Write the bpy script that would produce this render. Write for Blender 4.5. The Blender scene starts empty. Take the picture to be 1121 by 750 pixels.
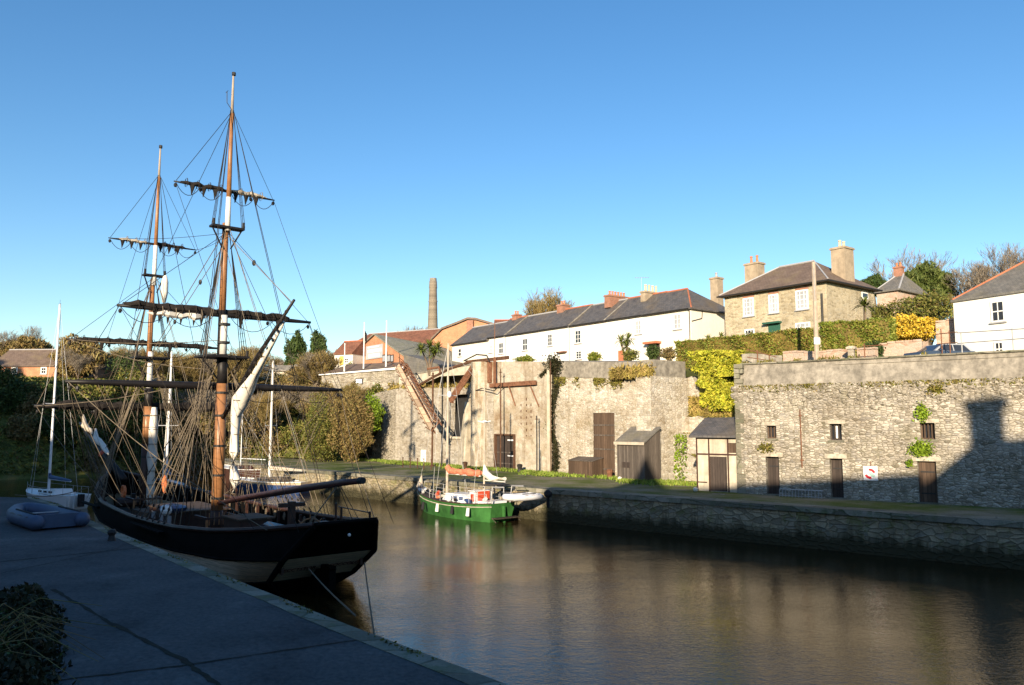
import bpy, math, random
import numpy as np
from mathutils import Vector, Matrix
R = random.Random(7)
NR = np.random.default_rng(11)
sc = bpy.context.scene
COL = sc.collection
F = 856.0; CZ = 6.1; PIT = math.atan(90/F)
CP, SP = math.cos(PIT), math.sin(PIT)
CAM = Vector((0, 0, CZ))

# ---------------------------------------------------------------- survey helpers
def ray(px, py):
    x = (px-560.5)/F; y = (375-py)/F
    return Vector((x, CP-y*SP, SP+y*CP))
def at_z(px, py, z):
    r = ray(px, py); t = (z-CZ)/r.z
    return CAM+r*t
def at_y(px, py, Y):
    r = ray(px, py); return CAM+r*(Y/r.y)

class FR:
    """a vertical survey plane: O on the ground, e along it (left to right), n away from the dock"""
    def __init__(s, O, e, z0=0.0):
        l = math.hypot(*e); s.O = (O[0], O[1]); s.e = (e[0]/l, e[1]/l); s.n = (-s.e[1], s.e[0]); s.z0 = z0
        s.rot = math.atan2(s.e[1], s.e[0])
    def uz(s, px, py, yo=0.0):
        r = ray(px, py)
        t = (yo+(s.O[0]*s.n[0]+s.O[1]*s.n[1]))/(r.x*s.n[0]+r.y*s.n[1])
        P = CAM+r*t
        return ((P.x-s.O[0])*s.e[0]+(P.y-s.O[1])*s.e[1], P.z-s.z0)
    def w(s, u, y=0.0, z=0.0):
        return Vector((s.O[0]+s.e[0]*u+s.n[0]*y, s.O[1]+s.e[1]*u+s.n[1]*y, s.z0+z))
    def sub(s, u, y=0.0, z=0.0):
        p = s.w(u, y, z); return FR((p.x, p.y), s.e, p.z)

# ---------------------------------------------------------------- tagging
def tag(o, label=None, cat=None, group=None, kind=None):
    if label: o['label'] = label
    if cat: o['category'] = cat
    if group: o['group'] = group
    if kind: o['kind'] = kind
    return o
def empty(name, loc, rz=0.0, label=None, cat=None, group=None, kind=None):
    o = bpy.data.objects.new(name, None); COL.objects.link(o)
    o.location = loc; o.rotation_euler = (0, 0, rz); o.empty_display_size = .3
    return tag(o, label, cat, group, kind)
def root(fr, name, label, cat, group=None):
    return empty(name, (fr.O[0], fr.O[1], fr.z0), fr.rot, label, cat, group)
def copy_tree(o, parent=None):
    c = o.copy(); COL.objects.link(c)
    if parent: c.parent = parent
    for ch in [x for x in bpy.data.objects if x.parent == o]:
        copy_tree(ch, c)
    return c

# ---------------------------------------------------------------- mesh builder
def boxuv(me):
    uvl = me.uv_layers.new(name='UVMap')
    nl = len(me.loops)
    if nl == 0: return
    vi = np.empty(nl, np.int32); me.loops.foreach_get('vertex_index', vi)
    co = np.empty(len(me.vertices)*3, np.float32); me.vertices.foreach_get('co', co); co = co.reshape(-1, 3)
    npoly = len(me.polygons)
    nn = np.empty(npoly*3, np.float32); me.polygons.foreach_get('normal', nn); nn = nn.reshape(-1, 3)
    lt = np.empty(npoly, np.int32); me.polygons.foreach_get('loop_total', lt)
    N = np.repeat(nn, lt, axis=0)
    T = np.stack([-N[:, 1], N[:, 0], np.zeros(nl)], 1)
    ln = np.linalg.norm(T, axis=1); flat = ln < .08
    T[flat] = (1, 0, 0); ln[flat] = 1; T /= ln[:, None]
    B = np.cross(N, T); B[flat] = (0, 1, 0)
    P = co[vi]
    uv = np.stack([(P*T).sum(1), (P*B).sum(1)], 1).astype(np.float32)
    uvl.data.foreach_set('uv', uv.ravel())

class MB:
    def __init__(s): s.v = []; s.f = []; s.m = []; s.mi = 0
    def add(s, vs, fs):
        b = len(s.v); s.v.extend([tuple(p) for p in vs])
        for f in fs: s.f.append([b+i for i in f]); s.m.append(s.mi)
        return s
    def quad(s, a, b, c, d): return s.add([a, b, c, d], [[0, 1, 2, 3]])
    def box(s, x0, x1, y0, y1, z0, z1):
        v = [(x, y, z) for z in (z0, z1) for y in (y0, y1) for x in (x0, x1)]
        return s.add(v, [[0, 2, 3, 1], [4, 5, 7, 6], [0, 1, 5, 4], [2, 6, 7, 3], [0, 4, 6, 2], [1, 3, 7, 5]])
    def obox(s, c, sx, sy, sz, rz=0.0, tilt=None):
        m = Matrix.Rotation(rz, 3, 'Z')
        if tilt: m = m @ Matrix.Rotation(tilt[0], 3, tilt[1])
        v = [Vector(c)+m @ Vector((x*sx/2, y*sy/2, z*sz/2)) for z in (-1, 1) for y in (-1, 1) for x in (-1, 1)]
        return s.add(v, [[0, 2, 3, 1], [4, 5, 7, 6], [0, 1, 5, 4], [2, 6, 7, 3], [0, 4, 6, 2], [1, 3, 7, 5]])
    def prism(s, poly, z0, z1, bottom=True):
        n = len(poly)
        A = sum(poly[i][0]*poly[(i+1) % n][1]-poly[(i+1) % n][0]*poly[i][1] for i in range(n))
        if A < 0: poly = poly[::-1]
        v = [(p[0], p[1], z0) for p in poly]+[(p[0], p[1], z1) for p in poly]
        f = [[i, (i+1) % n, n+(i+1) % n, n+i] for i in range(n)]+[list(range(n, 2*n))]
        if bottom: f.append(list(range(n-1, -1, -1)))
        return s.add(v, f)
    def xprism(s, prof, x0, x1):
        """profile in (y,z) pulled along x"""
        n = len(prof)
        v = [(x0, p[0], p[1]) for p in prof]+[(x1, p[0], p[1]) for p in prof]
        f = [[i, (i+1) % n, n+(i+1) % n, n+i] for i in range(n)]+[list(range(n-1, -1, -1)), list(range(n, 2*n))]
        return s.add(v, f)
    def tube(s, pts, r, n=6, caps=True, pleat=0.0):
        pts = [Vector(p) for p in pts]; k = len(pts)
        if not hasattr(r, '__len__'): r = [r]*k
        b = len(s.v); up = None
        for i, p in enumerate(pts):
            d = (pts[min(i+1, k-1)]-pts[max(i-1, 0)])
            if d.length < 1e-6: d = Vector((0, 0, 1))
            d.normalize()
            if up is None:
                up = Vector((0, 0, 1)) if abs(d.z) < .9 else Vector((1, 0, 0))
            a = d.cross(up).normalized(); c = d.cross(a).normalized()
            up = c.cross(d)*-1 if False else up
            for j in range(n):
                t = 2*math.pi*j/n
                s.v.append(tuple(p+(a*math.cos(t)+c*math.sin(t))*r[i]*(1+(pleat*(1 if j % 2 else -1)*(.6+.6*math.sin(i*1.7+j*2.1)) if pleat else 0))))
        for i in range(k-1):
            for j in range(n):
                s.f.append([b+i*n+j, b+i*n+(j+1) % n, b+(i+1)*n+(j+1) % n, b+(i+1)*n+j][::-1]); s.m.append(s.mi)
        if caps and n > 2:
            s.f.append([b+j for j in range(n)]); s.m.append(s.mi)
            s.f.append([b+(k-1)*n+j for j in range(n)][::-1]); s.m.append(s.mi)
        return s
    def ball(s, c, r, nu=8, nv=6, sc=(1, 1, 1), jit=0.0):
        b = len(s.v)
        for i in range(nv+1):
            th = math.pi*i/nv
            for j in range(nu):
                ph = 2*math.pi*j/nu; k = r*(1+R.uniform(-jit, jit))
                s.v.append((c[0]+k*sc[0]*math.sin(th)*math.cos(ph), c[1]+k*sc[1]*math.sin(th)*math.sin(ph), c[2]+k*sc[2]*math.cos(th)))
        for i in range(nv):
            for j in range(nu):
                s.f.append([b+i*nu+j, b+(i+1)*nu+j, b+(i+1)*nu+(j+1) % nu, b+i*nu+(j+1) % nu]); s.m.append(s.mi)
        return s
    def walls(s, x0, x1, z0, ztop, holes, reveal=.3, th=.5, step=None):
        """front wall in the y=0 plane with real openings; ztop a number or a function of x"""
        zt = ztop if callable(ztop) else (lambda x: ztop)
        xs = {x0, x1}; zs = {z0}
        for h in holes: xs |= {h[0], h[1]}; zs |= {h[2], h[3]}
        if step:
            k = int((x1-x0)/step)
            for i in range(1, k): xs.add(x0+(x1-x0)*i/k)
        xs = sorted(xs); zs = sorted(zs)
        for a, b in zip(xs, xs[1:]):
            for i, c in enumerate(zs):
                last = i == len(zs)-1
                d0 = zt(a) if last else zs[i+1]; d1 = zt(b) if last else zs[i+1]
                if any(h[0]-1e-6 <= a and b <= h[1]+1e-6 and h[2]-1e-6 <= c and max(d0, d1) <= h[3]+1e-6 for h in holes): continue
                s.quad((a, 0, c), (b, 0, c), (b, 0, d1), (a, 0, d0))
            s.quad((a, 0, zt(a)), (b, 0, zt(b)), (b, th, zt(b)), (a, th, zt(a)))
        for h in holes:
            a, b, c, d = h[:4]; q = reveal
            s.quad((a, 0, c), (a, 0, d), (a, q, d), (a, q, c)); s.quad((b, 0, d), (b, 0, c), (b, q, c), (b, q, d))
            s.quad((a, 0, d), (b, 0, d), (b, q, d), (a, q, d)); s.quad((b, 0, c), (a, 0, c), (a, q, c), (b, q, c))
        s.quad((x0, th, z0), (x0, 0, z0), (x0, 0, zt(x0)), (x0, th, zt(x0)))
        s.quad((x1, 0, z0), (x1, th, z0), (x1, th, zt(x1)), (x1, 0, zt(x1)))
        s.quad((x1, th, z0), (x0, th, z0), (x0, th, zt(x0)), (x1, th, zt(x1)))
        return s
    def build(s, name, mat, parent=None, world=False, smooth=False, uv=True, loc=None, rz=0.0, ang=None):
        me = bpy.data.meshes.new(name)
        v = s.v
        if world and parent is not None:
            c, sn = math.cos(-parent.rotation_euler.z), math.sin(-parent.rotation_euler.z); L = parent.location
            v = [((x-L.x)*c-(y-L.y)*sn, (x-L.x)*sn+(y-L.y)*c, z-L.z) for x, y, z in v]
        me.from_pydata(v, [], s.f)
        for m in (mat if isinstance(mat, (list, tuple)) else [mat]): me.materials.append(m)
        if isinstance(mat, (list, tuple)): me.polygons.foreach_set('material_index', s.m)
        if smooth: me.polygons.foreach_set('use_smooth', [True]*len(me.polygons))
        me.update()
        if ang: me.polygons.foreach_set('use_smooth', [True]*len(me.polygons)); me.set_sharp_from_angle(angle=math.radians(ang))
        if uv: boxuv(me)
        o = bpy.data.objects.new(name, me); COL.objects.link(o)
        if parent is not None: o.parent = parent
        if loc: o.location = loc
        if rz: o.rotation_euler.z = rz
        return o

def text(name, body, size, mat, parent, loc, rot, ext=.01, sx=1.0, align='CENTER'):
    c = bpy.data.curves.new(name, 'FONT'); c.body = body; c.size = size; c.extrude = ext; c.align_x = align; c.align_y = 'CENTER'
    t = bpy.data.objects.new(name, c); COL.objects.link(t)
    bpy.context.view_layer.update()
    me = bpy.data.meshes.new_from_object(t); bpy.data.objects.remove(t); bpy.data.curves.remove(c)
    me.name = name; me.materials.clear(); me.materials.append(mat)
    o = bpy.data.objects.new(name, me); COL.objects.link(o); o.parent = parent
    o.location = loc; o.rotation_euler = rot; o.scale = (sx, 1, 1)
    return o

# ---------------------------------------------------------------- materials
def NM(name):
    m = bpy.data.materials.new(name); m.use_nodes = True
    nt = m.node_tree; b = nt.nodes['Principled BSDF']; b.inputs['Roughness'].default_value = .85
    b.inputs['Specular IOR Level'].default_value = .25
    return m, nt, b
def nd(nt, t, **k):
    n = nt.nodes.new(t)
    for a, v in k.items():
        if a[0] == '_': setattr(n, a[1:], v)
        else: n.inputs[a.replace('_', ' ')].default_value = v
    return n
def ramp(nt, stops):
    r = nt.nodes.new('ShaderNodeValToRGB'); e = r.color_ramp.elements
    while len(e) < len(stops): e.new(.5)
    for i, (p, c) in enumerate(stops): e[i].position = p; e[i].color = (c if len(c) == 4 else (*c, 1)) if hasattr(c, '__len__') else (c, c, c, 1)
    return r
def mix(nt, fac, a, b, mode='MIX'):
    m = nt.nodes.new('ShaderNodeMix'); m.data_type = 'RGBA'; m.blend_type = mode
    for sock, val in ((m.inputs[0], fac), (m.inputs[6], a), (m.inputs[7], b)):
        if isinstance(val, bpy.types.NodeSocket): nt.links.new(val, sock)
        elif hasattr(val, '__len__'): sock.default_value = (*val[:3], 1)
        else: sock.default_value = val
    return m.outputs[2]
def noise(nt, vec, scale, detail=4, rough=.6, stretch=None):
    if stretch:
        mp = nd(nt, 'ShaderNodeMapping'); mp.inputs['Scale'].default_value = stretch; nt.links.new(vec, mp.inputs['Vector']); vec = mp.outputs[0]
    n = nd(nt, 'ShaderNodeTexNoise', Scale=scale, Detail=detail, Roughness=rough); nt.links.new(vec, n.inputs['Vector'])
    return n.outputs['Fac']
def bump(nt, b, h, strength=.5, dist=.05):
    n = nd(nt, 'ShaderNodeBump', Strength=strength, Distance=dist); nt.links.new(h, n.inputs['Height']); nt.links.new(n.outputs[0], b.inputs['Normal'])

def m_plain(name, c, rough=.7, spec=.25, var=.18, scale=3.0, metal=0.0, bmp=0.0, streak=0.0):
    m, nt, b = NM(name); b.inputs['Roughness'].default_value = rough; b.inputs['Specular IOR Level'].default_value = spec
    b.inputs['Metallic'].default_value = metal
    tc = nd(nt, 'ShaderNodeTexCoord'); f = noise(nt, tc.outputs['Object'], scale, 5, .65)
    r = ramp(nt, [(.3, tuple(x*(1-var) for x in c)), (.7, tuple(min(1, x*(1+var)) for x in c))]); nt.links.new(f, r.inputs[0]); out = r.outputs[0]
    if streak:
        g = noise(nt, tc.outputs['Object'], 1.6, 4, .7, (1, 1, .12)); q = ramp(nt, [(.45, 0.0), (.75, streak)]); nt.links.new(g, q.inputs[0])
        out = mix(nt, q.outputs[0], out, tuple(x*.45 for x in c))
    nt.links.new(out, b.inputs['Base Color'])
    if bmp: bump(nt, b, f, bmp, .03)
    return m
def m_stone(name, cs, mortar, sx=2.0, sy=3.6, edge=.07, bs=.7, stain=(.10, .075, .045), sf=.5, moss=None, mf=.4, wet=None):
    m, nt, b = NM(name); b.inputs['Specular IOR Level'].default_value = .15
    tc = nd(nt, 'ShaderNodeTexCoord'); uv = tc.outputs['UV']
    nz = nd(nt, 'ShaderNodeTexNoise', Scale=2.3, Detail=3.0); nt.links.new(uv, nz.inputs['Vector'])
    ad = nd(nt, 'ShaderNodeVectorMath', _operation='MULTIPLY_ADD'); nt.links.new(nz.outputs['Color'], ad.inputs[0]); ad.inputs[1].default_value = (.28, .16, 0); nt.links.new(uv, ad.inputs[2])
    mp = nd(nt, 'ShaderNodeMapping'); mp.inputs['Scale'].default_value = (sx, sy, 1); nt.links.new(ad.outputs[0], mp.inputs[0])
    v1 = nd(nt, 'ShaderNodeTexVoronoi', _voronoi_dimensions='2D', Scale=1.0, Randomness=.85); nt.links.new(mp.outputs[0], v1.inputs['Vector'])
    v2 = nd(nt, 'ShaderNodeTexVoronoi', _voronoi_dimensions='2D', _feature='DISTANCE_TO_EDGE', Scale=1.0, Randomness=.85); nt.links.new(mp.outputs[0], v2.inputs['Vector'])
    sp = nd(nt, 'ShaderNodeSeparateColor'); nt.links.new(v1.outputs['Color'], sp.inputs[0])
    k = len(cs); r = ramp(nt, [(i/(k-1), c) for i, c in enumerate(cs)]); nt.links.new(sp.outputs[0], r.inputs[0])
    fine = noise(nt, uv, 14, 6, .75); fr = ramp(nt, [(.25, .55), (.75, 1.25)]); nt.links.new(fine, fr.inputs[0])
    c = mix(nt, .8, r.outputs[0], fr.outputs[0], 'MULTIPLY')
    er = ramp(nt, [(edge*.3, 1.0), (edge, 0.0)]); nt.links.new(v2.outputs['Distance'], er.inputs[0])
    mn = noise(nt, uv, .8, 3); mr = ramp(nt, [(.3, .25), (.65, 1.0)]); nt.links.new(mn, mr.inputs[0])
    mm = nd(nt, 'ShaderNodeMath', _operation='MULTIPLY'); nt.links.new(er.outputs[0], mm.inputs[0]); nt.links.new(mr.outputs[0], mm.inputs[1])
    c = mix(nt, mm.outputs[0], c, mortar)
    big = noise(nt, uv, .22, 6, .65); bg_ = ramp(nt, [(.3, .62), (.5, 1.0), (.72, 1.22)]); nt.links.new(big, bg_.inputs[0]); c = mix(nt, .75, c, bg_.outputs[0], 'MULTIPLY')
    lp = noise(nt, uv, .55, 8, .78); lr = ramp(nt, [(.56, 0.0), (.66, .45)]); nt.links.new(lp, lr.inputs[0]); c = mix(nt, lr.outputs[0], c, tuple(min(.7, x*1.12) for x in cs[-1]))
    s1 = noise(nt, uv, .33, 7, .7); s2 = noise(nt, uv, 1.3, 5, .7, (1, .13, 1))
    q1 = ramp(nt, [(.46, 0.0), (.68, sf)]); nt.links.new(s1, q1.inputs[0]); q2 = ramp(nt, [(.52, 0.0), (.74, sf)]); nt.links.new(s2, q2.inputs[0])
    c = mix(nt, q1.outputs[0], c, stain); c = mix(nt, q2.outputs[0], c, tuple(x*.8 for x in stain))
    if moss:
        s3 = noise(nt, uv, .9, 8, .75); q3 = ramp(nt, [(.52, 0.0), (.62, mf)]); nt.links.new(s3, q3.inputs[0]); c = mix(nt, q3.outputs[0], c, moss)
    if wet:   # weed and silt below the tide mark: (height in uv metres, colour)
        sx_ = nd(nt, 'ShaderNodeSeparateXYZ'); nt.links.new(uv, sx_.inputs[0])
        a2 = nd(nt, 'ShaderNodeMath', _operation='MULTIPLY_ADD'); nt.links.new(s2, a2.inputs[0]); a2.inputs[1].default_value = -1.3; nt.links.new(sx_.outputs[1], a2.inputs[2])
        q4 = ramp(nt, [(0, 1.0), (1, 0.0)]); mr2 = nd(nt, 'ShaderNodeMapRange'); mr2.inputs[1].default_value = wet[0]-.9; mr2.inputs[2].default_value = wet[0]-.3; nt.links.new(a2.outputs[0], mr2.inputs[0]); nt.links.new(mr2.outputs[0], q4.inputs[0])
        c = mix(nt, q4.outputs[0], c, wet[1])
    nt.links.new(c, b.inputs['Base Color'])
    hr = ramp(nt, [(0, 0.0), (edge*1.6, .8), (.4, 1.0)]); nt.links.new(v2.outputs['Distance'], hr.inputs[0])
    h2 = mix(nt, .35, hr.outputs[0], fine)
    h3 = mix(nt, .25, h2, sp.outputs[0])
    bump(nt, b, h3, bs, .09)
    return m
def m_brick(name, c1, c2, mortar, w=.23, h=.075, ms=.012, var=.25, bs=.3, rough=.85, off=.5, stain=.3, sc_=(.12, .09, .06)):
    m, nt, b = NM(name); b.inputs['Roughness'].default_value = rough
    tc = nd(nt, 'ShaderNodeTexCoord'); uv = tc.outputs['UV']
    t = nd(nt, 'ShaderNodeTexBrick', Scale=1.0); t.offset = off; t.inputs['Brick Width'].default_value = w; t.inputs['Row Height'].default_value = h; t.inputs['Mortar Size'].default_value = ms
    t.inputs['Color1'].default_value = (*c1, 1); t.inputs['Color2'].default_value = (*c2, 1); t.inputs['Mortar'].default_value = (*mortar, 1)
    nt.links.new(uv, t.inputs['Vector'])
    f = noise(nt, uv, 1.1, 7, .7); fr = ramp(nt, [(.3, 1-var), (.7, 1+var)]); nt.links.new(f, fr.inputs[0])
    c = mix(nt, .9, t.outputs['Color'], fr.outputs[0], 'MULTIPLY')
    g = noise(nt, uv, .35, 7, .7); gr = ramp(nt, [(.48, 0.0), (.66, stain)]); nt.links.new(g, gr.inputs[0]); c = mix(nt, gr.outputs[0], c, sc_)
    nt.links.new(c, b.inputs['Base Color']); bump(nt, b, t.outputs['Fac'], -bs, .02)
    return m
def m_leaf(name, cols, rough=.6, spec=.2):
    m, nt, b = NM(name); b.inputs['Roughness'].default_value = rough; b.inputs['Specular IOR Level'].default_value = spec
    g = nd(nt, 'ShaderNodeNewGeometry'); k = len(cols)
    r = ramp(nt, [(i/(k-1), c) for i, c in enumerate(cols)]); nt.links.new(g.outputs['Random Per Island'], r.inputs[0])
    tc = nd(nt, 'ShaderNodeTexCoord'); f = noise(nt, tc.outputs['Object'], .9, 3); fr = ramp(nt, [(.3, .6), (.7, 1.35)]); nt.links.new(f, fr.inputs[0])
    c = mix(nt, .9, r.outputs[0], fr.outputs[0], 'MULTIPLY'); nt.links.new(c, b.inputs['Base Color'])
    return m
def m_ground(name, cols, scale=.5, bs=.4):
    m, nt, b = NM(name); b.inputs['Roughness'].default_value = .95; b.inputs['Specular IOR Level'].default_value = .1
    tc = nd(nt, 'ShaderNodeTexCoord'); f = noise(nt, tc.outputs['Object'], scale, 9, .72)
    k = len(cols); r = ramp(nt, [(.28+.44*i/(k-1), c) for i, c in enumerate(cols)]); nt.links.new(f, r.inputs[0])
    g = noise(nt, tc.outputs['Object'], 9, 5, .7); gr = ramp(nt, [(.3, .65), (.7, 1.3)]); nt.links.new(g, gr.inputs[0])
    c = mix(nt, .8, r.outputs[0], gr.outputs[0], 'MULTIPLY'); nt.links.new(c, b.inputs['Base Color']); bump(nt, b, g, bs, .05)
    return m
def m_planks(name, c, w=.16, vert=True, gap=.08, var=.3, rough=.75):
    m, nt, b = NM(name); b.inputs['Roughness'].default_value = rough
    tc = nd(nt, 'ShaderNodeTexCoord'); sx = nd(nt, 'ShaderNodeSeparateXYZ'); nt.links.new(tc.outputs['UV'], sx.inputs[0])
    d = nd(nt, 'ShaderNodeMath', _operation='DIVIDE'); nt.links.new(sx.outputs[0 if vert else 1], d.inputs[0]); d.inputs[1].default_value = w
    fl = nd(nt, 'ShaderNodeMath', _operation='FLOOR'); nt.links.new(d.outputs[0], fl.inputs[0]); fc = nd(nt, 'ShaderNodeMath', _operation='FRACT'); nt.links.new(d.outputs[0], fc.inputs[0])
    wn = nd(nt, 'ShaderNodeTexWhiteNoise', _noise_dimensions='1D'); nt.links.new(fl.outputs[0], wn.inputs['W'])
    r = ramp(nt, [(0, tuple(x*(1-var) for x in c)), (1, tuple(x*(1+var) for x in c))]); nt.links.new(wn.outputs['Value'], r.inputs[0])
    gr = noise(nt, tc.outputs['UV'], 3, 6, .7, (6, .5, 1) if vert else (.5, 6, 1)); g2 = ramp(nt, [(.3, .6), (.7, 1.3)]); nt.links.new(gr, g2.inputs[0])
    c1 = mix(nt, .9, r.outputs[0], g2.outputs[0], 'MULTIPLY')
    e = ramp(nt, [(0, 1.0), (gap, 0.0), (1-gap, 0.0), (1, 1.0)]); nt.links.new(fc.outputs[0], e.inputs[0])
    c1 = mix(nt, e.outputs[0], c1, tuple(x*.25 for x in c)); nt.links.new(c1, b.inputs['Base Color']); bump(nt, b, e.outputs[0], -.5, .02)
    return m

M = {}
M['rubble'] = m_stone('rubble', [(.20, .18, .14), (.42, .38, .31), (.54, .49, .41), (.29, .27, .24), (.61, .56, .475), (.35, .315, .255)], (.21, .18, .13), 3.6, 8.0, .13, .8, (.13, .095, .055), .5, (.10, .10, .035), .3)
M['limewash'] = m_stone('limewashed_rubble', [(.34, .30, .24), (.54, .49, .41), (.64, .59, .50), (.42, .39, .34), (.66, .62, .55), (.48, .43, .34)], (.43, .375, .29), 3.0, 6.2, .09, .6, (.24, .17, .085), .65, (.15, .14, .06), .3)
M['ashlar'] = m_stone('coursed_masonry', [(.30, .27, .22), (.46, .42, .35), (.54, .50, .43), (.38, .35, .31)], (.34, .30, .24), 2.6, 6.4, .09, .5, (.20, .14, .08), .5)
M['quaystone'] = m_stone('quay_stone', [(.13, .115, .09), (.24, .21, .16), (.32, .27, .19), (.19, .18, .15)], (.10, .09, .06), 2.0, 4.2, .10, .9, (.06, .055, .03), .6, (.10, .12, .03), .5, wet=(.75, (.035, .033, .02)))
M['quaylit'] = m_stone('quay_stone_lit', [(.20, .17, .12), (.34, .29, .20), (.44, .37, .25), (.27, .25, .20)], (.20, .16, .10), 2.0, 4.2, .10, .9, (.11, .085, .04), .5, (.14, .15, .04), .6, wet=(.75, (.05, .045, .025)))  # lighter copy of the quay stone, sunlight put into its colours
M['coping'] = m_stone('coping_stone', [(.16, .15, .12), (.25, .23, .18), (.30, .28, .23)], (.09, .09, .06), .7, 1.4, .05, .6, (.08, .09, .04), .5, (.08, .11, .03), .5)
M['rendered'] = m_stone('patched_render', [(.44, .385, .295), (.53, .47, .37), (.48, .43, .35), (.58, .53, .44)], (.46, .40, .31), 1.8, 3.2, .05, .5, (.20, .12, .055), .8, (.2, .17, .09), .3)
M['slategreen'] = m_brick('mossy_slate', (.24, .235, .18), (.30, .28, .22), (.12, .12, .09), .3, .22, .012, .3, .4, .7, stain=.5, sc_=(.20, .19, .10))
M['housestone'] = m_stone('house_stone', [(.32, .27, .18), (.46, .39, .27), (.52, .45, .32), (.38, .34, .26)], (.48, .42, .31), 3.0, 6.5, .09, .4, (.17, .13, .08), .3)
M['cement'] = m_plain('weathered_cement', (.27, .245, .205), .95, .1, .45, 2.6, bmp=.8, streak=.7)
M['creamrender'] = m_plain('cream_render', (.52, .46, .36), .95, .1, .28, 1.5, bmp=.6, streak=.65)
M['white'] = m_plain('white_paint', (.80, .78, .74), .8, .2, .06, .5, streak=.16)
M['cream'] = m_plain('cream_paint', (.74, .69, .60), .8, .2, .06, .5, streak=.14)
M['pinkwhite'] = m_plain('pinkish_white_paint', (.78, .71, .67), .8, .2, .05, .5)
M['lintel'] = m_plain('pale_lintel', (.42, .375, .30), .9, .1, .4, 4, bmp=.5, streak=.5)
M['trim'] = m_plain('white_trim', (.80, .80, .78), .6, .3, .03, 1)
M['sill'] = m_plain('grey_sill', (.35, .35, .36), .7, .3, .1, 1)
M['brick'] = m_brick('orange_brick', (.50, .19, .085), (.42, .15, .07), (.42, .30, .20), stain=.2, sc_=(.3, .13, .07))
M['brickred'] = m_brick('red_brick', (.36, .13, .075), (.28, .10, .06), (.32, .24, .18), stain=.35)
M['pinkstone'] = m_stone('pink_stone', [(.46, .30, .22), (.55, .40, .31), (.50, .42, .35)], (.48, .38, .30), 2.5, 5, .07, .4, (.28, .17, .1), .3)
M['slate'] = m_brick('slate', (.085, .082, .085), (.13, .12, .115), (.045, .045, .045), .3, .22, .012, .35, .5, .6, stain=.55, sc_=(.16, .12, .07))
M['slatelight'] = m_brick('grey_slate', (.14, .135, .125), (.19, .175, .155), (.08, .08, .075), .3, .22, .012, .3, .4, .7, stain=.5, sc_=(.20, .17, .09))
M['slatebrown'] = m_brick('brown_slate', (.15, .105, .08), (.19, .14, .11), (.08, .06, .05), .3, .22, .012, .3, .4, .7, stain=.5, sc_=(.22, .17, .09))
M['tilered'] = m_brick('red_clay_tile', (.20, .085, .055), (.26, .115, .07), (.10, .05, .035), .28, .25, .015, .35, .5, .8, stain=.3, sc_=(.07, .05, .035))
M['ridge'] = m_plain('clay_ridge', (.42, .15, .08), .8, .2, .25, 2)
M['terracotta'] = m_plain('terracotta', (.50, .20, .10), .8, .2, .2, 3)
M['buff'] = m_plain('buff_clay', (.62, .50, .30), .8, .2, .12, 3)
M['chimcement'] = m_plain('chimney_render', (.36, .29, .21), .9, .1, .22, 2, streak=.5)
M['stack'] = m_brick('stack_brick', (.20, .165, .125), (.30, .25, .19), (.16, .14, .11), .23, .3, .03, .35, .3)
M['glass'] = m_plain('window_glass', (.03, .035, .045), .08, .7, .3, .7)
M['blind'] = m_plain('net_curtain', (.34, .35, .37), .3, .5, .2, .8)
M['darkdoor'] = m_planks('dark_door_planks', (.055, .042, .036), .17)
M['browndoor'] = m_planks('brown_door_planks', (.10, .066, .045), .2)
M['greyplank'] = m_planks('grey_planks', (.12, .10, .085), .16)
M['deckwood'] = m_planks('deck_planks', (.06, .048, .036), .14)
M['chutewood'] = m_planks('chute_boards', (.48, .36, .25), .9, False, .05)
M['rust'] = m_plain('rusty_iron', (.19, .092, .055), .9, .1, .45, 4, bmp=.4)
M['rustdark'] = m_plain('dark_rusty_iron', (.10, .055, .035), .9, .1, .4, 4, bmp=.4)
M['iron'] = m_plain('black_iron', (.025, .024, .024), .6, .3, .3, 4)
M['galv'] = m_plain('galvanised_steel', (.38, .38, .38), .5, .4, .15, 5)
M['polewood'] = m_plain('pole_wood', (.40, .33, .26), .85, .1, .2, 3, streak=.4)
M['varnish'] = m_plain('varnished_spar', (.31, .145, .062), .4, .45, .28, 2.5, streak=.5)
M['spardark'] = m_plain('black_spar', (.014, .012, .012), .5, .3, .4, 2)
M['sparred'] = m_plain('dark_red_spar', (.09, .035, .028), .45, .4, .3, 2)
M['mastwhite'] = m_plain('white_mast_paint', (.66, .64, .60), .6, .3, .12, 2, streak=.4)
M['sail'] = m_plain('sail_canvas', (.46, .40, .32), .95, .05, .2, 3.5, bmp=.5)
M['sailwhite'] = m_plain('white_sail_canvas', (.68, .64, .57), .95, .05, .1, 3.5, bmp=.5)
M['rope'] = m_plain('hemp_rope', (.17, .138, .10), .95, .05, .3, 6)
M['ropedark'] = m_plain('tarred_rope', (.026, .022, .020), .9, .1, .4, 6)
M['hullblack'] = m_plain('hull_black_paint', (.005, .0045, .0042), .8, .06, .4, 1.5)
M['hullcream'] = m_planks('hull_cream_paint', (.50, .40, .28), .19, False, .05, .07, .6)
M['railred'] = m_plain('red_brown_rail', (.055, .026, .019), .5, .35, .2, 3)
M['lettering'] = m_plain('faded_red_lettering', (.13, .035, .03), .7, .2, .2, 5)
M['gelcoat'] = m_plain('white_gelcoat', (.72, .73, .75), .3, .5, .05, 1)
M['bluepaint'] = m_plain('blue_paint', (.03, .06, .16), .4, .4, .1, 1)
M['greenhull'] = m_plain('green_hull_paint', (.04, .14, .035), .5, .3, .4, 1.0, streak=.7)
M['orangecloth'] = m_plain('faded_orange_sail_cover', (.55, .19, .11), .95, .05, .35, 5)
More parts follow.
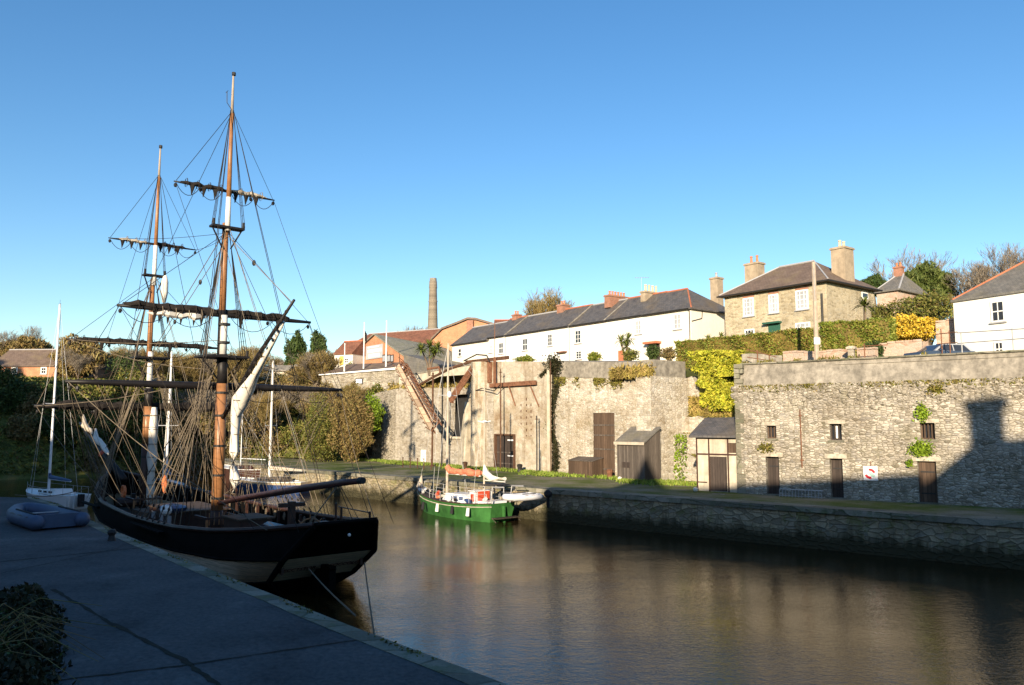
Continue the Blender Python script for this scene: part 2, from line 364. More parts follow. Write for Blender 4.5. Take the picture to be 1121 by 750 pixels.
M['redpaint'] = m_plain('red_paint', (.50, .07, .03), .6, .3, .1, 3)
M['greyrubber'] = m_plain('grey_inflatable_rubber', (.065, .09, .15), .55, .35, .12, 2)
M['whiterubber'] = m_plain('white_inflatable_rubber', (.66, .66, .68), .5, .35, .1, 2)
M['black'] = m_plain('black_rubber', (.02, .02, .022), .7, .2, .2, 3)
M['aluminium'] = m_plain('aluminium_mast', (.70, .71, .73), .4, .5, .05, 2)
M['buoy'] = m_plain('orange_buoy', (.55, .16, .06), .6, .3, .1, 2)
M['signwhite'] = m_plain('white_sign', (.82, .82, .82), .6, .3, .03, 2)
M['signred'] = m_plain('red_sign_paint', (.60, .03, .04), .6, .3, .05, 2)
M['signgreen'] = m_plain('pale_green_sign_paint', (.42, .62, .55), .6, .3, .05, 2)
M['signgrey'] = m_plain('grey_sign', (.38, .42, .46), .6, .3, .05, 2)
M['carpaint'] = m_plain('dark_blue_car_paint', (.04, .06, .10), .25, .6, .05, 1)
M['carsilver'] = m_plain('silver_car_paint', (.35, .37, .40), .3, .6, .05, 1)
M['greenpaint'] = m_plain('dark_green_paint', (.03, .10, .07), .5, .3, .1, 1)
M['yellow'] = m_plain('yellow_paint', (.75, .55, .12), .6, .3, .1, 2)
M['road'] = m_ground('road_gravel', [(.10, .095, .085), (.16, .15, .13), (.20, .185, .16)], .6)
M['quaytop'] = m_ground('quay_grass_and_gravel', [(.05, .075, .018), (.10, .13, .03), (.21, .19, .13), (.28, .25, .19)], .22)
M['concrete'] = m_ground('worn_concrete', [(.03, .031, .034), (.075, .077, .081), (.10, .103, .107), (.17, .172, .17)], .28, .6)
M['joint'] = m_ground('tar_joint', [(.02, .022, .02), (.035, .04, .03)], 2)
M['grassground'] = m_ground('rough_grass', [(.055, .06, .02), (.10, .11, .03), (.17, .13, .06)], .3)
M['bankground'] = m_ground('bank_undergrowth', [(.035, .035, .015), (.08, .07, .025), (.15, .10, .05)], .4)
M['farhill'] = m_ground('distant_fields', [(.05, .06, .025), (.09, .09, .04), (.12, .11, .06)], .02)
M['bark'] = m_plain('bark', (.15, .115, .085), .95, .05, .3, 3)
M['twig'] = m_leaf('bare_twigs', [(.13, .105, .08), (.20, .165, .125), (.29, .25, .20)])
M['twigred'] = m_leaf('russet_twigs', [(.12, .08, .032), (.20, .135, .05), (.27, .20, .08), (.15, .14, .04)])
M['hedge'] = m_leaf('hedge_leaves', [(.06, .095, .012), (.13, .17, .02), (.20, .22, .035), (.22, .19, .045)])
M['hedgebrown'] = m_leaf('browned_hedge_leaves', [(.09, .075, .02), (.16, .12, .03), (.23, .15, .05)])
M['ivy'] = m_leaf('yellow_green_ivy', [(.17, .22, .015), (.38, .38, .03), (.50, .44, .05), (.26, .30, .03)])
M['golden'] = m_leaf('golden_leaves', [(.42, .26, .02), (.62, .42, .04), (.70, .50, .08)])
M['evergreen'] = m_leaf('evergreen_leaves', [(.018, .035, .010), (.045, .075, .02), (.08, .11, .03)])
M['bushgreen'] = m_leaf('bush_leaves', [(.05, .065, .015), (.11, .125, .025), (.18, .18, .04), (.14, .09, .035)])
M['bushbrown'] = m_leaf('autumn_bush_leaves', [(.10, .07, .028), (.17, .115, .045), (.23, .175, .075), (.10, .11, .03)])
M['moss'] = m_leaf('moss_tufts', [(.09, .09, .015), (.17, .16, .03), (.22, .16, .06)])
M['freshgreen'] = m_leaf('fresh_green_leaves', [(.10, .17, .015), (.20, .28, .02)])
M['drygrass'] = m_leaf('dry_grass', [(.22, .18, .04), (.33, .23, .08), (.30, .26, .06)])
M['grass'] = m_leaf('grass_blades', [(.09, .15, .015), (.16, .23, .03), (.24, .26, .06)])
M['palm'] = m_leaf('palm_leaves', [(.05, .08, .012), (.12, .16, .03), (.20, .20, .05)])
# water
m, nt, b = NM('dock_water'); M['water'] = m
b.inputs['Base Color'].default_value = (.022, .013, .004, 1); b.inputs['Roughness'].default_value = .0; b.inputs['IOR'].default_value = 1.33
b.inputs['Specular IOR Level'].default_value = .5
tc = nd(nt, 'ShaderNodeTexCoord')
w1 = noise(nt, tc.outputs['Object'], 3.2, 4, .55, (1.0, 1.5, 1)); w2 = noise(nt, tc.outputs['Object'], 9.5, 2, .5, (1.0, 1.8, 1)); w3 = noise(nt, tc.outputs['Object'], .16, 4, .6, (1, 1.6, 1))
a = nd(nt, 'ShaderNodeMath', _operation='MULTIPLY_ADD'); nt.links.new(w1, a.inputs[0]); a.inputs[1].default_value = 1.0
a2 = nd(nt, 'ShaderNodeMath', _operation='MULTIPLY'); nt.links.new(w2, a2.inputs[0]); a2.inputs[1].default_value = .6; nt.links.new(a2.outputs[0], a.inputs[2])
st = ramp(nt, [(.36, .5), (.62, 1.1)]); nt.links.new(w3, st.inputs[0])
a3 = nd(nt, 'ShaderNodeMath', _operation='MULTIPLY'); nt.links.new(a.outputs[0], a3.inputs[0]); nt.links.new(st.outputs[0], a3.inputs[1])
bump(nt, b, a3.outputs[0], 1.0, .013); b.inputs['Specular Tint'].default_value = (1, .80, .52, 1)

# ---------------------------------------------------------------- foliage
def leafobj(name, C, size, mat, parent=None, world=False, stretch=1.6, up=0.0, loc=None, kind=None, tri=False):
    C = np.asarray(C, float); n = len(C)
    if world and parent is not None:
        c, s_ = math.cos(-parent.rotation_euler.z), math.sin(-parent.rotation_euler.z); L = parent.location
        D = C-np.array([L.x, L.y, L.z]); C = np.stack([D[:, 0]*c-D[:, 1]*s_, D[:, 0]*s_+D[:, 1]*c, D[:, 2]], 1)
    A = NR.normal(size=(n, 3)); A[:, 2] += up*2; A /= np.linalg.norm(A, axis=1)[:, None]
    Bv = np.cross(A, NR.normal(size=(n, 3))); Bv /= np.linalg.norm(Bv, axis=1)[:, None]
    s = size*NR.uniform(.55, 1.35, size=(n, 1)); a = A*s*stretch/2; b_ = Bv*s/stretch**.5/2
    V = np.stack([C-a, C+b_*1.0, C+a, C-b_], 1).reshape(-1, 3)
    me = bpy.data.meshes.new(name); me.vertices.add(4*n); me.vertices.foreach_set('co', V.ravel())
    me.loops.add(4*n); me.loops.foreach_set('vertex_index', np.arange(4*n, dtype=np.int32))
    me.polygons.add(n); me.polygons.foreach_set('loop_start', np.arange(0, 4*n, 4, dtype=np.int32)); me.polygons.foreach_set('loop_total', np.full(n, 4, np.int32))
    me.materials.append(mat); me.update(calc_edges=True)
    o = bpy.data.objects.new(name, me); COL.objects.link(o)
    if parent is not None: o.parent = parent
    if loc: o.location = loc
    return o
def ell(c, r, n, thick=.22):
    """points in the outer skin of a lumpy ellipsoid"""
    D = NR.normal(size=(n, 3)); D /= np.linalg.norm(D, axis=1)[:, None]
    k = 1-np.abs(NR.normal(size=n))*thick
    ph = NR.uniform(0, 6.28, 4)
    lump = 1+.13*np.sin(D[:, 0]*5+ph[0])+.12*np.sin(D[:, 1]*6+ph[1])+.10*np.sin(D[:, 2]*7+ph[2])+.08*np.sin((D[:, 0]+D[:, 2])*11+ph[3])
    return np.array(c)+D*np.array(r)*(k*lump)[:, None]
def boxpts(x0, x1, y0, y1, z0, z1, n, skin=.12):
    P = NR.uniform((x0, y0, z0), (x1, y1, z1), size=(n, 3)); f = NR.integers(0, 6, n); w = np.abs(NR.normal(size=n))*skin
    a = np.array([abs(y1-y0)*(z1-z0)]*2+[(x1-x0)*(z1-z0)]*2+[(x1-x0)*abs(y1-y0)]*1, float); f = NR.choice(5, n, p=a/a.sum())
    P[f == 0, 0] = x0+w[f == 0]; P[f == 1, 0] = x1-w[f == 1]; P[f == 2, 1] = y0+w[f == 2]; P[f == 3, 1] = y1-w[f == 3]; P[f == 4, 2] = z1-w[f == 4]
    return P+NR.normal(size=(n, 3))*.05
def bare_mesh(seed, H, levels=6, spread=.55, trunk=.28, tw=.025, split=3, tr=.3, upb=.25, thin=.62):
    rr = random.Random(seed); T = MB(); B = MB()
    def grow(p, d, L, r, lv):
        k = 3 if lv < 3 else 2; pts = [p]; q = p.copy(); dd = d.copy()
        for i in range(k):
            dd = (dd+Vector((rr.gauss(0, .12), rr.gauss(0, .12), rr.gauss(0, .08)+.04))).normalized(); q = q+dd*(L/k); pts.append(q.copy())
        r2 = max(r*thin, tw*.5)
        if r > .045:
            tgt = T if lv <= 1 else B
            tgt.tube(pts, [r+(r2-r)*i/k for i in range(k+1)], 5 if lv < 2 else 3, caps=False)
        else:
            a = dd.cross(Vector((rr.gauss(0, 1), rr.gauss(0, 1), rr.gauss(0, 1)))).normalized()
            for i in range(k):
                B.add([pts[i]+a*r, pts[i]-a*r, pts[i+1]-a*r2, pts[i+1]+a*r2], [[0, 1, 2, 3]])
        if lv >= levels: return
        ns = split+(1 if rr.random() < .5 else 0)
        for j in range(ns):
            t = rr.uniform(.45, 1.0) if j else 1.0
            bp = pts[min(k, int(t*k+.5))]
            ax = dd.cross(Vector((rr.gauss(0, 1), rr.gauss(0, 1), rr.gauss(0, 1)))).normalized()
            nd_ = (dd*math.cos(spread)+ax*math.sin(spread)*rr.uniform(.6, 1.3)+Vector((0, 0, upb*.4))).normalized()
            grow(bp, nd_, L*rr.uniform(.62, .86), r2*rr.uniform(.75, 1.0), lv+1)
    grow(Vector((0, 0, 0)), Vector((0, 0, 1)), H*tr, trunk, 0)
    return T, B
# ================================================================= world, sun, camera
SUN_EL = math.radians(15); SX, SY = -.25, -.968
w = bpy.data.worlds.new('World'); sc.world = w; w.use_nodes = True
nt = w.node_tree; bg = nt.nodes['Background']; sky = nd(nt, 'ShaderNodeTexSky', _sky_type='NISHITA')
sky.sun_disc = False; sky.sun_elevation = SUN_EL; sky.sun_rotation = math.atan2(SX, SY); sky.altitude = 0; sky.air_density = 1.0; sky.dust_density = .35; sky.ozone_density = 2.0
hs = nd(nt, 'ShaderNodeHueSaturation', Saturation=1.27, Hue=.503); nt.links.new(sky.outputs[0], hs.inputs['Color']); nt.links.new(hs.outputs[0], bg.inputs[0]); bg.inputs[1].default_value = .107
sl = bpy.data.lights.new('sun', 'SUN'); sl.energy = 5.0; sl.angle = math.radians(.5); sl.color = (1.0, .83, .60)
so = bpy.data.objects.new('sun', sl); COL.objects.link(so)
sd = Vector((SX*math.cos(SUN_EL), SY*math.cos(SUN_EL), math.sin(SUN_EL))).normalized()
so.rotation_euler = sd.to_track_quat('Z', 'Y').to_euler()
cd = bpy.data.cameras.new('camera'); co = bpy.data.objects.new('camera', cd); COL.objects.link(co); sc.camera = co
cd.sensor_width = 36; cd.lens = F/1121*36; cd.clip_end = 6000; cd.clip_start = .1
co.location = CAM; co.rotation_euler = (math.pi/2+PIT, 0, 0)
sc.view_settings.view_transform = 'Standard'; sc.view_settings.look = 'None'; sc.view_settings.gamma = 1; sc.view_settings.exposure = .92
sc.cycles.max_bounces = 5; sc.cycles.diffuse_bounces = 2; sc.cycles.glossy_bounces = 3; sc.cycles.transmission_bounces = 2
sc.cycles.caustics_reflective = False; sc.cycles.caustics_refractive = False
try: sc.cycles.use_denoising = True
except Exception: pass

# ================================================================= survey frames
P1 = at_z(808, 540, 2); P1b = at_z(1121, 557, 2)
W1 = FR((P1.x, P1.y), (P1b.x-P1.x, P1b.y-P1.y), 2.0)
e2 = (.6115, -.7912)
A0 = at_z(716, 526.3, 2)
W2t = FR((A0.x, A0.y), e2, 2.0)
ul, _ = W2t.uz(400, 480)
W2 = W2t.sub(ul); W2L = -ul          # origin at the far left end of the long wall; pier front at u = W2L

# ---------------- water
water = MB().quad((-400, -60, 0), (400, -60, 0), (400, 400, 0), (-400, 400, 0)).build('water', M['water']); tag(water, kind='structure')

# ---------------- far quay
qe = [(60, .8), (22, 33.7), (1.8, 51.2), (-7.2, 61.2), (-20.5, 74.4), (-31, 87.5), (-36, 97)]
back = [(-30, 108), (-5, 100), (30, 70), (80, 30), (80, 5)]
o = MB().prism(qe+back, -3, 2.0).build('quay', [M['quaytop']]); tag(o, kind='structure')
# facing and coping of the quay, butted in front of it
def strip(name, pts, off0, off1, z0, z1, mat, bev=0, kind='structure', n_=1):
    mb = MB()
    def offs(o_):
        r = []
        for i, p in enumerate(pts):
            a = Vector(pts[max(0, i-1)]); b_ = Vector(pts[min(len(pts)-1, i+1)]); d = (b_-a).normalized(); n = Vector((d.y, -d.x))
            r.append((p[0]+n.x*o_, p[1]+n.y*o_))
        return r
    A = offs(off0); B = offs(off1)
    for i in range(len(pts)-1):
        mb.quad((*A[i], z0), (*A[i+1], z0), (*A[i+1], z1), (*A[i], z1)); mb.quad((*A[i], z1), (*A[i+1], z1), (*B[i+1], z1), (*B[i], z1))
        mb.quad((*B[i+1], z0), (*B[i], z0), (*B[i], z1), (*B[i+1], z1)); mb.quad((*A[i+1], z0), (*A[i], z0), (*B[i], z0), (*B[i+1], z0))
    o = mb.build(name, mat)
    if kind: tag(o, kind=kind)
    return o
def dense(pts, step, jit=0.0):
    r = []
    for a, b_ in zip(pts, pts[1:]):
        L = math.dist(a, b_); k = max(1, int(L/step))
        for i in range(k):
            t = i/k; r.append((a[0]+(b_[0]-a[0])*t+R.uniform(-jit, jit), a[1]+(b_[1]-a[1])*t+R.uniform(-jit, jit)))
    r.append(pts[-1]); return r
qd = dense(qe, 1.6, .05)
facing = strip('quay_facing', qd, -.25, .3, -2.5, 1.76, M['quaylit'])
cop = strip('quay_coping', dense(qe, 1.5, .02), -.36, .9, 1.76, 2.03, M['coping'])
# near quay
ne = [(14, -4), (6.1, 5.2), (.3, 12.3), (-3.4, 16.5), (-7.8, 21.7), (-13.6, 28.6), (-19, 35.2), (-23.6, 41.2), (-27, 44.8)]
o = MB().prism(ne+[(-44, 48.5), (-80, 60), (-90, 10), (-60, -30), (20, -30)], -3, 2.0).build('quay', [M['concrete']]); tag(o, kind='structure')
strip('quay_coping', dense(ne, 1.4, .02), .10, -.35, 1.6, 2.012, M['coping'])
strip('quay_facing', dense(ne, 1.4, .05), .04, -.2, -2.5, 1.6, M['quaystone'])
def joint(name, pix, wd, z=2.006):
    P = [at_z(x, y, z) for x, y in pix]; Q = []
    for a, b_ in zip(P, P[1:]):
        for i in range(14): Q.append(a.lerp(b_, i/14)+Vector((R.uniform(-.02, .02), R.uniform(-.02, .02), 0)))
    Q.append(P[-1]); mb = MB(); L = []; Rr = []
    for i, p in enumerate(Q):
        d = (Q[min(i+1, len(Q)-1)]-Q[max(0, i-1)]).normalized(); n = Vector((-d.y, d.x, 0)); ww = wd*R.uniform(.5, 1.5)/2
        L.append(p+n*ww); Rr.append(p-n*ww)
    for i in range(len(Q)-1): mb.quad(L[i], Rr[i], Rr[i+1], L[i+1])
    return tag(mb.build(name, M['joint']), kind='structure')
joint('quay_joint', [(-60, 620), (0, 615), (90, 606), (170, 598)], .09)
joint('quay_joint', [(-20, 632), (75, 612), (130, 600)], .035, 2.010)
joint('quay_joint', [(58, 645), (120, 681), (200, 722), (260, 765)], .10)
joint('quay_joint', [(60, 745), (195, 729), (420, 696)], .05, 2.010)

# ---------------- upper ground behind the long walls (terrain strips running back from the wall line)
z1top = 9.75
def prof_hi(z0, zg): return [(0.3, z0-.25), (6, z0), (11, max(z0+.6, zg-1.2)), (19, zg), (60, zg+.6), (180, zg+2), (700, 22), (3500, 20)]
def w2(u, y=0): p = W2.w(u, y); return (p.x, p.y)
def w1(u, y=0): p = W1.w(u, y); return (p.x, p.y)
rows = []
rows.append(((110, -35), (.6, .8), prof_hi(z1top, 11)))
rows.append((w1(20), (.6, .8), prof_hi(z1top, 11)))
rows.append((w1(11.5), (.63, .77), prof_hi(z1top, 10.6)))
rows.append((w1(6), (.66, .75), prof_hi(z1top, 11.3)))
rows.append((w1(.4, .6), (.7, .714), prof_hi(z1top-.1, 12.2)))
rows.append((w1(-.6, 4.6), (.72, .69), prof_hi(9.7, 12.3)))
rows.append((w2(W2L+.4, 4.6), (.78, .62), prof_hi(9.9, 12.5)))
rows.append((w2(W2L-1.5), (.78, .62), prof_hi(10.6, 12.6)))
rows.append((w2(W2L-15), (.78, .62), prof_hi(11.2, 12.8)))
rows.append((w2(16), (.75, .66), prof_hi(11.4, 12.9)))
rows.append((w2(11), (.7, .7), prof_hi(10.4, 12.9)))
rows.append((w2(5), (.6, .8), prof_hi(8.6, 12.8)))
def prof_bank(z0, k=1.0): return [(0, z0), (1.5, z0+1.2), (6*k, 5.2), (12*k, 9.2), (18*k, 11.3), (32*k, 12.8), (90, 13.5), (180, 14.5), (700, 24), (3500, 20)]
def rs(pr, n=8): return pr
rows.append(((-18.3, 90.5), (.4, .9), prof_bank(1.8)))
rows.append(((-24, 93), (.2, 1), prof_bank(1.9, .9)))
rows.append(((-30, 98), (0, 1), prof_bank(1.9, .8)))
rows.append(((-38, 99), (-.1, 1), prof_bank(1.0, .8)))
rows.append(((-50, 92), (-.2, 1), prof_bank(-.5)))
rows.append(((-66, 80), (-.35, .95), prof_bank(-.5, 1.1)))
rows.append(((-95, 66), (-.6, .8), prof_bank(-.5, 1.2)))
rows.append(((-220, 30), (-.9, .4), prof_bank(-.5, 1.2)))
def interp(pr, t):
    for (a, za), (b_, zb) in zip(pr, pr[1:]):
        if t <= b_: return za+(zb-za)*(t-a)/(b_-a)
    return pr[-1][1]
D = [.3, 1.5, 3, 6, 9, 12, 15, 19, 25, 32, 45, 60, 90, 130, 180, 300, 700, 3500]
mb = MB(); vs = []
for (p, d, pr) in rows:
    l = math.hypot(*d)
    for t in D: vs.append((p[0]+d[0]/l*t, p[1]+d[1]/l*t, interp(pr, t)+(R.uniform(-.12, .12) if 2 < t < 40 else 0)))
nD = len(D); fs = []
for i in range(len(rows)-1):
    for j in range(nD-1): fs.append([i*nD+j, i*nD+j+1, (i+1)*nD+j+1, (i+1)*nD+j][::-1])
mb.add(vs, fs); hill = tag(mb.build('hill', M['grassground'], smooth=True), kind='structure')
from mathutils.bvhtree import BVHTree
_bvh = BVHTree.FromPolygons([Vector(v) for v in vs], fs)
def gz(x, y, default=2.0):
    h = _bvh.ray_cast(Vector((x, y, 300)), Vector((0, 0, -1)))
    return h[0].z if h[0] else default

# ---------------- ground behind the camera, rising to the houses that throw the long shadow
sv = Vector((-SX, -SY)).normalized()      # direction the light travels
swv = Vector((sv.y, -sv.x))               # sideways, to the right
def WV(w_, v_): return (sv.x*v_+swv.x*w_, sv.y*v_+swv.y*w_)
def hnear(w_, v_):
    b_ = max(-v_-5, min(-w_-46, 36-v_))
    if b_ < -3: return -4
    if b_ < 1: return -3+(b_+3)/4*4.9
    return 1.9+8.5*(1-math.exp(-max(0, b_-1)/7.5))+max(0, b_-30)*.05
mb = MB(); ws = list(range(-220, 221, 5)); vl = [-1200, -500, -250]+list(range(-160, 61, 5)); vs2 = []
for w_ in ws:
    for v_ in vl: x, y = WV(w_*(1 if abs(w_) < 200 else 4), v_); vs2.append((x, y, hnear(w_, v_)))
k = len(vl)
mb.add(vs2, [[i*k+j, (i+1)*k+j, (i+1)*k+j+1, i*k+j+1] for i in range(len(ws)-1) for j in range(k-1)])
tag(mb.build('hill', M['grassground'], smooth=True), kind='structure')
HF = FR(WV(0, -14), (swv.x, swv.y), 0)    # frame of that row of houses; n points with the light
def near_house(w0, w1_, zr, ze, dep, label, wall, roof, hipR=0, extras=()):
    fr = FR((HF.w(w0).x, HF.w(w0).y), (swv.x, swv.y), 4.0); t = root(fr, 'house', label, 'house'); L = w1_-w0
    MB().box(0, L, -dep/2, dep/2, 0, ze-4).build('wall', wall, t)
    mb = MB(); a = dep/2+.3
    for s_ in (-1, 1): pass
    zl, zh = ze-4.05, zr-4
    hl = extras[0] if extras else 0
    v = [(-.1, -a, zl), (L+.1, -a, zl), (L+.1, a, zl), (-.1, a, zl), (hl, 0, zh), (L-hipR, 0, zh)]
    mb.add(v, [[0, 1, 5, 4], [2, 3, 4, 5], [1, 2, 5], [3, 0, 4], [3, 2, 1, 0]]); mb.build('roof', roof, t)
    for i in range(int(L/3.2)):
        x = 1.6+i*3.2
        for zz in (6.2, 9.0):
            if zz+1.4 < ze-4: 
                wdo = MB().box(x-.5, x+.5, dep/2-.02, dep/2+.05, zz, zz+1.4).build('window', M['trim'], t); MB().box(x-.42, x+.42, dep/2+.05, dep/2+.07, zz+.08, zz+1.32).build('pane', M['glass'], wdo)
    return t, fr
hA, fA = near_house(-10.6, 10.6, 19.6, 16.2, 8, 'long grey house behind the near quay, second from the right in its row', M['cement'], M['slate'])
mb = MB(); x = -4.9+10.6; mb.add([(x-2.2, -3, 14.0), (x+2.2, -3, 14.0), (x, -3, 18.2), (x-2.2, 3, 14.0), (x+2.2, 3, 14.0), (x, 3, 18.2)], [[0, 1, 2], [5, 4, 3], [0, 2, 5, 3], [1, 4, 5, 2], [0, 3, 4, 1]]); mb.build('gable', M['slate'], hA)
hB, fB = near_house(10.45, 48, 21.0, 17.6, 9, 'tall white house behind the near quay with one big chimney', M['white'], M['slate'], 3, (2.4,))
x = 13.3-10.45; MB().box(x-.75, x+.75, -.6, .6, 14, 18.7).box(x-.9, x+.9, -.75, .75, 18.72, 18.95).build('chimney', M['chimcement'], hB)
hC, fC = near_house(-62, -39, 22.0, 18.5, 9, 'long warehouse behind the near quay, left of the low store', M['rubble'], M['slate'])
hD, fD = near_house(-28.6, -10.3, 14.9, 13.2, 7, 'low stone store between the grey house and the long warehouse', M['rubble'], M['slate'])
hE, fE = near_house(-39.2, -28.2, 19.7, 16.4, 8.4, 'square stone house between the low store and the long warehouse', M['housestone'], M['slatelight'])
# trees on the left slope, out of frame, that keep the head of the dock in shade
shade_src = None
for i in range(19):
    w_ = -60-i*5.5+R.uniform(-2, 2); v_ = 10+R.uniform(0, 18); x, y = WV(w_, v_); z = hnear(w_, v_)
    if shade_src is None:
        t = empty('evergreen_tree', (x, y, z)); H = 15
        MB().tube([(0, 0, -1), (0, 0, 6), (.3, .1, 12)], [.4, .3, .12], 6).build('trunk', M['bark'], t)
        C = np.concatenate([ell((R.uniform(-2, 2), R.uniform(-2, 2), zz), (rr_, rr_, 3.0), 1300, .35) for zz, rr_ in ((5, 4.4), (8, 4.2), (11, 3.4), (13.5, 2.2))])
        leafobj('crown', C, .55, M['evergreen'], t); shade_src = t
    else:
        t = copy_tree(shade_src); t.location = (x, y, z); t.rotation_euler.z = R.uniform(0, 6); t.scale = [R.uniform(1.15, 1.4)*(1+max(0, -w_-66)*.004)]*3
    tag(t, 'dark evergreen tree on the slope left of the near quay', 'tree', 'evergreens on the near slope')

# ================================================================= right-hand long wall with doors and windows
T1 = root(W1, 'stone_wall', 'long rubble harbour wall with small doors and windows, right of the half timbered hut', 'wall')
L1 = 34.0
def hole(fr, x0, x1, y0, y1):
    a, zt = fr.uz(x0, y0); b_, _ = fr.uz(x1, y0); _, zb = fr.uz((x0+x1)/2, y1); _, zt = fr.uz((x0+x1)/2, y0)
    return (a, b_, zb, zt)
win1 = [hole(W1, 839, 849.5, 466, 480), hole(W1, 908, 921, 464, 482), hole(W1, 1007, 1023, 463, 481)]
dor1 = [(lambda h: (h[0], h[1], .02, h[3]))(hole(W1, *q)) for q in ((838, 852.5, 500, 536), (908, 922, 502, 541), (1004, 1024.5, 505, 548))]
_, zs1 = W1.uz(900, 421); _, zt1 = W1.uz(900, 394)
zt1 = z1top-2
MB().walls(0, L1, 0, zs1, win1+dor1, .45, 1.2).build('wall_face', M['rubble'], T1)
# cement parapet: leans back a little, set behind the string course
mb = MB(); mb.xprism([(.10, zs1), (.10, zs1+.12), (.42, zt1), (1.1, zt1), (1.1, zs1)], .25, L1); mb.build('parapet', M['cement'], T1)
mb = MB()   # capping slabs with worn joints
x = .25
while x < L1:
    ll = R.uniform(.7, 1.5); mb.obox((min(x+ll/2, L1), .72, zt1+.045+R.uniform(-.01, .01)), ll-.02, .86, .09, 0); x += ll
mb.build('coping', M['coping'], T1)
# proud course of rough boulders under the parapet
mb = MB()
for i in range(950):
    u = R.uniform(0, L1); zz = zs1-abs(R.gauss(0, .5)); s_ = R.uniform(.12, .27)
    mb.ball((u, -.0, zz), s_, 6, 4, (R.uniform(1, 1.7), .45, R.uniform(.45, .8)), .2)
mb.build('boulder_course', M['rubble'], T1, smooth=False)
mb = MB()
for i in range(1500):
    u = R.uniform(.2, L1); zz = R.uniform(.1, zs1-.3); s_ = R.uniform(.07, .17)
    if not any(h[0]-.3 < u < h[1]+.3 and h[2]-.3 < zz < h[3]+.35 for h in win1+dor1): mb.ball((u, .015, zz), s_, 6, 4, (R.uniform(1, 1.9), .38, R.uniform(.45, .7)), .2)
mb.build('projecting_stones', M['rubble'], T1)
C = np.stack([NR.uniform(.2, L1, 5200), NR.uniform(-.16, .12, 5200), zs1+.06-np.abs(NR.normal(size=5200))*.17], 1)
keep = np.sin(C[:, 0]*1.7)+np.sin(C[:, 0]*.61+1)+NR.normal(size=5200)*.6 > -.9
leafobj('moss', C[keep], .10, M['moss'], T1)
C = []
for k in range(2600):
    u_ = R.uniform(.3, L1)
    if math.sin(u_*1.3)+math.sin(u_*3.7+1)+math.sin(u_*.45)+R.gauss(0, .3) > .9: C.append((u_, R.uniform(.25, .9), zt1+.08+abs(R.gauss(0, .07))))
leafobj('grass_tufts', C, .11, M['moss'], T1, stretch=2.6, up=.8)
# quoins at the left end
mb = MB()
for i in range(26):
    zz = i*.3; mb.box(-.03, R.choice((.28, .5)), -.03, .3, zz+.01, zz+.28)
mb.build('corner_stones', M['coping'], T1)
for i, h in enumerate(win1):
    f = MB(); a, b_, c, d = h; f.box(a, b_, .22, .32, c, c+.07).box(a, b_, .22, .32, d-.07, d).box(a, a+.07, .22, .32, c+.07, d-.07).box(b_-.07, b_, .22, .32, c+.07, d-.07)
    for k in range(1, 4 if i == 2 else 3): x = a+(b_-a)*k/(4 if i == 2 else 3); f.box(x-.035, x+.035, .22, .32, c+.07, d-.07)
    wo = f.build('window', M['browndoor'] if i != 1 else M['darkdoor'], T1)
    if i == 1: MB().box(a+(b_-a)*.36, a+(b_-a)*.62, .33, .37, c+.1, d-.12).build('pane', M['trim'], wo)
    MB().box(a, b_, .40, .44, c, d).build('pane', M['glass'], wo)
    MB().box(a-.22, b_+.22, -.05, .2, d+.003, d+.22).build('lintel', M['lintel'], T1); MB().box(a-.12, b_+.12, -.05, .2, c-.12, c-.003).build('sill', M['coping'], T1)
for i, h in enumerate(dor1):
    a, b_, c, d = h; q = .22 if i == 2 else .32
    do = MB().box(a+.04, b_-.04, q, q+.06, c, d-.06).build('door', M['darkdoor'] if i != 2 else M['browndoor'], T1)
    MB().box(a, a+.04, q-.04, q+.1, c, d).box(b_-.04, b_, q-.04, q+.1, c, d).box(a+.04, b_-.04, q-.04, q+.1, d-.06, d).build('frame', M['greyplank'], do)
    MB().box(a+.1, b_-.1, q-.02, q, c+.45, c+.52).box(a+.1, b_-.1, q-.02, q, d-.6, d-.53).build('hinge', M['iron'], do)
    MB().box(a-.25, b_+.25, -.05, .2, d+.003, d+.25).build('lintel', M['lintel'], T1); MB().box(a-.1, b_+.1, -.25, .4, -.01, .05).build('step', M['coping'], T1)
u, za = W1.uz(876, 448); _, zb = W1.uz(876, 512)
t = MB().tube([(u, -.06, zb), (u, -.06, za)], .035, 6); t.box(u-.1, u+.1, -.05, .0, za-.4, za-.34).box(u-.1, u+.1, -.05, 0, zb+.4, zb+.46); t.build('drainpipe', M['rust'], T1)
# tufts growing on the wall
for (px, py, sx_, sz_, mt, n_) in ((1010, 452, .30, .42, 'freshgreen', 420), (1009, 492, .50, .40, 'freshgreen', 600), (996, 507, .16, .16, 'freshgreen', 120), (840, 490, .45, .3, 'moss', 200), (1024, 426, .4, .3, 'moss', 240)):
    u, zz = W1.uz(px, py); t = empty('wall_plant', W1.w(u, 0, zz), W1.rot, label=None)
    lab = {(1010): 'fresh green plant growing above the right hand small window', 1009: 'bright green plant hanging over the widest dark door', 996: 'little green plant beside the lintel of the widest door', 840: 'mossy clump above the leftmost dark door', 1024: 'brown mossy clump high on the boulder course'}[px]
    tag(t, lab, 'plant')
    C = np.stack([NR.normal(size=n_)*sx_*.5, -np.abs(NR.normal(size=n_))*.12, NR.normal(size=n_)*sz_*.5], 1); leafobj('leaves', C, .11, M[mt], t)
    MB().tube([(0, .1, -sz_*.4), (0, -.06, 0), (.03, -.1, sz_*.4)], .015, 4).build('stem', M['bark'], t)
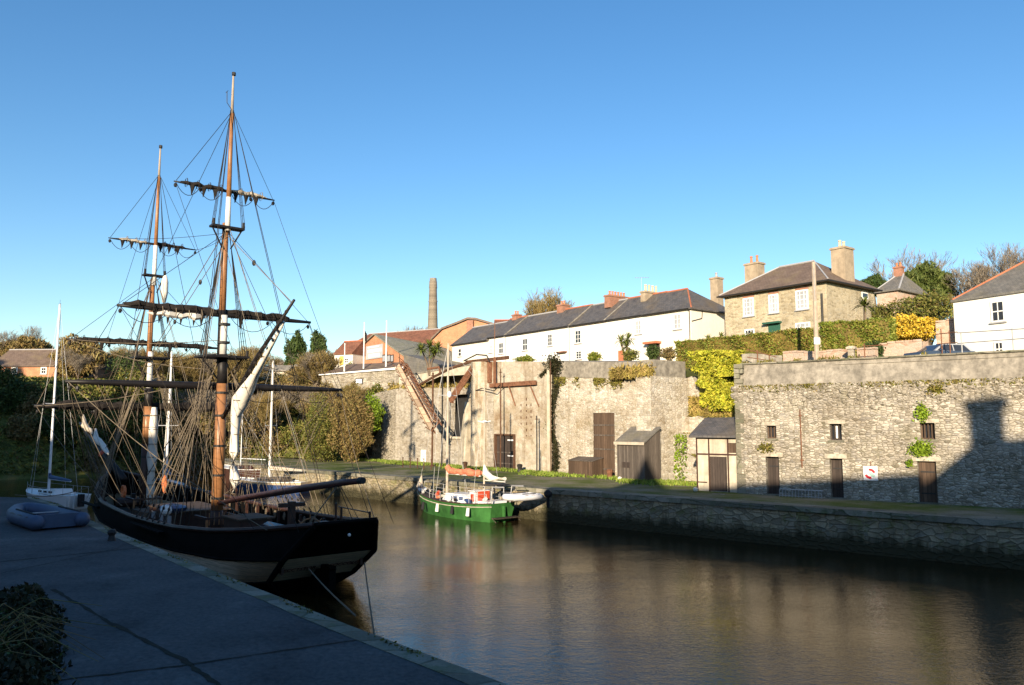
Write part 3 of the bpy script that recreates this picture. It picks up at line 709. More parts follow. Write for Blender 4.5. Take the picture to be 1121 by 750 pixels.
# warning sign
u0, zt_ = W1.uz(945, 509); u1, zb_ = W1.uz(961.5, 527.5); S1 = W1.sub((u0+u1)/2, -.06, (zt_+zb_)/2)
t = root(S1, 'warning_sign', 'square white sign with red and pale green emblem on the wall between two doors', 'sign')
hw = (u1-u0)/2; MB().box(-hw, hw, 0, .03, -hw*1.05, hw*1.05).build('board', M['signwhite'], t)
def arcband(a0, a1, r0, r1, cx, cz, y, n=10):
    mb = MB(); P = [(cx+math.cos(math.radians(a0+(a1-a0)*i/n))*r, y, cz+math.sin(math.radians(a0+(a1-a0)*i/n))*r) for r in (r0, r1) for i in range(n+1)]
    for i in range(n): mb.quad(P[i], P[i+n+1], P[i+n+2], P[i+1])
    return mb
arcband(15, 105, hw*.42, hw*.78, -.02, -.02, -.004).build('emblem', M['signred'], t)
arcband(195, 285, hw*.42, hw*.78, -.02, -.02, -.004).build('emblem', M['signred'], t)
mb = MB(); c45 = math.sqrt(.5)
mb.add([(-.62*hw, -.004, .55*hw), (-.35*hw, -.004, .72*hw), (.66*hw, -.004, -.32*hw), (.52*hw, -.004, -.6*hw), (.2*hw, -.004, -.5*hw), (-.45*hw, -.004, .1*hw)], [[0, 5, 4, 3, 2, 1]]); mb.build('emblem', M['signgreen'], t)
MB().tube([(.02, .02, hw), (.02, .02, hw+.3)], .02, 5).build('bracket', M['rust'], t)
# low galvanised rack in front of the wall
u0, _ = W1.uz(857, 540); u1, _ = W1.uz(903, 543); S = W1.sub(u0, -.55); t = root(S, 'metal_rack', 'low galvanised barred rack standing against the wall between the first two doors', 'rack')
Lr = u1-u0; mb = MB().tube([(0, 0, .42), (Lr, 0, .42)], .02, 5).tube([(0, 0, .06), (Lr, 0, .06)], .02, 5).tube([(0, .3, .42), (Lr, .3, .42)], .02, 5); mb.build('rail', M['galv'], t); mb = MB()
for i in range(14): x = Lr*i/13; mb.tube([(x, -.06, .0), (x, 0, .42), (x, .3, .42)], .015, 4)
mb.build('bars', M['galv'], t)

# ================================================================= recess between the walls: retaining steps, ivy and the hut
BK = W2.sub(W2L)       # origin at the pier's right-hand front corner
Lb = (W1.w(0)-BK.w(0)).length
bx = lambda px, y=0: BK.uz(px, 500, y)[0]
# two low stone terraces and the rough slope above them
for (y0, zt_, ym, lab) in ((1.9, 1.75, 1.6, 'lowest stone terrace wall between the pier and the hut'), (2.5, 3.3, 2.0, 'middle stone terrace wall between the pier and the hut'), (3.2, 4.55, 3.0, 'topmost stone terrace wall between the pier and the hut')):
    fr = BK.sub(-.2, y0); t = root(fr, 'stone_wall', lab, 'wall'); mb = MB(); Lw = 9.5
    top = lambda x, z=zt_: z+.18*math.sin(x*1.3)+.08*math.sin(x*4.1)
    mb.walls(0, Lw, 0, top, [], .1, 1.3, .45); mb.build('wall_face', M['limewash'], t)
    C = np.stack([NR.uniform(0, Lw, 700), NR.uniform(0, .9, 700), np.full(700, zt_)+NR.uniform(-.02, .18, 700)], 1); leafobj('moss', C, .13, M['moss'], t)
# slope
mb = MB(); nx, ny = 14, 8; v = []
for i in range(nx+1):
    for j in range(ny+1):
        u = -.4+11*i/nx; y = 3.6+j*.42; zz = 6.2+(j/ny)**.8*1.9+R.uniform(-.12, .12)+(.5 if i < 3 else 0)*(j/ny)
        v.append(tuple(BK.w(u, y, zz-2+0.0)))
mb.add(v, [[i*(ny+1)+j, (i+1)*(ny+1)+j, (i+1)*(ny+1)+j+1, i*(ny+1)+j+1] for i in range(nx) for j in range(ny)])
tag(mb.build('bank', M['bankground'], smooth=True), kind='structure')
def recess_pts(x0, x1, y0, y1, n, yo, thick=.35):
    r = []
    for k in range(n):
        px = R.uniform(x0, x1); py = R.uniform(y0, y1); q = yo+R.uniform(-thick, thick)
        u, zz = BK.uz(px, py, q); r.append(tuple(BK.w(u, q, zz)))
    return np.array(r)
t = empty('grass_bank', BK.w(3, 4, 4)); tag(t, 'brown and green grassy bank below the yellow ivy, above the stone terrace walls', 'grass bank'); 
mb = MB(); poly = [(736, 468), (738, 445), (752, 430), (790, 430), (812, 434), (812, 470)]
P = [BK.w(*(lambda q: (q[0], 3.95, q[1]))(BK.uz(x_, y_, 3.95))) for x_, y_ in poly]; Pb = [p+Vector((BK.n[0], BK.n[1], 0))*1.2 for p in P]; n_ = len(P)
mb.add(P+Pb, [list(range(n_))[::-1], list(range(n_, 2*n_))]+[[i, (i+1) % n_, n_+(i+1) % n_, n_+i] for i in range(n_)]); mb.build('soil', M['bankground'], t, world=True)
leafobj('tufts', recess_pts(737, 811, 434, 468, 5200, 3.85, .25), .2, M['drygrass'], t, world=True, stretch=2.4, up=.5)
leafobj('tufts', recess_pts(733, 750, 420, 465, 700, 3.7, .25), .2, M['freshgreen'], t, world=True)
leafobj('tufts', recess_pts(738, 752, 475, 528, 420, 1.9, .3), .16, M['freshgreen'], t, world=True)
# pale rubble chute between ivy and pier
mb = MB(); P = [BK.w(*(lambda q: (q[0], 3.9, q[1]))(BK.uz(x_, y_, 3.9))) for x_, y_ in ((742, 418), (757, 412), (775, 445), (752, 447))]; Pb = [p+Vector((BK.n[0], BK.n[1], 0))*.6 for p in P]
mb.add(P+Pb, [[3, 2, 1, 0], [0, 1, 5, 4], [1, 2, 6, 5], [2, 3, 7, 6], [3, 0, 4, 7]]); t2 = empty('stone_ramp', P[3]); tag(t2, 'pale bare rubble ramp between the pier and the yellow ivy', 'ramp'); mb.build('face', M['limewash'], t2, world=True)
# ivy curtain
fr = BK.sub(0, 3.2, 4); u0, _ = BK.uz(760, 410, 3.5); u1, _ = BK.uz(812, 410, 3.5); _, za = BK.uz(790, 387, 3.5); _, zb = BK.uz(790, 442, 3.5)
t = empty('ivy', BK.w(u0, 3.6, zb)); tag(t, 'bright yellow green ivy curtain hanging on the wall beside the long stone wall', 'ivy')
mb = MB(); mb.add([BK.w(u0+.3, 3.75, zb+.3), BK.w(u1+.3, 3.75, zb+.3), BK.w(u1+.3, 3.75, za), BK.w(u0, 3.75, za), BK.w(u0+.3, 4.6, zb+.3), BK.w(u1+.3, 4.6, zb+.3), BK.w(u1+.3, 4.6, za), BK.w(u0, 4.6, za)], [[3, 2, 1, 0], [0, 1, 5, 4], [1, 2, 6, 5], [2, 3, 7, 6], [3, 0, 4, 7]]); mb.build('stems', M['bushgreen'], t, world=True)
_q = []
while len(_q) < 9500:
    py = R.uniform(385, 447); k_ = (py-385)/62; xl = 754+22*k_+4*math.sin(py*.4); xr = 816-8*k_+2*math.sin(py*.55); px = R.uniform(xl, xr)
    if math.sin(px*.33+py*.21)+math.sin(px*.12-py*.37+1)+R.gauss(0, .8) < -1.3 or (k_ > .8 and R.random() < (k_-.8)*4): continue
    q = 3.5+R.uniform(-.3, .2)-.3*math.sin(px*.21)*math.cos(py*.17)-.25*k_; u_, z_ = BK.uz(px, py, q); _q.append(tuple(BK.w(u_, q, z_)))
P = np.array(_q)
P = P+np.array([BK.n[0], BK.n[1], 0])*(.12*np.sin(P[:, 2]*2.1+P[:, 0]*1.2))[:, None]
leafobj('leaves', P, .15, M['ivy'], t, world=True)
C = np.concatenate([recess_pts(762, 815, 383.5, 388, 500, 3.5, .4), recess_pts(774, 808, 437, 450, 500, 3.5, .3)]); leafobj('leaves', C, .14, M['ivy'], t, world=True)
C = recess_pts(766, 811, 430, 446, 600, 3.5, .2); leafobj('leaves', C, .15, M['ivy'], t, world=True)

# half timbered hut
u0, _ = W1.uz(763, 530, .35); u1 = -.02
HU = W1.sub(u0, .35); t = root(HU, 'timber_hut', 'small half timbered hut with black slate lean-to roof beside the long stone wall', 'hut')
Lh = u1-u0; _, ze = HU.uz(785, 478.5, 0); a, b_, _, d = hole(HU, 776.5, 795.5, 500, 534); c2 = hole(HU, 797, 806, 485, 496)
MB().walls(0, Lh, 0, ze, [(a, b_, .02, d), c2], .12, .2).build('wall', M['creamrender'], t)
MB().xprism([(.21, 0), (.21, ze-.02), (2.25, HU.uz(800, 457, 2.2)[1]-.2), (2.25, 0)], 0, .2).build('wall', M['creamrender'], t)
mb = MB(); _, zm = HU.uz(785, 497.5)
for x in (0.0, HU.uz(775.2, 490)[0], HU.uz(796, 490)[0]): mb.box(x, x+.09, -.03, .0, 0, ze)
mb.box(.095, Lh, -.025, 0, zm-.05, zm+.05).box(0, Lh, -.028, 0, ze-.1, ze-.01); u_ = HU.uz(774, 520)[0]; mb.box(.095, u_, -.025, 0, .5, .57); mb.build('timbers', M['railred'], t)
do = MB().box(a+.01, b_-.01, .05, .1, .02, d-.01).build('door', M['darkdoor'], t)
MB().box(c2[0], c2[1], .06, .1, c2[2], c2[3]).build('shutter', M['browndoor'], t)
_, zr_ = HU.uz(800, 457, 2.2)
MB().xprism([(-.3, ze-.05), (-.3, ze+.08), (2.3, zr_), (2.3, zr_-.15)], -.35, Lh-.005).build('roof', M['slate'], t)
MB().ball((0, 0, .14), .16, 8, 6, (1, 1, .9), .1).build('boulder', M['sailwhite'], None, loc=tuple(HU.w(.3, -.9, 0))); o = bpy.data.objects['boulder']; tag(o, 'round white painted stone on the grass before the half timbered hut', 'stone')

# ================================================================= left-hand long wall
T2 = root(W2, 'stone_wall', 'very long lime washed harbour wall carrying the old loading gear, behind the green ketch', 'wall')
uu = lambda px: W2.uz(px, 480)[0]
def ztop2(x):
    # top line read off the photograph along the wall
    pts = [(uu(400), W2.uz(400, 440)[1]), (uu(408), W2.uz(408, 431)[1]), (uu(436), W2.uz(436, 425)[1]), (uu(515), W2.uz(515, 424)[1]), (uu(515.5), W2.uz(515, 396)[1]), (uu(600), W2.uz(600, 396)[1]), (W2L-1.2, W2.uz(718, 395)[1]), (W2L+3, W2.uz(718, 395)[1])]
    for (a, za), (b_, zb) in zip(pts, pts[1:]):
        if x <= b_: return za+(zb-za)*(x-a)/(b_-a)
    return pts[-1][1]
def h2(x0, x1, y0, y1=None):
    h = hole(W2, x0, x1, y0, y1 or y0+10); return (h[0], h[1], h[2] if y1 else .02, h[3])
dT = h2(648.5, 672.5, 452); dS = h2(545.5, 565.5, 476.5); oB = h2(495, 513, 432, 478)
def seg(name, xa, xb, holes, mat, proud=0.0, top=None, lab=None):
    fr = W2; mb = MB(); mb.walls(xa, xb, 0, top or ztop2, holes, .5, 2.0, 1.5)
    mb.v = [(x, y-proud, z) for x, y, z in mb.v]
    o = mb.build(name, mat, T2); 
    if lab: o['label'] = lab
    return o
ra, rb, rc, rd = 0, uu(434), uu(515), uu(604)
seg('rubble_end', ra, rb, [], M['rubble'], 0)
seg('masonry_face', rb, rc, [oB], M['ashlar'], .12)
seg('rendered_face', rc, rd, [dS], M['rendered'], .25)
seg('limewashed_face', rd, W2L-1.15, [dT], M['limewash'], 0)
top3 = lambda x: ztop2(x)-1.35
seg('parapet', rd+.02, W2L-1.0, [], M['cement'], .0, lambda x: ztop2(x)+.0) if False else None
mb = MB(); mb.walls(rd+.4, W2L+.0, 0, .01, [], 0, 0) if False else None
# darker rendered band along the top
xa, xb = rd+.1, W2L-1.2; mb = MB(); k = 24
for i in range(k):
    a = xa+(xb-xa)*i/k; b_ = xa+(xb-xa)*(i+1)/k; j = .12*math.sin(a*1.1)
    mb.quad((a, -.06, ztop2(a)-1.3), (b_, -.06, ztop2(b_)-1.3), (b_, -.02, ztop2(b_)), (a, -.02, ztop2(a))); mb.quad((a, -.02, ztop2(a)+.0), (b_, -.02, ztop2(b_)), (b_, .5, ztop2(b_)+.12), (a, .5, ztop2(a)+.12)); mb.quad((a, .1, ztop2(a)-1.3), (b_, .1, ztop2(b_)-1.3), (b_, -.06, ztop2(b_)-1.3), (a, -.06, ztop2(a)-1.3))
mb.build('parapet', M['cement'], T2)
mb = MB()
for i in range(650):
    u = R.uniform(rd+.3, W2L-1.3); zz = R.uniform(.1, 6.3); s_ = R.uniform(.07, .16)
    if not (dT[0]-.3 < u < dT[1]+.3 and zz < dT[3]+.3): mb.ball((u, .015, zz), s_, 6, 4, (R.uniform(1, 1.9), .4, R.uniform(.45, .7)), .2)
mb.build('projecting_stones', M['limewash'], T2)
mb = MB()
for i in range(700):
    u = R.uniform(.2, rb-.1); zz = R.uniform(.1, ztop2(u)-.1); s_ = R.uniform(.10, .2); mb.ball((u, .015, zz), s_, 6, 4, (R.uniform(1, 1.7), .45, R.uniform(.5, .8)), .2)
mb.build('projecting_stones', M['rubble'], T2)
# end pier
zp = W2.uz(716, 412)[1]
mb = MB(); mb.walls(W2L-1.15, W2L+.35, 0, zp, [], 0, 4.2); mb.v = [(x, y-.55, z) for x, y, z in mb.v]; mb.build('pier', M['limewash'], T2)
mb = MB(); mb.walls(W2L-1.1, W2L+.3, zp, zp+1.25, [], 0, 3.6); mb.v = [(x, y-.15, z) for x, y, z in mb.v]; mb.build('pier_top', M['cement'], T2)
C = np.stack([NR.uniform(W2L-3.8, W2L+.35, 2600), NR.uniform(-.75, .0, 2600), zp+.05+np.abs(NR.normal(size=2600))*.32], 1); leafobj('grass_tufts', C, .17, M['drygrass'], T2, stretch=2.6, up=.6)
C = np.stack([NR.uniform(rd+.5, W2L-1, 2600), NR.uniform(-.2, .0, 2600), np.zeros(2600)], 1); zz = np.array([ztop2(x) for x in C[:, 0]])-1.3-np.abs(NR.normal(size=2600))*.32; C[:, 2] = zz
keep = np.sin(C[:, 0]*1.1)+np.sin(C[:, 0]*2.7)+NR.normal(size=2600)*.3 > .35; leafobj('moss', C[keep], .14, M['moss'], T2)
# round drum and buttresses on the rendered part
uc = uu(528.5); zc = W2.uz(528, 397)[1]
mb = MB(); rad = 1.0; n_ = 20; mb.add([(uc+rad*math.cos(math.pi*2*i/n_), -.2+rad*math.sin(math.pi*2*i/n_), z) for z in (0, zc) for i in range(n_)], [[i, (i+1) % n_, n_+(i+1) % n_, n_+i] for i in range(n_)]+[[n_+i for i in range(n_)]])
mb.build('drum', M['rendered'], T2, smooth=False)
MB().box(uu(537), uu(541), -.42, -.26, W2.uz(540, 419)[1], zc-.05).build('rusty_plate', M['rust'], T2); MB().box(uu(536), uu(543), -.36, -.26, 0, W2.uz(540, 421)[1]).build('buttress', M['ashlar'], T2)
MB().box(uu(603), uu(605.5), -.42, -.05, 0, ztop2(rd)-.15).build('buttress', M['creamrender'], T2)
mb = MB(); mb.add([(uu(502), -.13, 0), (uu(518), -1.1, 0), (uu(518), -.26, 0), (uu(511), -.26, W2.uz(511, 440)[1]), (uu(516), -.26, W2.uz(516, 440)[1])], [[0, 1, 3], [1, 4, 3], [1, 2, 4], [0, 3, 4, 2]]); mb.build('sloping_buttress', M['creamrender'], T2)
MB().box(uu(513), uu(560), -.45, -.26, zc+.0, zc+.32).build('beam', M['rustdark'], T2)
MB().box(uu(541), uu(592), -.60, -.45, W2.uz(565, 423)[1], W2.uz(565, 418.5)[1]).build('beam', M['rust'], T2)
mb = MB()
for px, dx in ((562, 5), (586, 7)):
    z0_ = W2.uz(px, 423)[1]; mb.tube([(uu(px), -.55, z0_), (uu(px+dx), -.3, z0_-1.8)], .06, 5)
mb.build('brace', M['rust'], T2)
# rust streaks are bolts and plates on the face
mb = MB()
for px in (573, 579, 584):
    for k in range(7):
        if R.random() < .75: mb.box(uu(px)-.04, uu(px)+.04, -.29, -.25, 3+k*.55+R.uniform(-.1, .1), 3.2+k*.55)
mb.build('bolts', M['rustdark'], T2)
# opening and doors
a, b_, c, d = oB; q = .3
MB().add([(a, q-.12, c), (b_, q-.12, c), (b_, q+.5, d), (a, q+.5, d)], [[0, 1, 2, 3]]).build('shutter', M['iron'], T2); MB().box(a-.3, b_+.3, -.3, .1, c-.22, c-.003).build('sill', M['creamrender'], T2)  # black sheet stands in for the dark inside of the opening
MB().box(uu(483), uu(487), -.2, -.12, .5, oB[2]-.1).build('patch', M['cream'], T2) if False else None
for h, mt, pr, lab in ((dT, 'browndoor', .0, 'tall brown plank door'), (dS, 'darkdoor', -.25, 'low dark plank door')):
    a, b_, c, d = h; do = MB().box(a+.02, b_-.02, pr+.08, pr+.16, c, d-.02).build('door', M[mt], T2); do['label'] = lab
    mb = MB()
    for zz in ([.55, 2.1, 3.2, 4.0] if h is dT else [.5, 1.5]): 
        if zz < d-.2: mb.box(a+.05, b_-.05, pr+.045, pr+.08, c+zz, c+zz+.1)
    mb.build('ledge', M['greyplank'], do)
    if h is dS:
        MB().box(a+(b_-a)*.62, b_-.15, pr+.02, pr+.045, d-.5, d-.38).box(a+(b_-a)*.62, b_-.15, pr+.02, pr+.045, d-1.9, d-1.8).build('label_plate', M['signwhite'], do)
        MB().box(a-.18, a+.02, pr-.12, pr+.1, 0, d+.12).box(b_-.02, b_+.18, pr-.12, pr+.1, 0, d+.12).box(a+.02, b_-.02, pr-.12, pr+.1, d-.02, d+.12).build('frame', M['rustdark'], do)
# notice on the masonry
u0, z0_ = W2.uz(463.5, 499, -.13); S = W2.sub(u0, -.15, z0_); t = root(S, 'notice', 'small white paper notice on the masonry wall left of the ketch mast', 'notice')
MB().box(-.5, .5, 0, .03, -.62, .62).build('board', M['signwhite'], t)
mb = MB(); 
for k, (x, z, w_, h_) in enumerate(((-.1, -.3, .35, .14), (.1, -.1, .25, .12), (-.15, .12, .2, .1), (.12, .3, .3, .08))): mb.box(x-w_/2, x+w_/2, -.01, 0, z-h_/2, z+h_/2)
mb.build('print', M['signgrey'], t)
# sheds
u0 = uu(675.5); u1 = uu(693); SH = W2.sub(u0, -1.75); u1b = SH.uz(705.5, 500)[0]
t = root(SH, 'wooden_shed', 'grey plank shed with mossy lean-to roof beside the tall brown door', 'shed')
u0 = SH.uz(675.5, 500)[0]; _, ze = SH.uz(690, 485.5); _, zr_ = W2.uz(695, 467, -.1)
MB().xprism([(0, 0), (0, ze), (1.68, zr_-.1), (1.68, 0)], u0, u1b).build('wall', M['greyplank'], t); MB().xprism([(-.15, ze-.02), (-.15, ze+.1), (1.7, zr_), (1.7, zr_-.12)], u0-.12, u1b+.1).build('roof', M['slatelight'], t)
MB().box(u0-.14, u1b+.12, -.2, -.15, ze-.1, ze+.11).build('fascia', M['sail'], t)
MB().box(u0+.5, u0+1.3, -.02, 0, ze*.35, ze*.5).build('plate', M['darkdoor'], t)
SH2 = W2.sub(uu(634), -1.2); t = root(SH2, 'wooden_bin', 'low sloping brown plank bin at the left foot of the tall brown door', 'bin')
u1 = SH2.uz(648.5, 500)[0]; _, za = SH2.uz(636, 505); _, zb = SH2.uz(647, 502)
MB().xprism([(0, 0), (0, za), (1.1, za+.25), (1.1, 0)], 0, u1).build('box', M['browndoor'], t); MB().xprism([(-.05, za+.003), (-.05, za+.05), (1.15, za+.32), (1.15, za+.27)], -.05, u1+.04).build('lid', M['greyplank'], t)
# shadow on the wall, put in as a narrow strip of near-black leaves
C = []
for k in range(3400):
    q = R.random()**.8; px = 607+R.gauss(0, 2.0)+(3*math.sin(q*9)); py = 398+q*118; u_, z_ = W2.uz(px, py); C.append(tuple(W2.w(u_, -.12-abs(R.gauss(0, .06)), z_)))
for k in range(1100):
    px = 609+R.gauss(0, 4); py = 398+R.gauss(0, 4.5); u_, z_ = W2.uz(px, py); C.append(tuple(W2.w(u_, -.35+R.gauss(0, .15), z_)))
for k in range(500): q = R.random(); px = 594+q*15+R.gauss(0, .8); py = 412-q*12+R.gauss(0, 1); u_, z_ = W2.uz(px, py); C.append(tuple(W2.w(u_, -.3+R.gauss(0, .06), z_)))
u_, _ = W2.uz(607, 516); M['shadow_and_bed'] = m_leaf('shadow_strip_and_bed_leaves', [(.012, .014, .007), (.03, .035, .012), (.05, .04, .02), (.025, .03, .01)]); t = empty('creeper', W2.w(u_, -.1, 0)); tag(t, 'narrow strip of dark leaves standing in for a wall shadow, left of the tall door', 'creeper')
MB().tube([(0, 0, 0), (.1, .0, 4), (-.05, 0, 8.5)], [.12, .09, .05], 6).build('stem', M['bark'], t); leafobj('leaves', C, .12, M['shadow_and_bed'], t, world=True)
# poles, pipes and loading gear: each one is its own thing
def pole(px, y0, y1, yo, r, mat, lab, name='pole', cat='pole', r2=None):
    u, za = W2.uz(px, y0, yo); S = W2.sub(u, yo, 0); t = root(S, name, lab, cat)
    MB().tube([(0, 0, -.1), (.02, 0, za/2), (0, 0, za)], [r, r, r2 or r], 6).build('post', M[mat], t); MB().box(-r*1.6, r*1.6, -r*1.6, r*1.6, 0, .12).build('foot', M['rustdark'], t)
    MB().obox((0, 0, za-.3), r*3, r*3, .06).build('band', M['rustdark'], t); return t
pole(548, 404, 514, -1.2, .07, 'rustdark', 'thin dark pole standing in front of the low dark plank door', r2=.05)
pole(587.5, 455, 518, -1.0, .06, 'iron', 'short black pole against the wall right of the low dark door')
pole(540, 376, 422, -.9, .10, 'rust', 'stout rusty post rising above the wall beside the drum', 'post') if False else None
pole(474, 408, 512, -2.4, .11, 'rustdark', 'thick rusty post holding up the end of the clay chute')
pole(484.5, 400, 508, -2.0, .08, 'iron', 'thin dark post just right of the clay chute')
pole(602.5, 395, 516, -.75, .05, 'rustdark', 'slim iron pipe standing at the join of the cream and lime washed walls')
# upper rusty post on the beam
u, zb = W2.uz(541.5, 420, -.7); _, za = W2.uz(540, 352, -.7); S = W2.sub(u, -.7, zb); t = root(S, 'rusty_post', 'tall rusty post bolted to the beam above the wall, in front of the white cottages', 'post')
MB().box(-.1, .1, -.1, .1, -.3, (za-zb)*.42).build('post', M['rust'], t); MB().tube([(0, 0, (za-zb)*.42), (0, 0, za-zb)], .035, 5).build('rod', M['rust'], t)
# main clay chute
def chute(name, pa, pb, ya, yb, wd, lab, mat, slat=True, h=.5):
    ua, za = W2.uz(*pa, ya); ub, zb = W2.uz(*pb, yb); A = Vector((ua, ya, za)); B = Vector((ub, yb, zb))
    t = root(W2, name, lab, 'chute'); d = (B-A); Lc = d.length; d.normalize(); side = Vector((1, 0, 0)); side = (side-d*side.dot(d)).normalized(); nrm = d.cross(side)
    if nrm.z < 0: nrm = -nrm
    def pt(s_, x, z): return A+d*s_+side*x+nrm*z
    def bar(x0, x1, z0, z1, s0=0, s1=None):
        s1 = Lc if s1 is None else s1
        return [pt(s, x, z) for s in (s0, s1) for (x, z) in ((x0, z0), (x1, z0), (x1, z1), (x0, z1))]
    fc = [[0, 1, 2, 3], [7, 6, 5, 4], [0, 4, 5, 1], [1, 5, 6, 2], [2, 6, 7, 3], [3, 7, 4, 0]]
    if slat:
        MB().add(bar(-wd/2, -.02, -.05, 0), fc).build('bed', M[mat], t)
        MB().add(bar(-wd/2-.05, -wd/2+.01, .003, .22), fc).build('side_board', M[mat], t)
        MB().add(bar(wd/2-.06, wd/2+.02, 0, h, Lc*.35), fc).build('side_board', M[mat], t)
        mb = MB().add(bar(.0, .06, -.04, .08), fc).add(bar(wd*.32, wd*.32+.05, -.04, .06), fc)
        for i in range(int(Lc/.75)): mb.add(bar(.06, wd/2, -.02, .03, i*.75+.2, i*.75+.27), fc)
        mb.build('ladder_frame', M['rust'], t)
    else:
        MB().add(bar(-wd/2, wd/2, -.05, 0), fc).build('bed', M[mat], t)
        for s_ in (-1, 1): MB().add(bar(s_*wd/2-.04, s_*wd/2+.04, 0.003, h), fc).build('side_board', M[mat], t)
    mb = MB(); k = int(Lc/1.0)
    if slat:
        for i in range(k+1):
            s0 = Lc*i/k
            for s_ in (-1, 1): mb.add(bar(s_*(wd/2+.045)-.03*s_*0-.03, s_*(wd/2+.045)+.03, -.25, h+.05, s0-.05, s0+.05), fc)
            mb.add(bar(-wd/2-.08, wd/2+.08, -.3, -.22, s0-.05, s0+.05), fc)
            if i < k: mb.add([pt(s0, -wd/2-.06, -.26), pt(s0+.1, -wd/2-.06, -.26), pt(s0+Lc/k, -wd/2-.06, .45), pt(s0+Lc/k-.1, -wd/2-.06, .45)], [[0, 1, 2, 3]])
        for s_ in (-1, 1): mb.add(bar(s_*(wd/2+.02)-.05, s_*(wd/2+.02)+.05, -.75, -.66), fc)
        for i in range(k): 
            s0 = Lc*i/k
            for s_ in (-1, 1): mb.tube([pt(s0, s_*(wd/2+.02), -.7), pt(s0+Lc/k/2, s_*(wd/2+.02), -.05), pt(s0+Lc/k, s_*(wd/2+.02), -.7)], .04, 4)
    else:
        for i in range(k+1): mb.add(bar(-wd/2-.06, wd/2+.06, -.12, -.05, Lc*i/k-.05, Lc*i/k+.05), fc)
    mb.build('framework', M['rust'], t); return t
chute('clay_chute', (437, 398), (474, 466), -.3, -4.2, .95, 'long timber and rust clay chute slanting down over the wall, left of the ketch mast', 'chutewood', True)
chute('clay_chute', (521, 400), (494, 440), -.6, -3.0, .6, 'short rusty clay chute beside the round drum, pointing down to the left', 'rust', False, .3)
# walkway rail on top linking the gear
t = root(W2, 'gantry', 'sagging rusty gantry rail running along the wall top between the two clay chutes', 'gantry')
zz = lambda px, py: W2.uz(px, py, -.9)
pts = [(460, 421), (474, 413), (492, 404), (513, 397)]
P = [Vector((zz(*q)[0], -.9, zz(*q)[1])) for q in pts]; MB().tube(P, .13, 6).build('rail', M['rustdark'], t); MB().tube([p+Vector((0, .5, .25)) for p in P], .08, 5).build('rail', M['rust'], t)
MB().tube([(zz(468, 404)[0], -.9, zz(468, 404)[1]), (zz(478, 402)[0], -.6, zz(478, 402)[1]), (zz(482, 408)[0], -.9, zz(482, 408)[1])], .12, 5).build('bracket', M['rust'], t)
P = [zz(512, 432), (zz(530, 425)), zz(543, 428), zz(550, 421)]; MB().tube([(p[0], -1.1, p[1]) for p in P], .05, 5).build('cable', M['iron'], t)
MB().tube([(zz(505, 395)[0], -.6, zz(505, 395)[1]), (zz(519, 388)[0], -.6, zz(519, 388)[1]), (zz(530, 389)[0], -.6, zz(530, 389)[1]), (zz(533, 396)[0], -.6, zz(533, 396)[1])], .07, 5).build('hoop', M['iron'], t)
# small row of iron posts on the left quay
for i, px in enumerate((441, 449, 457, 464, 472)):
    P = at_z(px, 512+i*.6, 2); t = empty('mooring_post', (P.x, P.y, 2.0)); tag(t, 'small rusty iron post on the grass before the masonry wall', 'post', 'row of small iron posts on the left quay')
    MB().tube([(0, 0, 0), (0, 0, .9)], .05, 6).build('shaft', M['rustdark'], t); MB().ball((0, 0, .93), .075, 6, 4).build('cap', M['rustdark'], t)
for px, py, lab, mt in ((569, 517, 'dark iron bollard on the grass right of the low plank door', 'iron'), (509, 514, 'squat dark winch bollard on the quay behind the ketch boom', 'rustdark'), (667.5, 524, 'small brown crate-like bollard before the tall brown door', 'rust')):
    P = at_z(px, py, 2); t = empty('bollard', (P.x, P.y, 2)); tag(t, lab, 'bollard'); MB().tube([(0, 0, 0), (0, 0, .3), (0, 0, .55), (0, 0, .62)], [.26, .18, .26, .2], 10).build('shaft', M[mt], t); MB().ball((0, 0, .62), .27, 8, 4, (1, 1, .4)).build('cap', M[mt], t)
for px, py, lab in ((588, 516.5, 'white painted stone at the foot of the short black pole'), (679, 526, 'white stone at the left corner of the grey shed')):
    P = at_z(px, py, 2); o = MB().ball((0, 0, .13), .17, 8, 6, (1, 1, .9), .15).build('painted_stone', M['sailwhite'], loc=(P.x, P.y, 2)); tag(o, lab, 'stone')
# pale buttress stone in the quay face
P = at_z(786, 545, 1.8); 
t = empty('quay_buttress', (P.x, P.y, -1), W1.rot); tag(t, 'worn pale stone buttress in the shaded quay face below the hut', 'buttress'); MB().box(-.35, .35, -.05, .4, 0, 2.85).build('shaft', M['quaylit'], t); MB().box(-.4, .4, -.1, .45, 2.85, 3.02).build('capstone', M['coping'], t)
# grass on the quay: uncountable
C = []
while len(C) < 15000:
    px = R.uniform(330, 800); yb_ = 500+max(0, px-400)*.082; py = yb_+R.uniform(0, 22 if px > 560 else 12)**1.0
    P = at_z(px, py, 2)
    u = (P.x-W2.O[0])*W2.n[0]+(P.y-W2.O[1])*W2.n[1]
    g = math.sin(P.x*.9)+math.sin(P.y*.7+1)+math.sin(P.x*.31+P.y*.27)
    if -3.0+R.gauss(0,.5) < u < -.3 and g+R.gauss(0, .5) > -.6+(.9 if u < -2.2 else 0): C.append((P.x, P.y, 2.03+R.uniform(0, .05)))
tag(leafobj('grass', C, .15, M['grass'], stretch=2.5, up=.9), 'short green grass along the foot of the harbour wall', 'grass', kind='stuff')
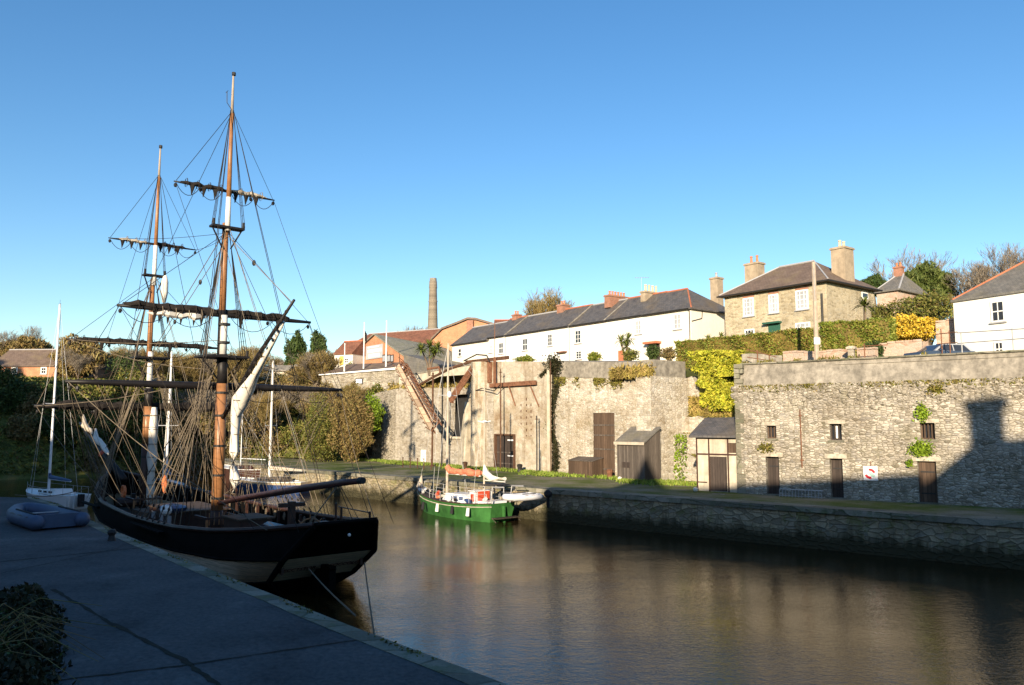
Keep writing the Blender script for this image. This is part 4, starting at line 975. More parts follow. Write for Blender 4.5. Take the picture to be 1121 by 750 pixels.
# ================================================================= houses above the wall
def sash(parent, fr, x0, x1, z0, z1, y=0.0, nx=2, nz=2, pane='glass', fw=.09, sill=True, frm='trim', proud=.06):
    """a window set in the wall plane y of the thing's frame"""
    mb = MB(); mb.box(x0, x1, y-proud, y+.06, z1-fw, z1).box(x0, x1, y-proud, y+.06, z0, z0+fw).box(x0, x0+fw, y-proud, y+.06, z0+fw, z1-fw).box(x1-fw, x1, y-proud, y+.06, z0+fw, z1-fw)
    for i in range(1, nx): x = x0+(x1-x0)*i/nx; mb.box(x-.022, x+.022, y-proud*.8, y+.05, z0+fw, z1-fw)
    for i in range(1, nz): z = z0+(z1-z0)*i/nz; t_ = .035 if (nz % 2 == 0 and i == nz//2) else .02; mb.box(x0+fw, x1-fw, y-proud*.7, y+.045, z-t_, z+t_)
    o = mb.build('window', M[frm], parent)
    MB().quad((x0+fw*.5, y-.012, z0+fw*.5), (x1-fw*.5, y-.012, z0+fw*.5), (x1-fw*.5, y-.012, z1-fw*.5), (x0+fw*.5, y-.012, z1-fw*.5)).build('pane', M[pane], o)
    if sill: MB().box(x0-.1, x1+.1, y-.13, y+.05, z0-.1, z0-.003).build('sill', M['sill'], o)
    return o
def side(parent_fr_w, fn): pass
def roof_hip(parent, L, Dp, ze, zr, mat, over=.3, hl=0.0, hr=0.0, name='roof', th=.14, ridge=True, yo=0.0):
    a = over; y0, y1 = -a+yo, Dp+a+yo; ym = (y0+y1)/2
    # eave drop so that the slope carries over the wall line
    xl, xr = (-a, L+a) if hl or hr else (-.12, L+.12)
    xl = -a if hl else -.06; xr = L+a if hr else L+.06
    v = [(xl, y0, ze), (xr, y0, ze), (xr, y1, ze), (xl, y1, ze), (xl+hl, ym, zr), (xr-hr, ym, zr)]
    vb = [(x, y, z-th) for x, y, z in v[:4]]
    mb = MB(); mb.add(v+vb, [[0, 1, 5, 4], [2, 3, 4, 5], [1, 2, 5], [3, 0, 4], [0, 6, 7, 1], [1, 7, 8, 2], [2, 8, 9, 3], [3, 9, 6, 0], [6, 9, 8, 7]])
    o = mb.build(name, M[mat], parent)
    if ridge:
        q = MB().tube([Vector(v[4])+Vector((0, 0, .02)), Vector(v[5])+Vector((0, 0, .02))], .11, 6)
        if hr: q.tube([Vector(v[1])+Vector((-.1, .1, .04)), Vector(v[5])], .09, 5)
        if hl: q.tube([Vector(v[0])+Vector((.1, .1, .04)), Vector(v[4])], .09, 5)
        q.build('ridge_tiles', M['ridge'] if ridge is True else M[ridge], o)
    return o
def chimney(parent, x, y, zb, zt, wx, wy, mat, pots, potmat='terracotta', cap=True, potn=1, ph=.5):
    o = MB().box(x-wx/2, x+wx/2, y-wy/2, y+wy/2, zb, zt).build('chimney', M[mat], parent)
    if cap: MB().box(x-wx/2-.09, x+wx/2+.09, y-wy/2-.09, y+wy/2+.09, zt+.002, zt+.14).box(x-wx/2-.04, x+wx/2+.04, y-wy/2-.04, y+wy/2+.04, zt+.142, zt+.2).build('cap', M[mat], o)
    b_ = zt+(.2 if cap else 0)
    for i in range(pots):
        if wx >= wy: px_, py_ = x+(i-(pots-1)/2)*wx*.86/max(1, pots), y
        else: px_, py_ = x, y+(i-(pots-1)/2)*wy*.86/max(1, pots)
        mb = MB(); mb.tube([(px_, py_, b_), (px_, py_, b_+ph*.85), (px_, py_, b_+ph*.86), (px_, py_, b_+ph)], [.14, .11, .15, .14], 8); mb.build('pot', M[potmat], o)
    return o

# ---- terrace of cottages, one thing each
TE = FR((17.5, 76.0), e2, 12.3)         # right-hand front corner
uL = TE.uz(495, 380)[0]                 # negative
ze_t = TE.uz(757.6, 337)[1]; 
TE = FR((17.5, 76.0), e2, 12.3)
cuts = [TE.uz(x, 380)[0] for x in (495, 535, 554.5, 592, 625, 664, 706, 757.6)]
walls_ = ['cream', 'white', 'white', 'white', 'pinkwhite', 'white', 'cream']
zr_t = ze_t+2.75
names = ['low white end cottage with a dark slate roof, farthest left in the terrace', 'narrow cream cottage second from the left end of the white terrace', 'white cottage with one red stack, third from the left end of the terrace', 'white cottage in the middle of the terrace, carrying the single square brick chimney', 'pinkish white cottage in the terrace, left of the broad row of red chimney pots', 'white cottage under the broad red chimney, behind the cordyline palm', 'cream end cottage with hipped slate roof and red hip tiles, nearest the stone house']
wins = [  # (px0,px1,py0,py1,blind,nx,nz) per cottage
 [(502, 505, 382, 390, 0, 1, 2)],
 [(524+12, 527+12, 378, 386, 1, 2, 2), (546.5, 551, 375.5, 387, 0, 2, 2)],
 [(572.5, 577.5, 371, 383.5, 0, 2, 2)],
 [(600, 604.5, 366, 378.5, 0, 2, 3), (600.5, 605, 388, 394, 1, 2, 2)],
 [(630, 636, 362, 375.5, 0, 2, 3), (631, 636.5, 384.5, 393, 0, 2, 3)],
 [(661.5+1, 666.5, 357, 363.5, 0, 2, 1), (661.5+1, 667, 383, 389, 0, 2, 1), (696, 702, 351.5, 365.5, 1, 2, 3)],
 [(738, 745.5, 344.5, 360, 1, 2, 3)],
]
for i in range(7):
    a, b_ = cuts[i], cuts[i+1]; fr = TE.sub(a, 0); L = b_-a-.02; dz = .0 if i != 0 else -.25
    t = root(fr, 'cottage', names[i], 'cottage', 'cottages of the white terrace')
    ze = ze_t+dz+(.02*(i % 2)); zr_ = zr_t+dz+(.05*(i % 2))
    MB().box(0, L, 0, 7.2, -2, ze-.1).build('wall', M[walls_[i]], t)
    last = i == 6
    ro = roof_hip(t, L, 7.2, ze, zr_, 'slate', .28, 0, 3.6 if last else 0, ridge=True if (last or i in (1, 3, 5)) else 'sill')
    for (x0, x1, y0, y1, bl, nx, nz) in wins[i]:
        xa, za = fr.uz(x0, y0); xb, zb = fr.uz(x1, y1); 
        if xa > .05 and xb < L-.05: sash(t, fr, xa-.06, xb+.06, zb, za, 0, nx, nz, 'blind' if bl else 'glass', .08)
    MB().tube([(0.08, -.36, ze-.06), (L-.05, -.36, ze-.06)], .06, 6).build('gutter', M['iron'], t)
    if i in (1, 3, 6): MB().tube([(L-.15, -.08, -1), (L-.15, -.08, ze-.3), (L-.15, -.34, ze-.1)], .045, 5).build('drainpipe', M['iron'] if last else M['sill'], t)
    # mortar verge strip between roofs
    if i in (0, 1, 3, 4):
        MB().xprism([(-.25, ze+.01), (-.25, ze+.10), (3.55, zr_+.07), (3.55, zr_-.02)], L-.12, L+.06).build('verge', M['cement'], t)
    if last:
        S = fr.sub(L, 0); sash(t, S, L-2.0, L-1.9, .5, .6) if False else None
        MB().tube([(L+.03, .05, ze-1.3), (L+.03, 1.6, ze-.9), (L+.03, 1.7, ze-.15)], .05, 5).build('drainpipe', M['iron'], t)
    # small porch roofs and doors
    if i == 5:
        xa, za = fr.uz(677, 384); xb, zb = fr.uz(683, 397); MB().box(xa, xb, -.06, 0.0, -.3, za).build('door', M['ridge'], t)
    if i == 4:
        xa, za = fr.uz(612, 386); xb, _ = fr.uz(621, 386); MB().box(xa, xb, -.5, 0, za-.08, za+.06).build('porch_roof', M['tilered'], t)
    if last:
        xa, za = fr.uz(709, 376.5); xb, _ = fr.uz(724, 376.5); MB().box(max(.1, xa), xb, -.8, 0, za-.1, za+.12).build('porch_roof', M['ridge'], t)
        MB().box(max(.1, xa)+.2, xb-.2, -.05, 0, -1.2, za-.1).build('door', M['darkdoor'], t)
    pz = lambda py, yy, px: fr.uz(px, py, yy)
    def chim(px0, px1, pyt, mat, pots, wy, yy=3.6, ph=.5, zb=None, wx=None, pm='terracotta'):
        xa, zt_ = fr.uz(px0, pyt, yy-wy/2); xb, _ = fr.uz(px1, pyt, yy-wy/2)
        chimney(t, (xa+xb)/2, yy, (zb or zr_-.9), zt_-ph-.2, wx or (xb-xa), wy, mat, pots, pm, True, ph=ph)
    if i == 1: MB().box(0, 0.01, 0, .01, 0, .01) if False else None
    if i == 2: chim(560.5, 565, 340.5, 'brickred', 2, .9)
    if i == 3: chim(609.5, 616, 329.5, 'brickred', 2, 1.1, zb=zr_-1.2)
    if i == 4: chim(661.5, 667, 318.5, 'brickred', 6, 3.2, 3.6, .5)
    if i == 5:
        chim(701, 706, 311.5, 'chimcement', 4, 2.6, 3.6, .75, pm='buff')
        xq, zq = fr.uz(702, 304, 3.6); mb = MB().tube([(xq, 3.6, zq-2.2), (xq, 3.6, zq)], .025, 4).tube([(xq-.5, 3.1, zq), (xq+.6, 4.2, zq)], .02, 4)
        for k in range(6): q = -.45+k*.2; mb.tube([(xq+q-.2, 3.6+q+.2, zq), (xq+q+.2, 3.6+q-.2, zq)], .012, 4)
        mb.build('aerial', M['sill'], t)
    if last:
        xa, zt_ = fr.uz(779.5, 306, 6.4); xb, _ = fr.uz(786.5, 306, 6.4)
        c = chimney(t, (xa+xb)/2, 6.6, ze-.5, zt_-.05, .95, .95, 'chimcement', 1, 'sill', True, ph=.55)

# ---- stone house
SHF = FR((26.9, 66.0), e2, 12.2); u0 = SHF.uz(793.5, 340)[0]; S = SHF.sub(u0); L = -u0; Dp = 8.0
t = root(S, 'stone_house', 'two storey buff stone house with hipped roof and two tall chimneys', 'house')
ze = S.uz(909, 306)[1]-.0; zr_ = ze+2.75
MB().box(0, L, 0, Dp, -1.5, ze-.05).build('wall', M['housestone'], t)
ro = roof_hip(t, L, Dp, ze, zr_, 'slatebrown', .45, 3.9, 3.9, ridge='sill')
MB().tube([(-.5, -.52, ze-.1), (L+.5, -.52, ze-.1), (L+.5, Dp+.5, ze-.1)], .08, 6).build('gutter', M['iron'], t)
for q in ((813.5, 825.7, 327, 345.5), (841.5, 852.8, 323, 342), (871, 885.5, 318.5, 338)):
    xa, za = S.uz(q[0], q[2]); xb, zb = S.uz(q[1], q[3]); sash(t, S, xa, xb, zb, za, -.02, 3, 4, 'blind', .14, proud=.06)
    MB().box(xa-.05, xb+.05, -.02, .0, za+.003, za+.26).build('brick_arch', M['brickred'], t)
for q in ((815.5, 826, 361, 380), (871, 887, 354, 375)):
    xa, za = S.uz(q[0], q[2]); xb, _ = S.uz(q[1], q[2]); sash(t, S, xa, xb, za-1.7, za, -.02, 3, 4, 'glass' if q[0] < 850 else 'blind', .12)
xa, za = S.uz(838, 355.5); xb, _ = S.uz(856, 355.5); MB().box(xa, xb, -.55, -.0, za-.02, za+.14).build('door_canopy', M['greenpaint'], t); MB().box(xa+.35, xb-.15, -.10, -.0, -1, za-.03).build('door', M['greenpaint'], t)
MB().tube([(L-.45, -.07, .8), (L-.45, -.07, ze-1.1)], .09, 6).build('drainpipe', M['iron'], t)
xa, zt_ = S.uz(820.5, 289, 4.0); xa0 = S.uz(813.5, 300, 3.4)[0]; xb0 = S.uz(833, 300, 3.4)[0]
chimney(t, (xa0+xb0)/2-.1, 4.0, ze, S.uz(820, 290, 3.4)[1], 1.55, 1.1, 'chimcement', 2, 'terracotta', True, ph=.75)
# right chimney rises from the right-hand end wall
SR = FR((S.w(L).x, S.w(L).y), (S.n[0], S.n[1]), S.z0)     # frame of the right-hand side, x runs back
xa, zt_ = SR.uz(921.5, 270); xb, _ = SR.uz(939, 270)
chimney(t, L-.75, (xa+xb)/2, ze-.3, zt_, 1.3, 1.55, 'chimcement', 2, 'buff', True, ph=.65)
# side window seen beyond the palm
xa, za = SR.uz(943, 319.5); xb, zb = SR.uz(950, 328)
mb = MB().box(L-.01, L+.05, xa, xb, zb, za); wo = mb.build('window', M['trim'], t); MB().box(L+.05, L+.07, xa+.1, xb-.1, zb+.1, za-.1).build('pane', M['glass'], wo)

# ---- pink cottage behind, right of the stone house
S = FR((at_y(985, 360, 84).x, 84), e2, 13.0); u0 = S.uz(960.5, 340)[0]; S = S.sub(u0); L = -u0
t = root(S, 'cottage', 'small pink rendered cottage with hipped grey roof, between the stone house and the yellow bush', 'cottage')
ze = S.uz(985, 316.5)[1]
MB().box(0, L, 0, 6.5, -2, ze-.05).build('wall', M['pinkstone'], t); roof_hip(t, L, 6.5, ze, ze+2.2, 'slatelight', .35, min(2.2, L*.5), min(2.2, L*.5), ridge='sill')
chimney(t, L*.45, 3.2, ze+1.2, ze+2.9, .9, .7, 'brickred', 2, ph=.45)
mb = MB().box(L-.01, L+.05, 3.2, 4.1, ze-1.7, ze-.7); wo = mb.build('window', M['trim'], t); MB().box(L+.05, L+.07, 3.3, 4.0, ze-1.6, ze-.8).build('pane', M['glass'], wo)

# ---- white house at the right-hand edge
C3 = at_y(1047.5, 400, 55); e3 = (.455, -.89); S = FR((C3.x, C3.y), e3, 9.9)
t = root(S, 'white_house', 'white rendered house with grey slate roof at the right end above the wall', 'house')
L = 13; ze = S.uz(1047.5, 328.5)[1]; zr_ = S.uz(1088, 293, 3.2)[1]
MB().box(0, L, 0, 6.4, -2, ze-.05).build('wall', M['white'], t); roof_hip(t, L, 6.4, ze, zr_, 'slatelight', .12, 3.3, 0, ridge=True)
for q in ((1084.5, 1101, 330.5, 351.5), (1088.5, 1100, 374.5, 390)):
    xa, za = S.uz(q[0], q[2]); xb, zb = S.uz(q[1], q[3]); sash(t, S, xa, xb, zb, za, -.01, 2, 2, 'glass', .10)

# ---- hedges, walls and planting in front of the stone house
def hedge(fr, L, H, Dp, lab, mats=('hedge',), n=9000, size=.12, z0=-.3):
    t = root(fr, 'hedge', lab, 'hedge'); MB().box(.12, L-.12, .12, Dp-.12, z0, H-.12).build('stems', M['hedgebrown'], t)
    for m_ in mats: P_ = boxpts(0, L, 0, Dp, z0, H, n//len(mats), .09); P_[:, 2] += (.04*np.sin(P_[:, 0]*1.9)+.03*np.sin(P_[:, 0]*5.3+1))*(P_[:, 2]-z0)/(H-z0); P_[:, 1] += .10*np.sin(P_[:, 0]*2.3+P_[:, 2]*2); leafobj('leaves', P_, size, M[m_], t)
    return t
H1 = FR((.3846*56, 56), e2, 10.9); u0 = H1.uz(739, 380)[0]; H1 = H1.sub(u0)
hh = H1.uz(860, 361.5)[1]; hedge(H1, -u0, hh, 1.3, 'long clipped hedge in front of the stone house, left of the telegraph pole', ('hedge', 'hedge', 'hedge', 'hedgebrown'), 18000, .12)
zz_, _ = 0, 0
H2 = FR((at_y(899, 380, 57).x, 57), (.80, -.60), 11.0); u1 = H2.uz(976, 370)[0]
hedge(H2, u1, H2.uz(935, 351)[1], 1.6, 'tall rounded green hedge in front of the stone house, right of the telegraph pole', ('hedge',), 12000, .13)
def bush(name, x, y, z, r, lab, mat, n, size, cat='bush', sq=(1, 1, 1), group=None, stems=True, thick=.25):
    t = empty(name, (x, y, z)); tag(t, lab, cat, group)
    if stems:
        mb = MB()
        for k in range(5):
            a = R.uniform(0, 6.28); mb.tube([(0, 0, -.3), (math.cos(a)*r*sq[0]*.3, math.sin(a)*r*sq[1]*.3, r*sq[2]*.8), (math.cos(a)*r*sq[0]*.6, math.sin(a)*r*sq[1]*.6, r*sq[2]*1.5)], [.06*r, .04*r, .015*r], 4)
        mb.build('stem', M['bark'], t)
    C = ell((0, 0, r*sq[2]), (r*sq[0], r*sq[1], r*sq[2]), n, thick)
    C2 = ell((0, 0, r*sq[2]*.9), (r*sq[0]*.7, r*sq[1]*.7, r*sq[2]*.75), n//4, .3)
    leafobj('leaves', np.concatenate([C, C2]), size, M[mat], t); return t
def bush_px(px, ytop, ybot, Y, wpx, lab, mat, n=2500, size=.12, name='bush', cat='bush', group=None):
    P = at_y(px, ybot, Y); Pt = at_y(px, ytop, Y); h = Pt.z-P.z; wd = wpx*Y/F/2
    return bush(name, P.x, P.y, P.z-.15, 1.0, lab, mat, n, size, cat, (wd, wd*.8, (h+.15)/2), group)
bush_px(1000, 344, 374, 58, 54, 'big golden yellow bush above the parked car', 'golden', 5200, .13)
bush_px(956, 374, 392, 50, 24, 'small dark green bush beside the gate post, left of the car', 'evergreen', 1500, .11)
bush_px(1012, 322, 352, 66, 76, 'wide loose green bush with white flowers, left of the white house', 'bushgreen', 4200, .15)
bush_px(975, 330, 352, 70, 40, 'green bush in front of the pink cottage', 'bushgreen', 1800, .15) if False else None
bush_px(966, 333, 358, 67, 26, 'leafy shrub right of the spiky palm, by the stone house side wall', 'bushgreen', 1500, .14)
bush_px(575, 389.5, 397, 80, 22, 'low clipped dark bush on the wall top, in front of the terrace left part', 'hedge', 1000, .13)
bush_px(650, 385, 395, 78, 15, 'small round bush left of the cordyline palm before the terrace', 'hedge', 800, .13)
bush_px(690, 382, 394, 72, 18, 'leafy green shrub under the cordyline palm', 'bushgreen', 1000, .13)
bush_px(715, 378, 393, 72, 17, 'dark green shrub before the cottage porch', 'evergreen', 1000, .13)
bush_px(732, 380, 393, 71, 18, 'russet brown shrub left end of the long clipped hedge', 'bushbrown', 1000, .13)
bush_px(643, 387, 394, 77, 12, 'pink flowering low shrub on the wall top in the middle of the terrace', 'bushbrown', 500, .12) if False else None
# pink garden walls beside the lane
def gwall(pxa, pxb, Ya, Yb, yt, yb, lab, mat='pinkstone', th=.3, cap=True):
    A = at_y(pxa, yt[0], Ya); B = at_y(pxb, yt[1], Yb); Ab = at_y(pxa, yb[0], Ya); fr = FR((A.x, A.y), (B.x-A.x, B.y-A.y), Ab.z); L = math.dist((A.x, A.y), (B.x, B.y))
    t = root(fr, 'garden_wall', lab, 'wall'); za, zb = A.z-Ab.z, B.z-Ab.z
    MB().walls(0, L, -1.2, lambda x: za+(zb-za)*x/L+.05*math.sin(x*2.1), [], .1, th, .6).build('wall_face', M[mat], t)
    if cap: 
        mb = MB(); k = int(L/.5)
        for i in range(k): x = (i+.5)*L/k; mb.obox((x, th/2, za+(zb-za)*x/L+.05*math.sin(x*2.1)+.06), L/k-.03, th+.08, .11)
        mb.build('coping', M['coping'] if mat != 'pinkstone' else M['pinkstone'], t)
    return t
gwall(857, 930, 52, 48.5, (387, 384.5), (396, 396), 'low pink stone garden wall behind the telegraph pole')
gwall(938, 958, 48, 47, (383.5, 383), (394, 394), 'short pink garden wall between the gate post and the small dark bush')
gwall(962, 1009, 51, 49.5, (378.5, 372), (392, 390), 'pale pink retaining wall under the golden yellow bush')
gwall(1024, 1049, 56.8, 55.9, (354, 350), (386, 386), 'high pink stone wall behind the parked car, joining the white house')
gwall(812, 856, 51.5, 50.5, (387.5, 388.5), (397, 397), 'dark sloping lane wall beside the ivy, left of the pink garden wall', 'cement', .3, False)
# gate post
P = at_y(932.5, 394, 47.5); t = empty('gate_post', (P.x, P.y, P.z-.5), W1.rot); tag(t, 'pale stone gate post with flared cap beside the low pink garden wall', 'gate post'); hp = at_y(932.5, 379, 47.5).z-P.z+.5
MB().box(-.17, .17, -.17, .17, 0, hp-.2).build('shaft', M['limewash'], t); MB().box(-.26, .26, -.24, .24, hp-.198, hp-.05).box(-.18, .18, -.18, .18, hp-.048, hp).build('cap', M['limewash'], t)
# telegraph pole
P = at_y(894.5, 397, 47.2); Pt = at_y(890.5, 287, 47.2); t = empty('telegraph_pole', (P.x, P.y, P.z-.4)); tag(t, 'tall bare wooden telegraph pole in front of the stone house corner', 'pole')
MB().tube([(0, 0, 0), ((Pt.x-P.x)/2, 0, (Pt.z-P.z)/2), (Pt.x-P.x, 0, Pt.z-P.z+.4)], [.15, .135, .11], 8).build('shaft', M['polewood'], t)
MB().box(-.19, .17, -.17, -.12, 1.5, 1.9).build('number_plate', M['signwhite'], t); MB().tube([(-.03, -.15, 4.2), (-.03, -.15, 6.2)], .02, 4).build('cable_guard', M['galv'], t)
# railings on the parapet edge
def railing(pxa, pxb, Y, yrails, posts, lab, ybot=390):
    A = at_y(pxa, ybot, Y[0]); B = at_y(pxb, ybot, Y[1]); fr = FR((A.x, A.y), (B.x-A.x, B.y-A.y), min(A.z, B.z)-.1); t = root(fr, 'railing', lab, 'railing')
    mb = MB()
    for (ya, yb) in yrails: ua, za = fr.uz(pxa, ya); ub, zb = fr.uz(pxb, yb); mb = MB().tube([(ua, 0, za), (ub, 0, zb)], .028, 5); mb.build('rail', M['rust'] if 'rusty' in lab else M['galv'], t)
    for px, yt in posts: u, z = fr.uz(px, yt); MB().tube([(u, 0, 0), (u, 0, z)], .035, 5).build('post', M['rust'] if 'rusty' in lab else M['galv'], t)
railing(1048, 1135, (44, 38.6), ((364.5, 359), (376, 369.5)), ((1108, 359.5), (1052, 364)), 'thin grey railing on the wall top in front of the white house')
railing(1025, 1048, (48, 46), ((366, 363.5), (377, 375)), ((1030, 360), (1039, 362)), 'short rusty railing behind the parked car')
railing(818, 850, (49.5, 47.8), ((382.5, 391), (391, 396)), ((829, 383), (842, 389)), 'rusty handrail slanting down beside the lane wall by the ivy', 398)
t0 = at_y(958, 390, 46); 
railing(945, 972, (46.2, 45), ((379, 377.5),), ((946, 376), ), 'single rusty bar fence before the small dark bush', 392)
# parked car
A = at_y(1030, 390, 48.5); fr = FR((A.x, A.y), (.97, .24), 9.62); t = root(fr, 'parked_car', 'dark blue car parked behind the wall, only roof and windows showing', 'car')
def car(t):
    prof = [(-2.05, .30), (-2.05, .72), (-1.95, .92), (-1.15, .98), (1.75, 1.0), (2.0, .85), (2.05, .35)]
    v = []; 
    for y in (-.86, .86):
        for x, z in prof: v.append((x, y*(1 if z < .95 else .97), z))
    n = len(prof); mb = MB().add(v, [[i, (i+1) % n, n+(i+1) % n, n+i][::-1] for i in range(n)]+[list(range(n)), list(range(n, 2*n))[::-1]])
    mb.build('body', M['carpaint'], t)
    top = [(-1.2, .96, .80), (-.45, 1.42, .66), (1.15, 1.46, .66), (1.8, .98, .78)]; v = []
    for s_ in (-1, 1):
        for x, z, yy in top: v.append((x, s_*yy, z))
    MB().add(v, [[0, 1, 5, 4][::-1], [1, 2, 6, 5][::-1], [2, 3, 7, 6][::-1], [0, 1, 2, 3][::-1], [7, 6, 5, 4][::-1]]).build('cabin', M['carsilver'], t)
    for s_ in (-1, 1):
        yy = s_*.80
        for (x0, x1, x2, x3) in ((-.98, -.38, .22, .22), (.30, .30, 1.10, 1.50)):
            MB().add([(x0, s_*.795, 1.0), (x3, s_*.785, 1.0), (x2, s_*.685, 1.38), (x1, s_*.685, 1.38)], [[0, 1, 2, 3] if s_ < 0 else [3, 2, 1, 0]]).build('side_window', M['glass'], t)
        for xw in (-1.3, 1.3):
            w_ = MB().tube([(xw, s_*.68, .31), (xw, s_*.87, .31)], .31, 14).build('wheel', M['black'], t); MB().tube([(xw, s_*.87, .31), (xw, s_*.885, .31)], .18, 10).build('rim', M['galv'], w_)
    MB().add([(-1.19, -.70, .99), (-1.19, .70, .99), (-.52, .58, 1.39), (-.52, -.58, 1.39)], [[0, 3, 2, 1]]).build('windscreen', M['glass'], t)
    for s_ in (-1, 1): MB().ball((-2.03, s_*.62, .68), .12, 8, 6, (.4, 1, .7)).build('headlight', M['trim'], t); MB().ball((-.85, s_*.95, 1.02), .1, 6, 4, (.6, 1, .7)).build('mirror', M['carpaint'], t)
car(t)

# ---- cordyline palms
def palm(px, ytop, ybot, Y, heads, lab, spread=1.0, n=60, ln=.9):
    P = at_y(px, ybot, Y); H = at_y(px, ytop, Y).z-P.z; t = empty('palm_tree', (P.x, P.y, P.z-.6)); tag(t, lab, 'palm tree'); H += .6
    mt = MB(); V = []; Fc = []
    for (dx, dz) in heads:
        hx = dx*spread; hz = H-dz-ln*.55; mt.tube([(0, 0, 0), (hx*.3, 0, hz*.5), (hx, R.uniform(-.2, .2), hz)], [.15, .11, .08], 5)
        for k in range(n):
            az = R.uniform(0, 6.28); el = R.uniform(-.5, 1.35); l_ = ln*R.uniform(.75, 1.1); d = Vector((math.cos(az)*math.cos(el), math.sin(az)*math.cos(el), math.sin(el))); s_ = Vector((-math.sin(az), math.cos(az), 0))*.035*ln
            a = Vector((hx, 0, hz)); m_ = a+d*l_*.55; e_ = a+d*l_+Vector((0, 0, -.22*l_)); b_ = len(V); V += [a-s_*.6, a+s_*.6, m_+s_, m_-s_, e_]; Fc += [[b_, b_+1, b_+2, b_+3], [b_+3, b_+2, b_+4]]
    mt.build('trunk', M['bark'], t); mb = MB(); mb.add(V, Fc); mb.build('fronds', M['palm'], t, uv=False)
palm(470, 373, 405, 88, [(-.9, .3), (0, 0), (.9, .2), (.5, .8)], 'cordyline palm with three shaggy heads at the left end of the white terrace', 1.0, 110, 1.35)
palm(685, 364.5, 396, 74, [(-.4, .2), (.25, 0), (.1, .7)], 'cordyline palm in front of the white terrace, beside the reddish door', 1.0, 90, 1.1)
palm(947, 326, 352, 63, [(0, 0)], 'single headed spiky palm beside the stone house', 1, 110, 1.25)
palm(786, 364, 378, 66, [(-.8, .2), (.3, 0)], 'small palm peeping over the hedge between the cottage and the stone house', 1.0, 60, .75)

# ================================================================= buildings on the left
# brick gable building
GB = FR((at_y(442, 400, 105).x, 105), e2, 13.6); u0 = GB.uz(381.5, 395)[0]; S = GB.sub(u0); Lg = -u0
t = root(S, 'brick_building', 'orange brick gabled building with a pale sign and a grey roof, behind the clay chute', 'building')
ze = S.uz(442, 389.5)[1]; zap = S.uz(410.5, 367.5)[1]; um = S.uz(410.5, 367.5)[0]; Dp = 12
mb = MB(); mb.add([(0, 0, -4), (Lg, 0, -4), (Lg, 0, ze), (um, 0, zap), (0, 0, S.uz(382, 393)[1]), (0, Dp, -4), (Lg, Dp, -4), (Lg, Dp, ze-.9), (um, Dp, zap-1.3), (0, Dp, ze-.9)], [[0, 1, 2, 3, 4], [9, 8, 7, 6, 5], [1, 6, 7, 2], [5, 0, 4, 9]]); mb.build('wall', M['brick'], t)
zl = S.uz(382, 393)[1]
mb = MB()
for (xa, za, xb, zb) in ((-.3, zl-.15, um, zap+.12), (um, zap+.12, Lg+.4, ze-.15)):
    da, db = (1.3 if xa == um else .9), (1.3 if xb == um else .9)
    mb.add([(xa, -.25, za), (xb, -.25, zb), (xb, Dp, zb-db), (xa, Dp, za-da), (xa, -.25, za+.16), (xb, -.25, zb+.16), (xb, Dp, zb+.16-db), (xa, Dp, za+.16-da)], [[3, 2, 1, 0], [4, 5, 6, 7], [0, 1, 5, 4], [2, 3, 7, 6], [0, 4, 7, 3], [1, 2, 6, 5]])
mb.build('roof', M['slategreen'], t)
xa, za = S.uz(401.5, 379.5); xb, zb = S.uz(419, 391.5); sg = MB().box(xa, xb, -.12, 0, zb, za).build('sign_board', M['signgrey'], t)
k = [(.12, .84, .80, .93), (.10, .48, .95, .70), (.16, .12, .84, .36)]
for x0, z0_, x1, z1_ in k: MB().box(xa+(xb-xa)*x0, xa+(xb-xa)*x1, -.15, -.122, zb+(za-zb)*z0_, zb+(za-zb)*z1_).build('panel', M['signwhite'], sg)
for q in ((419, 423.5), (424, 427.5), (428, 431)):
    x0, z0_ = S.uz(q[0], 388.5); x1, z1_ = S.uz(q[1], 396.5); wo = MB().box(x0, x1, -.06, 0, z1_, z0_).build('window', M['darkdoor'], t); MB().box(x0+.1, x1-.1, -.08, -.062, z1_+.15, z0_-.15).build('pane', M['blind'], wo)
# flagpoles
def flagpole(px, yt, yb, Y, lab, flag=None):
    P = at_y(px, yb, Y); H = at_y(px, yt, Y).z-P.z; t = empty('flagpole', (P.x, P.y, P.z-1)); tag(t, lab, 'flagpole'); MB().tube([(0, 0, 0), (0, 0, H*.6), (0, 0, H+1)], [.10, .08, .05], 6).build('mast', M['trim'], t)
    MB().ball((0, 0, H+1.05), .1, 6, 4).build('truck', M['trim'], t)
    if flag:
        zz = H+1-flag; mb = MB(); n = 5; mb.add([(.06+.09*i*.8, .12*math.sin(i*1.9), zz-(.12*i)-j*1.3) for j in (0, 1) for i in range(n)], [[i, i+1, n+i+1, n+i] for i in range(n-1)]); mb.build('flag', M['iron'], t)
flagpole(398, 354, 402, 102, 'white flagpole with a dark flag left of the brick gable', .9); flagpole(422.5, 352, 398, 101.5, 'white flagpole without a flag right of the brick gable apex'); flagpole(377, 377, 402, 101, 'short white pole in front of the cream cottage by the brick gable')
